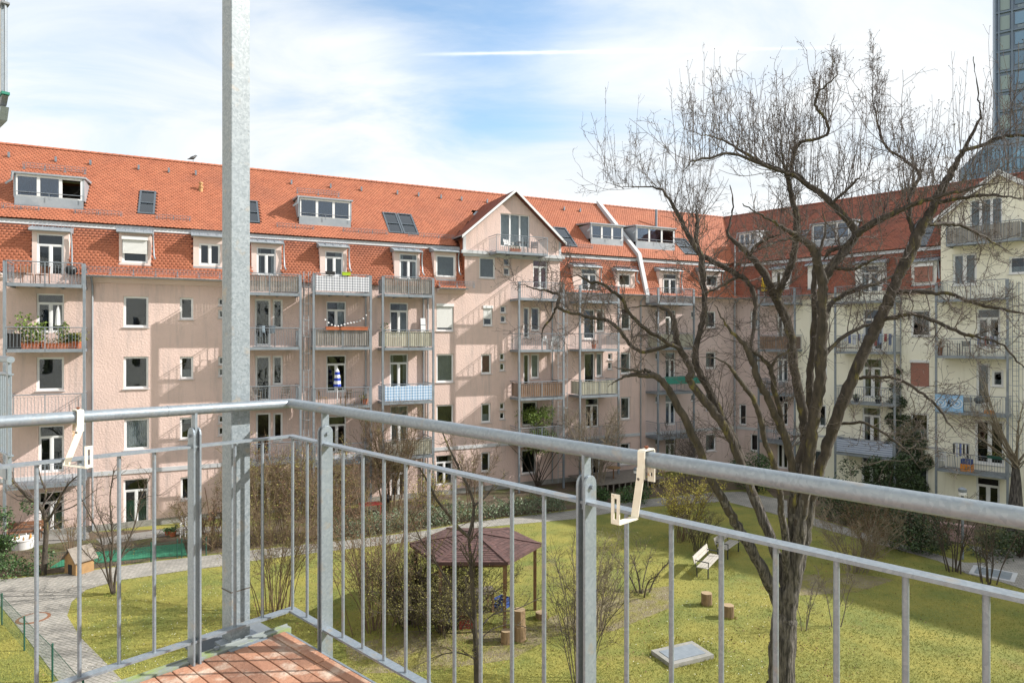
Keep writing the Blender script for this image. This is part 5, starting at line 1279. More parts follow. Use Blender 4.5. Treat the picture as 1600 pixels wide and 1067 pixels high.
# side branches from the limbs
S0=[];D0=[];R0=[];L0=[];UP=[]
for C,rr in LP[1:]:
    seg=np.linalg.norm(C[1:]-C[:-1],axis=1); tot=seg.sum(); cs=np.concatenate([[0],np.cumsum(seg)])
    for s in np.arange(.25,tot,.13):
        i=min(np.searchsorted(cs,s)-1,len(C)-2); i=max(i,0); p=C[i]+(C[i+1]-C[i])*(s-cs[i])/seg[i]; r=rr[i]
        if r>.13 and rs.rand()<.72: continue
        if p[2]<2.0 and rs.rand()<.6: continue
        if p[2]>14.4 and rs.rand()<.55: continue
        T=(C[i+1]-C[i])/seg[i]; rn=rs.normal(0,1,3); pe=rn-T*rn.dot(T); pe/=np.linalg.norm(pe); pe[1]*=1.2
        hi=np.clip((p[2]-11.0)/5.0,0,1)
        d=T*.45+pe*1.0+np.array([0,0,.25+.9*hi]); S0.append(p); D0.append(d/np.linalg.norm(d)); L0.append(rs.uniform(.5,1.65)*(1+.2*hi)*(1-.6*np.clip((p[2]-14.2)/1.6,0,1))); R0.append(min(.014-.006*hi,max(.0055,r*.3))); UP.append(.03+.16*hi)
S0=np.array(S0);D0=np.array(D0);L0=np.array(L0);R0=np.array(R0);UP=np.array(UP)
hiM=S0[:,2]>12.5; P1=np.zeros((len(S0),8,3)); P1[~hiM]=grow(rs,S0[~hiM],D0[~hiM],L0[~hiM],8,.25,0.04); P1[hiM]=grow(rs,S0[hiM],D0[hiM],L0[hiM],8,.13,0.09)
for k in range(8): P1[:,k,2]+=UP*L0*(k/7)**2*1.6
# long straight water shoots on the upper limbs
sh_s=[];sh_l=[]
for C,rr in LP:
    for p,r in zip(C,rr):
        if p[2]>12.0 and r<.14 and rs.rand()<.9: sh_s.append(p+rs.normal(0,.12,3)*np.array([1,1,.3])) if rs.rand()<.5 else sh_s.append(p+rs.normal(0,.02,3)); sh_l.append(rs.uniform(.5,2.6)*(1-.8*np.clip((p[2]-14.2)/1.5,0,1)))
sh_s=np.array(sh_s); sh_l=np.array(sh_l); dd=unit(np.stack([rs.normal(0,.13,len(sh_s)),rs.normal(0,.13,len(sh_s)),np.ones(len(sh_s))],1))
PS=grow(rs,sh_s,dd,sh_l,8,.035,.05)
def addt(P,r0,r1,S=3,nm=thin,mi=0):
    V,Q=np_tubes(P-tl0,taper(len(P),P.shape[1],r0,r1),S); nm.add(V,Q,mi)
addt(P1,R0,.0045,4); addt(PS,np.full(len(PS),.0085),.003,3)
s2,d2,i2,u2=kids(rs,P1,7,.15,1.0,(.5,1.15)); P2=grow(rs,s2,d2,L0[i2]*rs.uniform(.18,.5,len(s2)),6,.28,.05); addt(P2,np.full(len(P2),.0058),.0030)
s3,d3,i3,u3=kids(rs,P2,3,.2,1.0,(.4,1.1)); P3=grow(rs,s3,d3,rs.uniform(.07,.24,len(s3)),4,.3,.06); addt(P3,np.full(len(P3),.0040),.0024)
s4,d4,i4,u4=kids(rs,PS,9,.15,1.0,(.4,.9)); P4=grow(rs,s4,d4,rs.uniform(.06,.30,len(s4)),4,.15,.12); addt(P4,np.full(len(P4),.0042),.0024)
print('twigs',len(P1),len(P2),len(P3),len(PS),len(P4))
V,Q=leaves(rs,np.concatenate([P3[::2,-1],P4[:,-1],PS[:,-1]])-tl0,.035); thin.add(V,Q,1)
o=thin.build('crown',[MATS['twig'],MATS['twigdark']],tree); o['kind']='stuff'
# an untidy nest in the fork
np_=np.array(pd(1206,452,TB+.9)); N_=220; a=rs.uniform(0,6.28,N_); rad=rs.uniform(.05,.26,N_); pp=np.stack([np.cos(a)*rad,np.sin(a)*rad,rs.uniform(-.08,.16,N_)],1)
nest=NP(); V,Q=np_tubes(grow(rs,pp,unit(np.stack([-np.sin(a),np.cos(a),rs.normal(0,.4,N_)],1)),rs.uniform(.12,.35,N_),4,.25,0),taper(N_,4,.005,.003),3); nest.add(V,Q)
o=nest.build('twig_nest',[MATS['twigdark']]); o.location=tuple(np_); tag(o,'dark untidy twig nest wedged in a fork of the big bare tree','nest')

def stems_plant(name,label,cat,loc,stems,twmat,budmat=None,seed=1,nk=(7,5),lk=(.35,.5),budn=1.0,bsize=.04,jit=.2,upb=.05,S=5,group=None,barkmat='twig',r_end=.004,third=0):
    "stems: list of (list of points relative to loc, r0)"
    rs=np.random.RandomState(seed); e=empty(name,loc,0,label,cat,group); wd=NP(); tw=NP(); ends=[]
    for pts,r0 in stems:
        C=catmull(pts,4); k=len(C); V,Q=np_tubes(C[None],np.linspace(r0,r0*.35,k)[None],S if r0<.05 else 9); wd.add(V,Q)
        Lt=np.linalg.norm(C[1:]-C[:-1],axis=1).sum()
        s,d,i,u=kids(rs,C[None],max(3,int(nk[0]*Lt)),.25,1.0,(.35,.9)); P=grow(rs,s,d,Lt*lk[0]*rs.uniform(.35,1.0,len(s))*(1.15-u*.6),7,jit,upb); V,Q=np_tubes(P,taper(len(P),7,r0*.34,r_end*.8),4); tw.add(V,Q)
        s,d,i,u=kids(rs,P,nk[1],.2,1.0,(.4,1.0)); P2=grow(rs,s,d,Lt*lk[0]*lk[1]*rs.uniform(.2,.8,len(s)),5,jit*1.2,upb); V,Q=np_tubes(P2,taper(len(P2),5,r_end,r_end*.6),3); tw.add(V,Q); ends+= [P2[:,-1],P2[:,2],P2[:,3]]
        if third:
            s,d,i,u=kids(rs,P2,third,.2,1.0,(.4,1.0)); P3=grow(rs,s,d,rs.uniform(.08,.25,len(s)),4,jit,upb); V,Q=np_tubes(P3,taper(len(P3),4,r_end*.7,r_end*.5),3); tw.add(V,Q); ends+=[P3[:,-1]]
    wd.build('stem' if len(stems)>1 else 'trunk',[MATS[barkmat]],e,smooth=True)
    o=tw.build('twigs',[MATS[twmat]],e); o['kind']='stuff'
    if budmat:
        E=np.concatenate(ends); E=E[rs.rand(len(E))<budn]; lv=NP(); V,Q=leaves(rs,E,bsize,.015); lv.add(V,Q); o=lv.build('foliage',[MATS[budmat]],e); o['kind']='stuff'
    return e
def fan(rs,n,h,spread,base=.12,bend=.5,r=.02):
    out=[]; base=max(base,spread*.28)
    for i in range(n):
        a=rs.uniform(0,6.283); q=rs.uniform(.25,1)*spread; b=base*rs.uniform(0,1); hh=h*rs.uniform(.65,1.0)
        p=[np.array([b*math.cos(a),b*math.sin(a),-.05])]
        for k in (.33,.66,1.0): p.append(np.array([b*math.cos(a)+q*math.cos(a)*k**(1+bend)+rs.normal(0,.05*h/3),b*math.sin(a)+q*math.sin(a)*k**(1+bend)+rs.normal(0,.05*h/3),hh*k]))
        out.append((p,r*rs.uniform(.6,1.1)))
    return out
def ptree(pts_px,Y0): 
    b=np.array(pd(pts_px[0][0][0],pts_px[0][0][1],Y0)); b[2]=0
    return b
def px_stems(base_px,lists,dY=None):
    "stems traced at the depth of the base point"
    b=np.array(g(*base_px)); Y=b[1]; out=[]
    for j,(pts,r) in enumerate(lists):
        o=(dY[j] if dY else 0)
        out.append(([np.array(pd(x,y,Y+o*k/max(1,len(pts)-1)))-b for k,(x,y) in enumerate(pts)],r))
    return b,out
rsx=np.random.RandomState(31)
# slender tree in front of the pavilion
b,st=px_stems((747,1110),[([(747,1110),(745,1060),(742,975),(737,900),(735,868),(732,838)],.085),([(732,838),(715,823),(700,803),(682,780),(668,752),(655,730)],.05),([(732,838),(738,815),(740,787),(730,757),(718,733),(702,700),(690,672)],.05),([(740,790),(758,776),(775,755),(795,738)],.035),([(742,975),(720,940),(698,905),(675,870),(655,838),(640,800)],.035),([(744,1010),(765,985),(800,975),(840,985)],.02),([(745,1030),(720,1020),(690,1022),(650,1040)],.02),([(743,990),(770,960),(810,950),(850,930)],.025)],[0,-.8,.9,1.2,-1.4,1,-1,1.3])
stems_plant('young_tree','slender dark young tree in front of the brown pavilion roof','tree',b,st,'twigdark','bud',3,nk=(4,5),lk=(.30,.5),budn=.5,bsize=.035,barkmat='bark',jit=.22,upb=.03)
b,st=px_stems((68,898),[([(68,898),(70,865),(72,815),(62,790),(42,775),(15,745),(-5,722)],.11),([(72,815),(82,802),(95,775),(108,755),(125,740)],.06),([(66,795),(72,770),(64,748),(58,722)],.05),([(82,802),(105,795),(125,785),(150,765)],.035),([(42,775),(30,762),(10,765)],.03),([(72,830),(95,815),(118,810)],.03)],[0,-1,1,.8,-1,1.2])
stems_plant('garden_tree','crooked mossy small tree beside the toy house and red bench','tree',b,st,'twig','bud',4,nk=(4,6),lk=(.34,.5),budn=.12,barkmat='bark',jit=.25,upb=.05)
b,st=px_stems((177,928),[([(175,928),(168,895),(162,862),(155,835),(138,800),(120,765)],.045),([(177,928),(172,890),(176,850),(174,815),(172,775),(178,735)],.05),([(179,928),(182,890),(196,855),(212,815),(218,780),(235,745)],.045),([(178,928),(180,895),(190,868),(220,850),(248,838)],.03),([(176,928),(160,890),(140,870),(122,850)],.025),([(174,850),(160,815),(150,790),(152,755)],.025)],[-1,0,.8,1,-1.2,.4])
stems_plant('multi_stem_tree','thin multi stemmed bare tree at the edge of the lawn by the forked path','tree',b,st,'twigdark','bud',5,nk=(5,6),lk=(.35,.5),budn=.15,barkmat='twigdark',jit=.25)
# shrubs
def shrub(lab,px,n,h,sp,tw='twigbrown',bud='bud',seed=1,budn=.5,r=.02,nk=(5,5),lk=(.36,.5),bs=.05,name='bare_shrub',cat='shrub',third=0,jit=.18,group=None,re=.0042):
    rr=np.random.RandomState(seed); return stems_plant(name,lab,cat,g(*px),fan(rr,n,h,sp,r=r),tw,bud,seed,nk,lk,budn,bs,jit=jit,barkmat=tw,third=third,group=group,r_end=re)
shrub('tall brown hazel thicket with yellowish buds in front of the paved path',(428,958),24,5.2,2.7,seed=11,budn=.5,nk=(4,4))
shrub('tall reddish twiggy thicket beside the hazel and the pavilion',(585,985),26,4.9,2.6,seed=12,bud='budbrown',budn=.4,nk=(4,4))
shrub('low dense shrub with tiny yellow leaves before the pavilion',(690,985),60,2.1,2.5,tw='twigdark',seed=13,budn=.6,bs=.045,nk=(6,6),third=1)
shrub('dark leafy thicket growing against the stacked logs',(640,975),40,2.4,1.7,tw='twigdark',seed=14,budn=.5,bs=.05,nk=(6,5))
shrub('sparse shrub right of the pavilion with thin arching stems',(905,1070),12,3.6,1.6,tw='twigdark',seed=15,budn=.2)
shrub('fine twiggy pale shrub beside the sparse shrub at the mulch bed',(930,985),18,3.1,1.5,tw='twigpale',seed=16,budn=.3)
shrub('little forked dark shrub in front of the white benches',(1002,928),5,1.8,1.3,tw='twigdark',seed=17,budn=.2,r=.04,nk=(7,6))
shrub('yellow flowering forsythia bush behind the benches',(1068,845),22,3.0,1.7,seed=18,bud='forsythia',budn=.6,bs=.06,name='forsythia_bush',third=1)
shrub('smaller yellow forsythia next to the hedge and pink wall',(668,818),18,2.8,1.2,seed=19,bud='forsythia',budn=.6,bs=.055,name='forsythia_bush')
shrub('round bare bush left of the benches at the lawn edge',(1092,860),14,1.9,1.2,tw='twigdark',seed=20,budn=.15,nk=(6,6))
shrub('pale fan-shaped shrub behind the big tree trunk',(1335,893),26,2.5,1.7,tw='twigpale',seed=21,budn=.12,nk=(5,6),bud='budbrown')
shrub('reddish grey twiggy shrub between the path and the big tree',(1362,868),20,2.6,1.4,tw='twigbrown',seed=22,budn=.25,bud='budbrown')
shrub('thin three-stem sapling right beside the big trunk',(1257,985),4,2.0,.5,tw='twig',seed=23,budn=.1)
shrub('two leaning bare saplings next to the three-stem sapling',(1306,978),3,2.1,.5,tw='twig',seed=24,budn=.1)
shrub('dark bare shrub by the path in front of the grey lamp post',(1492,893),9,3.1,1.2,tw='twigdark',seed=25,budn=.1,r=.035,nk=(4,5))
shrub('dark bare shrub next to the square hatch in the path',(1545,913),8,3.0,1.3,tw='twigdark',seed=26,budn=.1,r=.035,nk=(4,5))
shrub('pale bare bush growing over the pink corner facade',(930,768),16,5.0,2.0,tw='twigpale',seed=27,budn=.1,r=.035,bud='budbrown',re=.007)
shrub('brown bare bush below the balcony with the blue checked cloth',(610,800),18,5.6,2.0,tw='twigbrown',seed=28,budn=.1,r=.04,re=.007)
shrub('grey bare bush under the green awning',(1075,762),18,4.3,1.8,tw='twig',seed=29,budn=.2,re=.007)
shrub('low bare shrub along the pink facade right of the tiled gable',(740,790),12,4.2,1.5,tw='twigbrown',seed=30,budn=.2,re=.006)
shrub('bare grey shrub by the red bench',(110,858),10,1.8,1.0,tw='twigbrown',seed=41,budn=.15)
shrub('brown dry shrub beside the green sandpit cover',(300,850),14,2.2,1.2,tw='twigbrown',seed=42,budn=.2)
shrub('straggling bare rose against the brick column base',(1470,845),10,2.2,1.0,tw='twigbrown',seed=43,budn=.15)
for k,(x,y,h,lab) in enumerate(((330,858,2.6,'tawny shrub behind the steel column beside the paved path'),(408,850,4.6,'dense tawny spring shrub in the bed below the drying rack balcony'),(452,846,4.4,'dense tawny spring shrub in the bed below the escape ladder'),(496,842,4.2,'dense tawny spring shrub in the bed below the honey-coloured chairs'),(540,838,3.4,'tawny spring shrub near the red garden table'))):
    shrub(lab,(x,y),18,h,1.7,tw='twigbrown',seed=50+k,budn=.5,bud='bud' if k%2 else 'budbrown',re=.0055,nk=(5,5),bs=.06)
# pollarded trunk at the right edge with pale shoots
b=np.array(pd(1587,725,33)); b[2]=0; e=stems_plant('pollarded_tree','thick cut-off trunk with pale young shoots before the yellow facade','tree',b,[([np.array([0,0,-.1]),np.array([0,0,1.2]),np.array([.02,0,2.4]),np.array([0,0,3.35])],.40)],'twigpale',None,61,nk=(0,0),lk=(.1,.1),barkmat='barktrunk')
rr=np.random.RandomState(62); sh=NP(); N_=26; P0=np.tile(np.array([0,0,3.3]),(N_,1))+rr.normal(0,.12,(N_,3)); D=unit(np.stack([rr.normal(-.5,.6,N_),rr.normal(0,.6,N_),np.ones(N_)*1.2],1)); P=grow(rr,P0,D,rr.uniform(2.5,5.5,N_),9,.05,.03); V,Q=np_tubes(P,taper(N_,9,.03,.008),4); sh.add(V,Q); s,d,i,u=kids(rr,P,8,.3,1,(.4,.9)); P2=grow(rr,s,d,rr.uniform(.3,1.1,len(s)),5,.1,.05); V,Q=np_tubes(P2,taper(len(P2),5,.011,.006),3); sh.add(V,Q); o=sh.build('shoots',[MATS['twigpale']],e); o['kind']='stuff'

# ===== evergreen leafy things
def leafy(name,label,cat,loc,pts,size,mat,seed=1,core=None,stem=True):
    rr=np.random.RandomState(seed); e=empty(name,loc,0,label,cat); lv=NP(); V,Q=leaves(rr,pts,size); lv.add(V,Q); o=lv.build('foliage',[MATS[mat]],e); o['kind']='stuff'
    if stem:
        P0=np.zeros((12,3)); P0[:,:2]=rr.normal(0,.1,(12,2)); top=pts[:,2].max(); D=unit(np.stack([rr.normal(0,.35,12),rr.normal(0,.35,12),np.ones(12)],1)); P=grow(rr,P0,D,np.full(12,top*.85),6,.12,.02); V,Q=np_tubes(P,taper(12,6,.035,.01),5); w=NP(); w.add(V,Q); w.build('stem',[MATS['twigdark']],e)
    return e
def blob(rr,n,clumps,size):
    C=clumps[rr.randint(0,len(clumps),n)]; d=unit(rr.normal(0,1,(n,3))); r=(rr.uniform(.3,1,n)**.5)[:,None]; return C[:,:3]+d*r*C[:,3:4]
rr=np.random.RandomState(71)
cl=np.array([[rr.normal(0,.75),rr.normal(0,.6),rr.uniform(2.4,5.0),rr.uniform(.35,.65)] for _ in range(22)])
leafy('evergreen_shrub','bright olive green evergreen shrub against the pink facade','shrub',g(842,762),blob(rr,5200,cl,.1),.11,'leafbright',72)
def hedge_pts(rr,n,a,b_,w,h):
    u=rr.uniform(0,1,n); v=rr.uniform(-1,1,n); zz=rr.uniform(0,1,n)**.7; bump=1+.18*np.sin(u*31)+.12*np.sin(u*77+2)
    d=np.array(b_)-np.array(a); L=np.linalg.norm(d[:2]); p=np.array([-d[1],d[0]])/L
    return np.stack([d[0]*u+p[0]*v*w/2,d[1]*u+p[1]*v*w/2,zz*h*bump],1)
a=g(520,843); b_=g(742,812); leafy('hedge','low variegated evergreen hedge bordering the paved path','hedge',a,hedge_pts(rr,5200,a,b_,1.1,.95),.10,'leafpale',73,stem=False)
a=g(742,812); b_=g(880,797); leafy('hedge','low pale hedge along the path below the gable','hedge',a,hedge_pts(rr,3400,a,b_,1.1,.85),.10,'leafpale',74,stem=False)
a=g(1290,808); b_=g(1395,836); leafy('hedge','dark green hedge between the path and yellow house','hedge',a,hedge_pts(rr,5200,a,b_,1.6,1.9),.11,'ivy',75,stem=False)
cl=np.array([[rr.normal(0,.8),rr.normal(0,.6),rr.uniform(.4,1.8),rr.uniform(.5,.8)] for _ in range(16)])
leafy('evergreen_shrub','rounded dark evergreen shrub at the end of the hedge','shrub',g(1432,858),blob(rr,5200,cl,.1),.11,'ivy',76)
cl=np.array([[rr.normal(0,1.4),rr.normal(0,.5),rr.uniform(.4,2.3),rr.uniform(.4,.7)] for _ in range(18)])
leafy('evergreen_shrub','dark clipped evergreen under the striped cloth balcony','shrub',g(1385,782),blob(rr,4600,cl,.1),.13,'ivy',77)
cl=np.array([[rr.uniform(-1.2,1.2),rr.normal(0,.4),rr.uniform(.1,.5),rr.uniform(.3,.5)] for _ in range(14)])
leafy('ground_cover','glossy green ground cover at the corner of the leaf litter bed','ground cover',g(18,893),blob(rr,2600,cl,.1),.09,'leaf',78,stem=False)
cl=np.array([[rr.normal(0,.5),rr.normal(0,.5),rr.uniform(.3,2.4),rr.uniform(.3,.45)] for _ in range(14)])
leafy('evergreen_shrub','tall dark green shrub at the left end of the garden','shrub',g(-10,880),blob(rr,3000,cl,.1),.10,'leaf',79)
cl=np.array([[rr.uniform(-1.5,1.5),rr.normal(0,.4),rr.uniform(.1,.7),rr.uniform(.3,.6)] for _ in range(16)])
leafy('evergreen_shrub','low green shrub beside the lamp and wooden terrace','shrub',g(965,782),blob(rr,3000,cl,.1),.11,'leaf',80,stem=False)
cl=np.array([[rr.uniform(-1.2,1.2),rr.normal(0,.4),rr.uniform(.2,2.0),rr.uniform(.4,.7)] for _ in range(16)])
leafy('evergreen_shrub','dark green shrub behind the trunk of the big tree','shrub',g(1180,768),blob(rr,3600,cl,.1),.12,'leaf',81)
cl=np.array([[rr.uniform(-1.8,1.8),rr.normal(0,.5),rr.uniform(.2,1.0),rr.uniform(.4,.6)] for _ in range(16)])
leafy('evergreen_shrub','dark low shrub by the path beyond the square hatch','shrub',g(1590,868),blob(rr,3600,cl,.1),.11,'ivy',82)
# ivy climbing the yellow facade
pts=[];  ic=[(1412,735,26),(1405,700,24),(1412,665,20),(1402,630,15),(1400,605,10),(1425,760,26),(1432,690,16),(1395,655,12),(1440,720,18),(1410,780,26),(1398,760,20),(1405,580,6)]
for x,y,r_ in ic:
    t,z=FR.tz(x,y,-.1); rp=r_*39/F; n=int(160*rp*rp*9)+80
    for _ in range(n): 
        a=rr.uniform(0,6.28); q=rp*math.sqrt(rr.uniform(0,1)); pts.append(FR.w(t+q*math.cos(a),-rr.uniform(.02,.32),max(.05,z+q*math.sin(a))))
P=np.array([tuple(p) for p in pts]); bl=P.mean(0); bl[2]=0
leafy('ivy','dark ivy climbing the yellow facade between the balconies','ivy',bl,P-bl,.13,'ivy',83,stem=False)

# ===== grass blades on the lawn (nobody could count them)
def inpoly(P,poly):
    x,y=P[:,0],P[:,1]; ins=np.zeros(len(P),bool); n=len(poly); j=n-1
    for i in range(n):
        xi,yi=poly[i];xj,yj=poly[j]; c=((yi>y)!=(yj>y))&(x<(xj-xi)*(y-yi)/(yj-yi+1e-12)+xi); ins^=c; j=i
    return ins
rg=np.random.RandomState(91); N_=520000
Y=1/rg.uniform(1/46.,1/13.5,N_); X=rg.uniform(-.86,.86,N_)*Y; G=np.stack([X,Y],1); k=np.ones(N_,bool)
Gj=G+rg.normal(0,.10,G.shape)
for poly in (PATH_L,PATH_R,BED_L,BED_R): k&=~inpoly(Gj,[(g(x,y).x,g(x,y).y) for x,y in poly])
# stay in front of the facades
for fc in (FL,FR): k&=((G-np.array(fc.O))@np.array(fc.n))<-1.5
nz=np.sin(G[:,0]*1.7+np.sin(G[:,1]*1.3)*2)*np.sin(G[:,1]*1.1+1)
k&=(rg.rand(N_)<.75+.25*nz); G=G[k]; n=len(G)
ex=[]
for px_,py_,rad_ in ((1104,945,.21),(1138,964,.21),(811,1000,.24),(797,1002,.22),(846,966,.23),(1066,1020,.95),(1066,1020,.80),(1107,893,.9),(747,1110,.12),(1002,928,.25),(175,928,.2)):
    q=g(px_,py_); k_=int(420*rad_)+60; a_=rg.uniform(0,6.28,k_); r_=rad_*rg.normal(1.0,.10,k_); ex.append(np.stack([q.x+r_*np.cos(a_),q.y+r_*np.sin(a_)],1))
ex=np.concatenate(ex); n0=len(G); G=np.concatenate([G,ex]); n=len(G)
hgt=rg.uniform(.02,.055,n); hgt[n0:]*=2.0; an=rg.uniform(0,6.28,n); wd=rg.uniform(.006,.013,n); ln=rg.normal(0,.03,(n,2))
V=np.zeros((n,3,3)); V[:,0,:2]=G+np.stack([np.cos(an),np.sin(an)],1)*wd[:,None]; V[:,1,:2]=G-np.stack([np.cos(an),np.sin(an)],1)*wd[:,None]; V[:,2,:2]=G+ln; V[:,2,2]=hgt
o=link('grass',np_mesh('grass',V.reshape(-1,3),[np.arange(n*3).reshape(-1,3)],MATS['blade'])); tag(o,'short mossy spring grass of the courtyard lawn','grass',kind='stuff')
# fallen leaves in the beds and round the shrubs
M('deadleaf',(0.22,0.13,0.06),(0.14,0.085,0.045),6,.9,island=.45)
nl=26000; Y=1/rg.uniform(1/44.,1/14.,nl); X=rg.uniform(-.86,.86,nl)*Y; Gd=np.stack([X,Y],1); kd=np.zeros(nl,bool)
for poly in (BED_L,BED_R): kd|=inpoly(Gd,[(g(x,y).x,g(x,y).y) for x,y in poly])
kd|=rg.rand(nl)<.025
for px_ in ((690,985),(585,985),(428,958),(930,985),(1335,893),(1230,1000)):
    q=g(*px_); kd|=(np.hypot(Gd[:,0]-q.x,Gd[:,1]-q.y)<rg.uniform(.2,3.0,nl))
for fc in (FL,FR): kd&=((Gd-np.array(fc.O))@np.array(fc.n))<-.3
Gd=Gd[kd]; V,Q=leaves(rg,np.concatenate([Gd,rg.uniform(.02,.06,(len(Gd),1))],1),.06); V[:,2]=np.clip(V[:,2],.018,.09)
o=link('fallen_leaves',np_mesh('fallen_leaves',V,[Q],MATS['deadleaf'])); tag(o,'brown fallen leaves scattered over the beds and lawn','leaves',kind='stuff')
# daisies
M('daisy',(0.8,0.8,0.76)); dm_=MB(); rd=random.Random(4)
for _ in range(260):
    p=g(rd.uniform(120,340),rd.uniform(905,1050)); a=rd.uniform(0,1)
    if _>170: p=g(rd.uniform(980,1200),rd.uniform(930,1060))
    dm_.face([(p.x+.014*math.cos(a+i*1.05),p.y+.014*math.sin(a+i*1.05),.075) for i in range(6)])
o=dm_.build('daisies',MATS['daisy']); tag(o,'tiny white daisies dotted over the lawn','flowers',kind='stuff')
# ---------------------------------------------------------------- things in the courtyard garden
M('shingle',(0.105,0.055,0.05),(0.072,0.04,0.038),6,.9,island=.35)
M('benchwhite',(0.42,0.39,0.35),(0.33,0.31,0.27),6,.8,bump=.2,bscale=25)
M('darkmetal',(0.05,0.055,0.06),rough=.5,metal=.4)
M('lid',(0.30,0.34,0.38),(0.25,0.29,0.33),6,.5,metal=.4)
M('logside',(0.24,0.16,0.085),(0.15,0.10,0.055),10,.9,bump=.6,bscale=25,stretch=(1,1,.3)); M('logtop',(0.36,0.27,0.16),(0.28,0.20,0.12),12,.9)
M('fencegreen',(0.012,0.07,0.05),rough=.5); M('matgreen',(0.03,0.20,0.11),(0.02,0.15,0.085),5,.8,bump=.3,bscale=60)
M('red',(0.28,0.035,0.03),rough=.6); M('terracotta',(0.45,0.14,0.06),(0.36,0.11,0.05),8,.8); M('black',(0.02,0.02,0.022),rough=.5)
M('plasticwhite',(0.72,0.72,0.72),rough=.45); M('orange',(0.72,0.26,0.02),rough=.5); M('bluecrate',(0.03,0.07,0.25),rough=.5); M('limegreen',(0.38,0.55,0.02),rough=.5)
M('laundry',(0.62,0.64,0.72),(0.5,0.52,0.62),4,.9); M('laundryblue',(0.13,0.18,0.38),rough=.9); M('bluebanner',(0.30,0.52,0.76),(0.26,0.46,0.70),3,.85); M('yellowcloth',(0.75,0.50,0.02),rough=.85)
M('rust',(0.22,0.10,0.05),(0.15,0.07,0.04),8,.9); M('cover',(0.30,0.38,0.45),rough=.7); M('pinkwall',(0.50,0.34,0.32),(0.44,0.30,0.28),3,.9)
# pavilion with a shingled six-sided roof
pc_=g(743,989-0,0); pc_=Vector(((743-800)/F*23.5,23.5,0))
pav=empty('garden_pavilion',pc_,0,'six-sided wooden garden pavilion with low maroon shingle roof','pavilion')
Rp=2.33; ze=2.32; za=2.72; hexv=[Vector((Rp*math.cos(R(60*i)),Rp*.97*math.sin(R(60*i)),ze)) for i in range(6)]; ap=Vector((0,0,za))
rb=MB()
for i in range(6):
    a,b=hexv[i],hexv[(i+1)%6]; rb.face([a,b,ap]); rb.face([b-Vector((0,0,.09)),a-Vector((0,0,.09)),ap-Vector((0,0,.09))]); rb.face([a-Vector((0,0,.09)),b-Vector((0,0,.09)),b,a])
proof=rb.build('roof',MATS['shingle'],pav)
shm=MB(); rd=random.Random(9)
for i in range(6):
    a,b=hexv[i],hexv[(i+1)%6]; rows=14
    for r_ in range(rows):
        f0=r_/rows; f1=min(1,(r_+1.15)/rows); A0=a.lerp(ap,f0);B0=b.lerp(ap,f0);A1=a.lerp(ap,f1);B1=b.lerp(ap,f1); n=max(1,int((B0-A0).length/.24))
        nrm=(b-a).cross(ap-a).normalized()
        for k in range(n):
            u0=(k+.02)/n; u1=(k+.98)/n; l=.018+rd.uniform(0,.006)
            shm.face([A0.lerp(B0,u0)+nrm*l,A0.lerp(B0,u1)+nrm*l,A1.lerp(B1,u1)+nrm*.004,A1.lerp(B1,u0)+nrm*.004])
            shm.face([A0.lerp(B0,u0)+nrm*.002,A0.lerp(B0,u1)+nrm*.002,A0.lerp(B0,u1)+nrm*l,A0.lerp(B0,u0)+nrm*l])
o=shm.build('shingles',MATS['shingle'],proof); o['kind']='stuff'
for i in range(6): MB().bar(hexv[i]+Vector((0,0,.03)),ap+Vector((0,0,.03)),(0,0,1),.03,.14).build('hip_cap',MATS['shingle'],proof)
for i in range(6):
    p=hexv[i]*.90; MB().box(p.x-.055,p.x+.055,p.y-.055,p.y+.055,0,ze-.02).build('post',MATS['wood'],pav)
    q=hexv[(i+1)%6]*.90; MB().bar((p.x,p.y,ze-.1),(q.x,q.y,ze-.1),(0,0,1),.12,.06).build('beam',MATS['wood'],pav)
    if i in (1,2,3): MB().bar((p.x,p.y,.95),(q.x,q.y,.95),(0,0,1),.08,.04).build('rail',MATS['wood'],pav)
def bench(name,loc,rz_,label,mat,L=1.6,iron='darkmetal',group=None,slats=4):
    e=empty(name,loc,rz_,label,'bench',group)
    for i in range(slats): MB().box(-L/2,L/2,-.24+i*.47/slats,-.24+i*.47/slats+.47/slats-.018,.43,.455).build('seat_slat',MATS[mat],e,bevel=.004)
    for i in range(2):
        z=.56+i*.15; y=.27+i*.04; MB().hexa([(-L/2,y,z),(L/2,y,z),(L/2,y+.03,z),(-L/2,y+.03,z),(-L/2,y+.035,z+.13),(L/2,y+.035,z+.13),(L/2,y+.065,z+.13),(-L/2,y+.065,z+.13)]).build('backrest_slat',MATS[mat],e)
    for x in (-L*.42,L*.42):
        MB().bar((x,-.22,0),(x,-.22,.42),(1,0,0),.045,.04).build('leg',MATS[iron],e); MB().bar((x,.22,0),(x,.24,.42),(1,0,0),.045,.04).build('leg',MATS[iron],e)
        MB().bar((x,-.25,.41),(x,.26,.41),(1,0,0),.045,.03).bar((x,.25,.40),(x,.37,.85),(1,0,0),.045,.025).build('side_frame',MATS[iron],e)
        MB().bar((x,-.25,.64),(x,.3,.66),(1,0,0),.05,.03).bar((x,-.23,.42),(x,-.23,.64),(1,0,0),.03,.03).build('armrest',MATS[iron],e)
    return e
ba=g(1107,893); bench('park_bench',ba,R(58),'weathered pale bench standing alone on the sunlit lawn','benchwhite',2.0)
bb=g(1138,866); bench('park_bench',bb,R(52),'weathered pale bench standing right behind the sunlit bench','benchwhite')
bench('garden_bench',g(38,845),R(25),'reddish brown wooden bench on the terrace beside the crooked tree','rust',1.5,'wood')
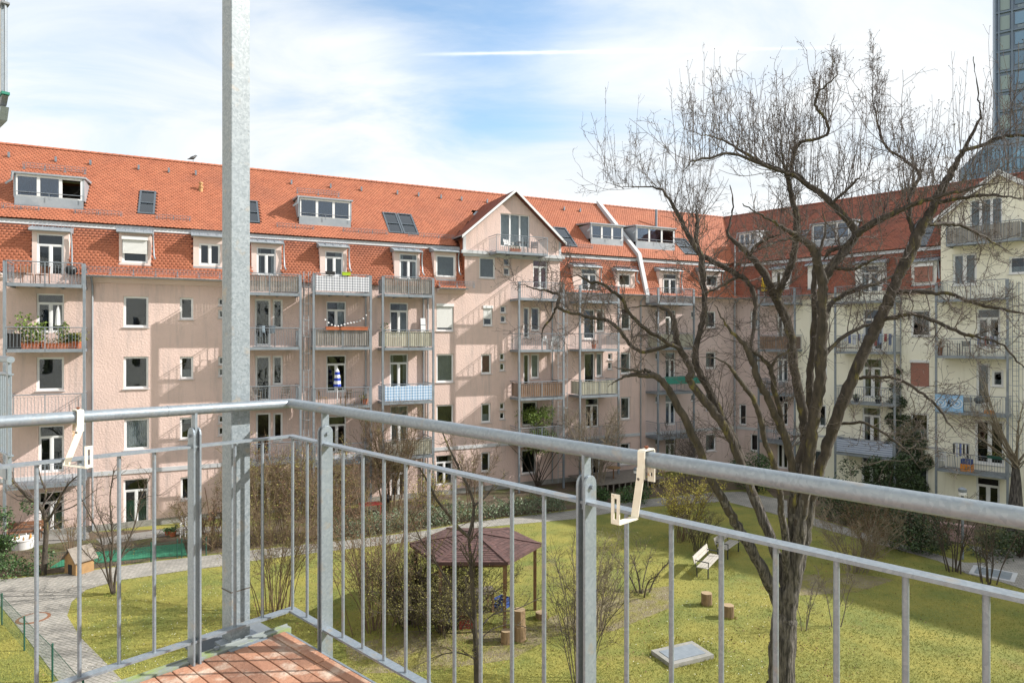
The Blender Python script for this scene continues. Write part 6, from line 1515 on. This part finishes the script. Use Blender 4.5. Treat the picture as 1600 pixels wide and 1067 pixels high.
def log(loc,r,h,label,group=None,rot=0):
    e=empty('log_stool',loc,rot,label,'log stool',group); n=14; rd=random.Random(int(loc[0]*100)); w=[1+rd.uniform(-.06,.06) for _ in range(n)]
    mb=MB(); P=[[(r*w[j]*k*math.cos(2*math.pi*j/n),r*w[j]*k*math.sin(2*math.pi*j/n),z) for j in range(n)] for k,z in ((1.03,0),(1,h*.5),(1.0,h))]
    for i in range(2):
        for j in range(n): mb.face([P[i][j],P[i][(j+1)%n],P[i+1][(j+1)%n],P[i+1][j]])
    mb.build('bark',MATS['logside'],e,smooth=True); MB().face([(x*.99,y*.99,h+.001) for x,y,_ in P[2]]).face([(x,y,h) for x,y,_ in P[2]]).build('cut_face',MATS['logtop'],e); return e
log(g(1104,945),.19,.44,'upright log stool on the lawn closest to the pale benches'); log(g(1138,964),.19,.42,'upright log stool beside the big tree trunk')
p=g(811,1000); log(p,.21,.48,'lower log of the short stack at the pavilion corner'); log((p.x,p.y,.482),.19,.50,'upper log standing on the stack at the pavilion corner',rot=.5)
p=g(797,1002); log((p.x-.12,p.y-.1,0),.17,.40,'short log leaning close to the log stack'); p=g(846,966); log(p,.20,.22,'flat cut log lying on the gravel right of the log stack')
# picnic table and clutter under the pavilion roof
t_=empty('picnic_table',pc_+Vector((.0,-.1,0)),R(20),'low wooden table under the pavilion roof','table')
for i in range(5): MB().box(-.7,.7,-.35+i*.14,-.22+i*.14,.66,.69).build('table_board',MATS['woodgrey'],t_)
for x in (-.55,.55):
    for y in (-.28,.28): MB().box(x-.04,x+.04,y-.04,y+.04,0,.655).build('leg',MATS['wood'],t_)
def crate(loc,rz_,label,mat,s=(.4,.3,.28),h_=None):
    e=empty('storage_crate',loc,rz_,label,'crate'); x,y,z=s
    for (a,b,c,d) in ((-x/2,x/2,-y/2,-y/2+.015),(-x/2,x/2,y/2-.015,y/2),(-x/2,-x/2+.015,-y/2+.015,y/2-.015),(x/2-.015,x/2,-y/2+.015,y/2-.015)): MB().box(a,b,c,d,.0,z*.30).box(a,b,c,d,z*.38,z*.62).box(a,b,c,d,z*.70,z).build('side',MATS[mat],e)
    MB().box(-x/2+.015,x/2-.015,-y/2+.015,y/2-.015,.0,.015).build('bottom',MATS[mat],e)
    for sx in (-1,1):
        for sy in (-1,1): MB().box(sx*x/2-.02,sx*x/2+.02,sy*y/2-.02,sy*y/2+.02,.0,z+.005).build('corner',MATS[mat],e)
    return e
crate(pc_+Vector((-.9,-.9,0)),.3,'grey plastic crate on the floor under the pavilion','cover',(.6,.4,.3)); crate(pc_+Vector((.9,.2,0)),.9,'blue plastic crate under the pavilion roof','bluecrate',(.5,.4,.35)); crate(pc_+Vector((-.2,-1.4,0)),.1,'red wooden toy crate at the pavilion front','red',(.5,.35,.3))
# concrete framed hatch on the lawn
def hatch(loc,rz_,w,d,h,label,frame='concrete'):
    e=empty('ground_hatch',loc,rz_,label,'hatch'); b=.16; q=h
    for a in ((-w/2,w/2,-d/2,-d/2+b),(-w/2,w/2,d/2-b,d/2),(-w/2,-w/2+b,-d/2+b+.002,d/2-b-.002),(w/2-b,w/2,-d/2+b+.002,d/2-b-.002)): MB().box(*a,0,q).build('frame',MATS[frame],e,bevel=.008)
    MB().box(-w/2+b+.01,w/2-b-.01,-d/2+b+.01,d/2-b-.01,0,q+.01).build('lid',MATS['lid'],e,bevel=.004)
    return e
hatch(g(1066,1020,.1),R(24),1.55,1.0,.13,'concrete framed grey metal hatch set in the lawn'); bpy.context.view_layer.update()
for o in list(COL.objects):
    if o.name.startswith('ground_hatch'): o.location.z=0
hatch(g(1552,896),R(-42),1.5,1.35,.03,'flush pale framed metal hatch at the end of the right path','trim')
mh=empty('manhole_cover',g(52,966),0,'round concrete manhole cover ringed with rust in the paved path','manhole'); MB().lathe([(.50,.0),(.50,.022),(.42,.024)],28).build('rim',MATS['rust'],mh); MB().lathe([(.40,.0),(.40,.03),(.02,.032)],28).build('lid',MATS['concrete'],mh)
# wire fence with dark green posts along the path
def wire_fence(name,label,pts,h,cell=.10,gate=False):
    e=empty(name,pts[0],0,label,'fence'); o0=Vector(pts[0]); rel=[Vector(p)-o0 for p in pts]; w=MB()
    for p in rel: MB().tube([(p.x,p.y,0),(p.x,p.y,h+.08)],.024,8).lathe([(.028,h+.07),(.028,h+.10),(.01,h+.115)],8,(p.x,p.y,0)).build('post',MATS['fencegreen'],e)
    for a,b in zip(rel[:-1],rel[1:]):
        d=b-a; L=d.length; n=int(L/cell)
        for i in range(n+1):
            q=a+d*(i/n); r_=.0022; w.face([(q.x-r_,q.y-r_,.05),(q.x+r_,q.y+r_,.05),(q.x+r_,q.y+r_,h),(q.x-r_,q.y-r_,h)])
        z=.05
        while z<h: w.face([(a.x,a.y,z-.0022),(b.x,b.y,z-.0022),(b.x,b.y,z+.0022),(a.x,a.y,z+.0022)]); z+=cell
        MB().bar((a.x,a.y,h),(b.x,b.y,h),(0,0,1),.012,.012).build('top_wire',MATS['fencegreen'],e)
    o=w.build('wire_mesh',MATS['fencegreen'],e); o['kind']='stuff'; return e
wire_fence('wire_fence','green wire mesh fence with thin posts beside the paved path',[g(-30,925),g(3,976),g(38,1016),g(82,1064),g(130,1125)],.95)
wire_fence('garden_fence','low green wire fence round the turf mat at the pink facade',[g(70,893),g(140,888),g(236,878),g(277,872),g(284,871),g(322,868)],.75)
m_=MB(); mp=[g(78,888),g(232,872),g(292,868),g(287,850),g(200,858),g(110,868)]
c_=mp[0]; m_.prism([(p.x-c_.x,p.y-c_.y) for p in mp],.012,.05); o=m_.build('turf_mat',MATS['matgreen']); o.location=c_; tag(o,'green plastic turf mat inside the low wire fence','mat')
# toy house
th=empty('toy_house',g(124,893),R(-28),'small yellow wooden toy house with grey pitched roof','toy house')
MB().box(-.40,.40,-.36,.36,0,.62).face([(-.40,-.36,.62),(.40,-.36,.62),(0,-.36,.98)]).face([(.40,.36,.62),(-.40,.36,.62),(0,.36,.98)]).build('wall',MATS['woodyellow'],th)
for s in (-1,1): MB().hexa([(s*.52,-.46,.52),(0,-.46,1.02),(0,.46,1.02),(s*.52,.46,.52),(s*.52,-.46,.555),(0,-.46,1.06),(0,.46,1.06),(s*.52,.46,.555)]).build('roof_panel',MATS['woodgrey'],th)
MB().box(-.13,.13,-.375,-.36,.0,.40).build('door_opening',MATS['black'],th)
def potplant(loc,r,h,label,leafm='leaf',lh=.4,n=160,seed=1,pot='terracotta',ls=.09,group=None):
    e=empty('potted_plant',loc,0,label,'potted plant',group); MB().lathe([(r*.72,0),(r*.95,h*.85),(r*1.05,h*.86),(r*1.05,h),(r*.9,h),(r*.88,h*.9)],14).build('pot',MATS[pot],e,smooth=True)
    rr=np.random.RandomState(seed); P=np.stack([rr.normal(0,r*.8,n),rr.normal(0,r*.8,n),h+rr.uniform(0,1,n)*lh],1); lv=NP(); V,Q=leaves(rr,P,ls); lv.add(V,Q); o=lv.build('foliage',[MATS[leafm]],e); o['kind']='stuff'
    P0=np.tile(np.array([0,0,h*.9]),(5,1)); D=unit(np.stack([rr.normal(0,.3,5),rr.normal(0,.3,5),np.ones(5)],1)); Pg=grow(rr,P0,D,np.full(5,lh*.9),4,.1,0); V,Q=np_tubes(Pg,taper(5,4,.008,.004),4); w=NP(); w.add(V,Q); w.build('stem',[MATS['twigbrown']],e); return e
def planter(loc,rz_,L,label,mat='terracotta',leafm=None,seed=1,w=.18,h=.17,lh=.2,group=None):
    e=empty('planter_box',loc,rz_,label,'planter',group); x,y=L/2,w/2
    MB().hexa([(-x*.97,-y*.85,0),(x*.97,-y*.85,0),(x*.97,y*.85,0),(-x*.97,y*.85,0),(-x,-y,h),(x,-y,h),(x,y,h),(-x,y,h)]).build('box',MATS[mat],e)
    MB().box(-x-.012,x+.012,-y-.012,y+.012,h-.03,h+.004).build('rim',MATS[mat],e); MB().box(-x+.02,x-.02,-y+.02,y-.02,h,h+.012).build('soil',MATS['soil'],e)
    if leafm:
        rr=np.random.RandomState(seed); n=int(160*L); P=np.stack([rr.uniform(-x,x,n),rr.normal(0,y*.7,n),h+rr.uniform(0,1,n)*lh],1); lv=NP(); V,Q=leaves(rr,P,.07); lv.add(V,Q); o=lv.build('foliage',[MATS[leafm]],e); o['kind']='stuff'
    return e
def chair(loc,rz_,label,mat='woodyellow',arms=False,group=None,slat=5,hb=.88):
    e=empty('balcony_chair',loc,rz_,label,'chair',group)
    for i in range(4): MB().box(-.21,.21,-.20+i*.105,-.11+i*.105,.43,.45).build('seat_slat',MATS[mat],e)
    for x in (-.2,.2):
        MB().bar((x,-.19,0),(x,-.19,.43),(1,0,0),.03,.03).build('leg',MATS[mat],e); MB().bar((x,.22,0),(x,.20,.44),(1,0,0),.03,.03).bar((x,.20,.44),(x,.28,hb),(1,0,0),.03,.03).build('leg',MATS[mat],e)
        if arms: MB().box(x-.025,x+.025,-.2,.24,.64,.665).box(x-.015,x+.015,-.19,-.16,.45,.64).build('armrest',MATS[mat],e)
    for i in range(slat): z=.54+i*(hb-.56)/slat; y=.215+(z-.44)*.18; MB().box(-.19,.19,y,y+.015,z,z+(hb-.56)/slat*.7).build('backrest_slat',MATS[mat],e)
    return e
def table(loc,rz_,label,mat='woodgrey',L=.8,w=.6,h=.72):
    e=empty('balcony_table',loc,rz_,label,'table'); n=5
    for i in range(n): MB().box(-L/2,L/2,-w/2+i*w/n,-w/2+(i+1)*w/n-.01,h-.025,h).build('table_board',MATS[mat],e)
    for x in (-L/2+.05,L/2-.05):
        for y in (-w/2+.05,w/2-.05): MB().box(x-.02,x+.02,y-.02,y+.02,0,h-.026).build('leg',MATS[mat],e)
    return e
def parasol(loc,h,label,mat,r=.13,pole='plasticwhite',rc=.9):
    e=empty('closed_parasol',loc,0,label,'parasol'); MB().tube([(0,0,0),(0,0,h+.05)],.02,8).build('pole',MATS[pole],e)
    mb=MB(); n=16; prof=[(.03,h),(.09*r/.13,h-.18),(.12*r/.13,h-.5),(r*1.05,h-rc*.8),(r*1.2,h-rc),(r*.9,h-rc-.01)]
    P=[[(q*(1+.18*(j%2))*math.cos(2*math.pi*j/n),q*(1+.18*(j%2))*math.sin(2*math.pi*j/n),z) for j in range(n)] for q,z in prof]
    for i in range(len(P)-1):
        for j in range(n): mb.face([P[i][j],P[i+1][j],P[i+1][(j+1)%n],P[i][(j+1)%n]])
    mb.build('canopy',MATS[mat],e,smooth=True); MB().lathe([(.22,0),(.22,.06),(.04,.09)],16).build('base',MATS['concrete'],e); return e
potplant(g(270,838),.16,.25,'small potted plant beside the stacked white garden chairs',lh=.2); potplant(g(262,836),.14,.2,'little terracotta pot on the terrace by the green-curtained door',lh=.12,seed=3)
for k,(x,y) in enumerate(((290,838),(297,836))): chair(g(x,y),.3+k*.1,['white plastic garden chair on the terrace beside small pots','white plastic garden chair next to the leaning broom'][k],'plasticwhite',True)
pt=empty('patio_tub',g(36,856),0,'round white tub of bottles and toys on the terrace','tub'); MB().lathe([(.42,0),(.52,.42),(.55,.42),(.55,.46),(.50,.46),(.48,.40)],22).build('tub',MATS['plasticwhite'],pt,smooth=True)
for k in range(7): MB().lathe([(.035,0),(.035,.16),(.015,.2),(.015,.25)],8,(.3*math.cos(k*.9),.3*math.sin(k*.9),.36)).build('bottle',MATS[('woodyellow','orange','plasticwhite')[k%3]],pt)
br=empty('broom',FL.w(FL.t(328),-.25,0),FL.rz,'wooden handled broom leaning on the pink wall','broom'); MB().tube([(0,0,0.1),(-.25,.17,1.75)],.016,8).build('handle',MATS['wood'],br); MB().hexa([(-.1,-.06,0),(.2,-.06,0),(.2,.06,0),(-.1,.06,0),(-.07,-.03,.2),(.1,-.03,.2),(.1,.03,.2),(-.07,.03,.2)]).build('bristles',MATS['rust'],br)
# lamp posts
def lamp(loc,h,label):
    e=empty('garden_lamp',loc,0,label,'lamp'); MB().tube([(0,0,0),(0,0,h)],.05,10).build('post',MATS['galv'],e,smooth=True); MB().lathe([(.06,h),(.16,h+.04),(.17,h+.16),(.12,h+.20),(.03,h+.24)],14).build('lamp_head',MATS['galv'],e,smooth=True); MB().lathe([(.15,h-.10),(.15,h+.03),(.05,h+.035)],14).build('lens',MATS['plasticwhite'],e); return e
lamp(g(994,782),1.75,'grey garden lamp post beside the wooden terrace'); lamp(g(1504,874),2.9,'grey lamp post at the fork of the right path')
# wooden terrace of the ground floor flat
tr=empty('wooden_terrace',FL.w(FL.t(925),-3.9,0),FL.rz,'raised grey wooden terrace with picket edge below the balconies','terrace')
for i in range(20): MB().box(-2.2,3.2,i*.17,i*.17+.155,.52,.56).build('board',MATS['woodgrey'],tr)
for i in range(13): MB().box(-2.2+i*.44,-2.12+i*.44,.02,.08,0,.52).build('support',MATS['woodgrey'],tr)
rt=empty('round_table',FL.w(FL.t(925),-2.6,.56),0,'round brown table on the wooden terrace','table'); MB().lathe([(.45,.68),(.47,.70),(.47,.73),(.44,.74)],20).build('top',MATS['woodyellow'],rt); MB().tube([(0,0,0),(0,0,.69)],.04,8).build('pedestal',MATS['wood'],rt)
rdk=empty('garden_table',FL.w(FL.t(562),-2.6,0),FL.rz,'small red garden table below the twiggy bushes','table'); MB().box(-.6,.6,-.35,.35,.55,.6).build('top',MATS['red'],rdk)
for x in (-.5,.5):
    for y in (-.28,.28): MB().box(x-.03,x+.03,y-.03,y+.03,0,.55).build('leg',MATS['red'],rdk)
def grill(loc,label,mat='black'):
    e=empty('kettle_grill',loc,0,label,'grill'); MB().lathe([(.02,.50),(.16,.54),(.25,.64),(.27,.74),(.27,.75),(.24,.85),(.13,.92),(.02,.94)],16).build('kettle',MATS[mat],e,smooth=True)
    for k in range(3): a=k*2.1; MB().tube([(.12*math.cos(a),.12*math.sin(a),.56),(.27*math.cos(a),.27*math.sin(a),0)],.013,6).build('leg',MATS['galv'],e)
    MB().box(-.05,.05,-.015,.015,.95,.98).build('handle',MATS['wood'],e); return e
grill(FL.w(FL.t(588),-2.4,0),'black kettle grill in the garden below the blue checked balcony cloth')
# ---------------------------------------------------------------- things on the balconies
def on(fac,B,row,x,d): t=fac.t(x,-d); return fac.w(t,-d,B[2][row]+.0)
o=chair(on(FL,BA,0,42,1.0),FL.rz+.4,'dark folding chair on the left attic balcony, next to its railing corner','rust'); chair(on(FL,BA,0,66,1.0),FL.rz-.3,'dark folding chair on the left attic balcony by the door','rust'); grill(on(FL,BA,0,111,.9),'round black kettle grill on the left attic balcony')
for k,(x,lab,lm,lh) in enumerate(((36,'bushy olive potted plant at the corner of the plant balcony','leafbright',1.3),(50,'broad-leaved bright potted plant on the plant balcony','leafbright',.8),(62,'tall bright green potted plant before the plant balcony door','leafbright',.9),(98,'bright green potted plant right of the white parasol','leafbright',.9),(112,'small terracotta pot plant near the post','leaf',.35),(122,'large terracotta pot with dry stems on the plant balcony','bud',.4))):
    potplant(on(FL,BA,1,x,1.0),.20,.34,lab,lm,lh,200,90+k,ls=.13)
for k,(x,lab) in enumerate(((48,'terracotta trough on the floor of the plant balcony, left of its bench of pots'),(80,'terracotta trough on the plant balcony below the white parasol'),(103,'terracotta trough on the plant balcony beside the large pot'))): planter(on(FL,BA,1,x,1.25),FL.rz,.7,lab,'terracotta','bud',seed=k,h=.26)
pk=planter(on(FL,BA,1,20,1.2),FL.rz,.62,'black tall plastic planter at the end of the plant balcony','black',None,w=.4,h=.7)
parasol(on(FL,BA,1,91,1.1),2.0,'closed white parasol on the plant balcony','plasticwhite',.10)
chair(on(FL,BE,2,400,.9),FL.rz+.2,'grey mesh chair on the balcony behind the steel column','woodgrey',True,slat=7,hb=1.0); chair(on(FL,BE,2,446,.9),FL.rz-.2,'grey mesh chair by the brown-curtained balcony window','woodgrey',True,slat=7,hb=1.0)
def rack(fac,B,row,x0,x1,d,label,mats,hang=.5,ztop=1.12,pieces=6):
    t0,t1=fac.t(x0,-d),fac.t(x1,-d); e=empty('laundry_rack',fac.w(t0,-d,B[2][row]),fac.rz,label,'laundry rack'); L=t1-t0
    for y in (-.18,0,.18): MB().tube([(0,y,ztop),(L,y,ztop)],.008,6).build('rail',MATS['galv'],e)
    for x in (.05,L-.05):
        MB().tube([(x,-.25,0),(x,.2,ztop)],.011,6).build('leg',MATS['galv'],e); MB().tube([(x,.25,0),(x,-.2,ztop)],.011,6).build('leg',MATS['galv'],e)
    rd=random.Random(int(x0))
    for i in range(pieces):
        a=L*(i+.08)/pieces; b=L*(i+.9)/pieces; y=(-.18,0,.18)[i%3]; h=hang*rd.uniform(.6,1.1); mb=MB(); n=5
        for k in range(n):
            u=a+(b-a)*k/n; v=a+(b-a)*(k+1)/n
            for s in (-.012,.012): mb.face([(u,y+s+.008*math.sin(k*2),ztop-h),(v,y+s+.008*math.sin(k*2+2),ztop-h),(v,y+s*.4,ztop+.008),(u,y+s*.4,ztop+.008)])
        mb.build('cloth',MATS[mats[i%len(mats)]],e)
    return e
rack(FL,BE,1,399,431,1.2,'drying rack with dark washing on the balcony behind the steel column',['black','darkframe','cover'],.6)
for k,(x,lab) in enumerate(((521,'orange-red window box nearest the ladder on the string-light balcony'),(541,'orange-red window box in the middle of the string-light balcony rail'),(563,'orange-red window box nearest the downpipe on the string-light balcony'))):
    p=on(FL,BF,1,x,1.55); p.z+=.93; planter(p,FL.rz,.82,lab,'terracotta',None,h=.18)
sl=empty('string_lights',FL.w(FL.t(508,-1.2),-1.2,BF[2][1]+1.25),FL.rz,'white ball string lights hung across the balcony with orange-red boxes','string lights'); L_=FL.t(577,-1.2)-FL.t(508,-1.2); cable=[]
for i in range(15):
    u=i/14; z=.55-.9*u*(1-u)*1.6+ (.6*u**3) - .1*math.sin(u*9)-.25; cable.append((L_*u,0,z)); MB().lathe([(.01,-.05),(.045,-.03),(.055,0),(.045,.03),(.01,.05)],10,(L_*u,0,z-.06)).build('globe',MATS['plasticwhite'],sl,smooth=True)
MB().tube(cable,.005,4).build('cable',MATS['black'],sl)
planter(on(FL,BF,0,541,1.55)+Vector((0,0,.95)),FL.rz,.45,'lime green flower box on the attic balcony rail','limegreen',None); planter(on(FL,BF,0,516,1.55)+Vector((0,0,.95)),FL.rz,.5,'black flower box on the attic balcony rail beside the lime one','black',None)
parasol(on(FL,BF,2,527,1.1),2.05,'closed blue and white striped parasol on a balcony','parasolstripe',.15,rc=1.0)
chair(on(FL,BF,2,505,.9),FL.rz+1.2,'honey-coloured wooden chair left of the striped parasol','woodyellow'); chair(on(FL,BF,2,540,.8),FL.rz-1.0,'honey-coloured wooden chair right of the striped parasol','woodyellow'); table(on(FL,BF,2,555,.9),FL.rz,'dark slatted table beside the honey-coloured chairs','woodgrey',.9,.6)
potplant(on(FL,BF,2,570,1.2),.18,.3,'terracotta pot with leafless plant at the end of the parasol balcony','bud',.25,60,31); 
potplant(on(FL,BG,1,600,1.2),.16,.8,'dark leafy plant in a tall pot on the slatted balcony','leaf',.6,160,32,'woodyellow')
wb=empty('folded_board',on(FL,BG,1,662,.35),FL.rz,'white folded board leaning in the corner of the slatted balcony','board'); MB().hexa([(-.15,-.05,0),(.15,-.05,0),(.15,.0,0),(-.15,.0,0),(-.15,.15,1.75),(.15,.15,1.75),(.15,.2,1.75),(-.15,.2,1.75)]).build('panel',MATS['plasticwhite'],wb); MB().box(-.16,.16,.1,.14,1.3,1.36).build('clip',MATS['galv'],wb)
chair(on(FL,BJg,0,795,.7),FL.rz+.3,'white chair on the gable balcony','plasticwhite',True); chair(on(FL,BJg,0,835,.7),FL.rz-.5,'dark slatted chair on the gable balcony','darkframe'); table(on(FL,BJg,0,815,.7),FL.rz,'dark slatted table on the gable balcony','darkframe',.7,.6)
planter(on(FL,BJg,0,805,1.1),FL.rz,.7,'terracotta trough on the gable balcony floor','terracotta','bud',h=.2)
chair(on(FL,BJ,1,855,.9),FL.rz+.4,'white garden chair on the balcony under the gable','plasticwhite',True); chair(on(FL,BJ,1,868,.9),FL.rz-.4,'white garden chair at the post end under the gable','plasticwhite',True)
table(on(FL,BJ,2,845,.9),FL.rz,'brown table on the wood-screened balcony','wood',.6,.5); chair(on(FL,BJ,2,862,.6),FL.rz,'brown chair on the wood-screened balcony','wood')
potplant(on(FL,BK,2,936,1.1),.15,.28,'terracotta pot with green plant on the pale screened balcony','leaf',.5,140,33); chair(on(FL,BK,2,955,.9),FL.rz,'turquoise chair on the pale screened balcony','awning'); potplant(on(FL,BK,1,928,1.2),.16,.3,'red-flowering pot plant on the upper balcony next to the firewall','budbrown',.3,120,34)
parasol(on(FR,BN,0,1194,1.0),2.2,'closed yellow parasol on the corner attic balcony','yellowcloth',.16,rc=1.3)
for k,x in enumerate((1200,1222)): chair(on(FR,BN,2,x,.8),FR.rz+k*.5,['dark chair at the corner end of the pink house balcony','dark chair at the door end of the pink house balcony'][k],'darkframe')
rack(FR,BP,1,1320,1350,1.1,'drying rack with pale blue washing on the yellow house',['laundry','laundryblue','laundry'],.7); rack(FR,BP,1,1360,1392,1.1,'drying rack with coloured washing beside the pale blue one',['cover','red','laundryblue'],.75)
for k,x in enumerate((1338,1372)): potplant(on(FR,BP,2,x,1.2),.18,.25,['round dark pot plant on the plain yellow house balcony','round dark pot plant beside the ivy on the plain balcony'][k],'ivy',.25,120,40+k,'black')
chair(on(FR,BP,3,1333,.8),FR.rz+.3,'black armchair above the striped cloth','black',True); 
table(on(FR,BQ,1,1490,1.0),FR.rz,'black folding table on the balcony over the blue banner','black',.6,.6); chair(on(FR,BQ,1,1512,.9),FR.rz+.6,'black folding chair beside the balcony table over the blue banner','black'); potplant(on(FR,BQ,1,1468,1.1),.2,.5,'dry shrub in a brown box over the blue banner','budbrown',.4,140,44,'rust'); rack(FR,BQ,1,1528,1556,1.1,'drying rack with mixed washing on the balcony over the blue banner',['laundryblue','laundry','red','black'],.6)
# light blue banner with pale rings and a small lion-like emblem
t0,t1=FR.t(1461,-1.45),FR.t(1505,-1.45); zc=BQ[2][2]; bn=empty('banner',FR.w(t0,-1.45,zc),FR.rz,'light blue banner with white rings hung on a balcony railing','banner'); L_=t1-t0; mb=MB()
for i in range(14):
    a=L_*i/14; b=L_*(i+1)/14; mb.face([(a,.015*math.sin(i*.9),-.02),(b,.015*math.sin((i+1)*.9),-.02),(b,.012*math.sin((i+1)*.9),.98),(a,.012*math.sin(i*.9),.98)])
mb.build('cloth',MATS['bluebanner'],bn)
M('bannerwhite',(0.70,0.76,0.82),rough=.85); M('bannerblack',(0.03,0.04,0.06),rough=.85)
for cx in (.22,.78):
    for q in (.30,.16):
        mb=MB(); n=20
        for i in range(n):
            a=2*math.pi*i/n; b=2*math.pi*(i+1)/n; mb.face([(L_*cx+q*math.cos(a),-.03,.5+q*math.sin(a)),(L_*cx+q*math.cos(b),-.03,.5+q*math.sin(b)),(L_*cx+(q-.05)*math.cos(b),-.03,.5+(q-.05)*math.sin(b)),(L_*cx+(q-.05)*math.cos(a),-.03,.5+(q-.05)*math.sin(a))])
        mb.build('printed_ring',MATS['bannerwhite'],bn)
em=MB(); c=L_*.5
for pts in ([(-.06,.62),(.0,.68),(.06,.64),(.03,.56),(-.03,.55)],[(-.07,.40),(-.04,.56),(.06,.55),(.08,.42),(.02,.45)],[(-.10,.30),(-.05,.31),(-.02,.42),(-.07,.42)],[(.05,.30),(.10,.31),(.09,.43),(.04,.43)],[(-.16,.52),(-.14,.56),(-.05,.53),(-.05,.49)],[(.06,.54),(.15,.60),(.16,.56),(.08,.49)],[(.09,.36),(.18,.42),(.17,.46),(.09,.40)]): em.face([(c+x,-.031,z-.0) for x,z in pts])
em.build('emblem',MATS['bannerblack'],bn)
for x in (1520,1545): 
    pass
chair(on(FR,BQ,2,1512,.9),FR.rz+.2,'dark chair behind the end of the blue banner','darkframe'); crate(on(FR,BQ,2,1545,1.1),FR.rz,'small orange box on the blue banner balcony','orange',(.35,.25,.2)); grill(on(FR,BQ,2,1530,.9),'dark round grill on the blue banner balcony','darkframe')
p=on(FR,BQ,3,1511,1.1); crate(p,FR.rz,'orange plastic drinks crate standing on a balcony floor','orange',(.55,.38,.42)); crate(p+Vector((0,0,.43)),FR.rz,'blue plastic crate stacked on the orange one','bluecrate',(.5,.35,.28))
rack(FR,BQ,3,1490,1515,.9,'folding rack with striped dark cloths behind the orange crate',['black','laundry','black','laundryblue'],.75,1.55,7); chair(on(FR,BQ,3,1472,.9),FR.rz+.3,'white plastic chair at the corner of the crate balcony','plasticwhite',True); planter(on(FR,BQ,3,1556,1.54)+Vector((0,0,.96)),FR.rz,.8,'dark green flower box on the crate balcony rail','fencegreen','bud')
wl=empty('garden_wall',g(1470,842),R(-35),'low pinkish garden wall beside the lamp post','wall'); MB().box(-.4,1.3,-.12,.12,0,.75).build('wall_body',MATS['pinkwall'],wl); MB().box(-.45,1.35,-.16,.16,.752,.82).build('coping',MATS['pinkwall'],wl)
# crow on the ridge
cp_=FL.w(FL.t(301,Y_RDG),Y_RDG,Z_RDG+.11); cr=MB()
prof=[(-.26,.02,.012),(-.16,.06,.03),(-.06,.11,.065),(.03,.15,.075),(.10,.20,.055),(.14,.25,.042),(.18,.265,.035),(.21,.262,.014),(.25,.252,.004)]
cr.tube([(x,0,z) for x,z,r_ in prof],[r_ for x,z,r_ in prof],10)
cw=cr.build('crow',MATS['black'],smooth=True); cw.location=cp_+Vector((0,0,.04)); cw.rotation_euler=(0,0,FL.rz+.5); cw.scale=(1.25,1.25,1.35); tag(cw,'black crow perched on the ridge of the orange roof','bird')
for s in (-.02,.02): MB().tube([(.02,s,.10),(.03,s,-.05)],.006,5).build('leg',MATS['black'],cw)
# red and white pennant on the far roof
pn=empty('roof_sign',pd(1582,285,60),0,'small red and white sign above the yellow gable roof','sign'); MB().box(-1.2,1.2,0,.1,-.1,.55).build('panel',MATS['red'],pn); MB().box(-.2,.5,-.02,-.005,.05,.4).build('white_field',MATS['plasticwhite'],pn); MB().tube([(0,.05,-6),(0,.05,-.1)],.06,8).build('pole',MATS['galv'],pn)
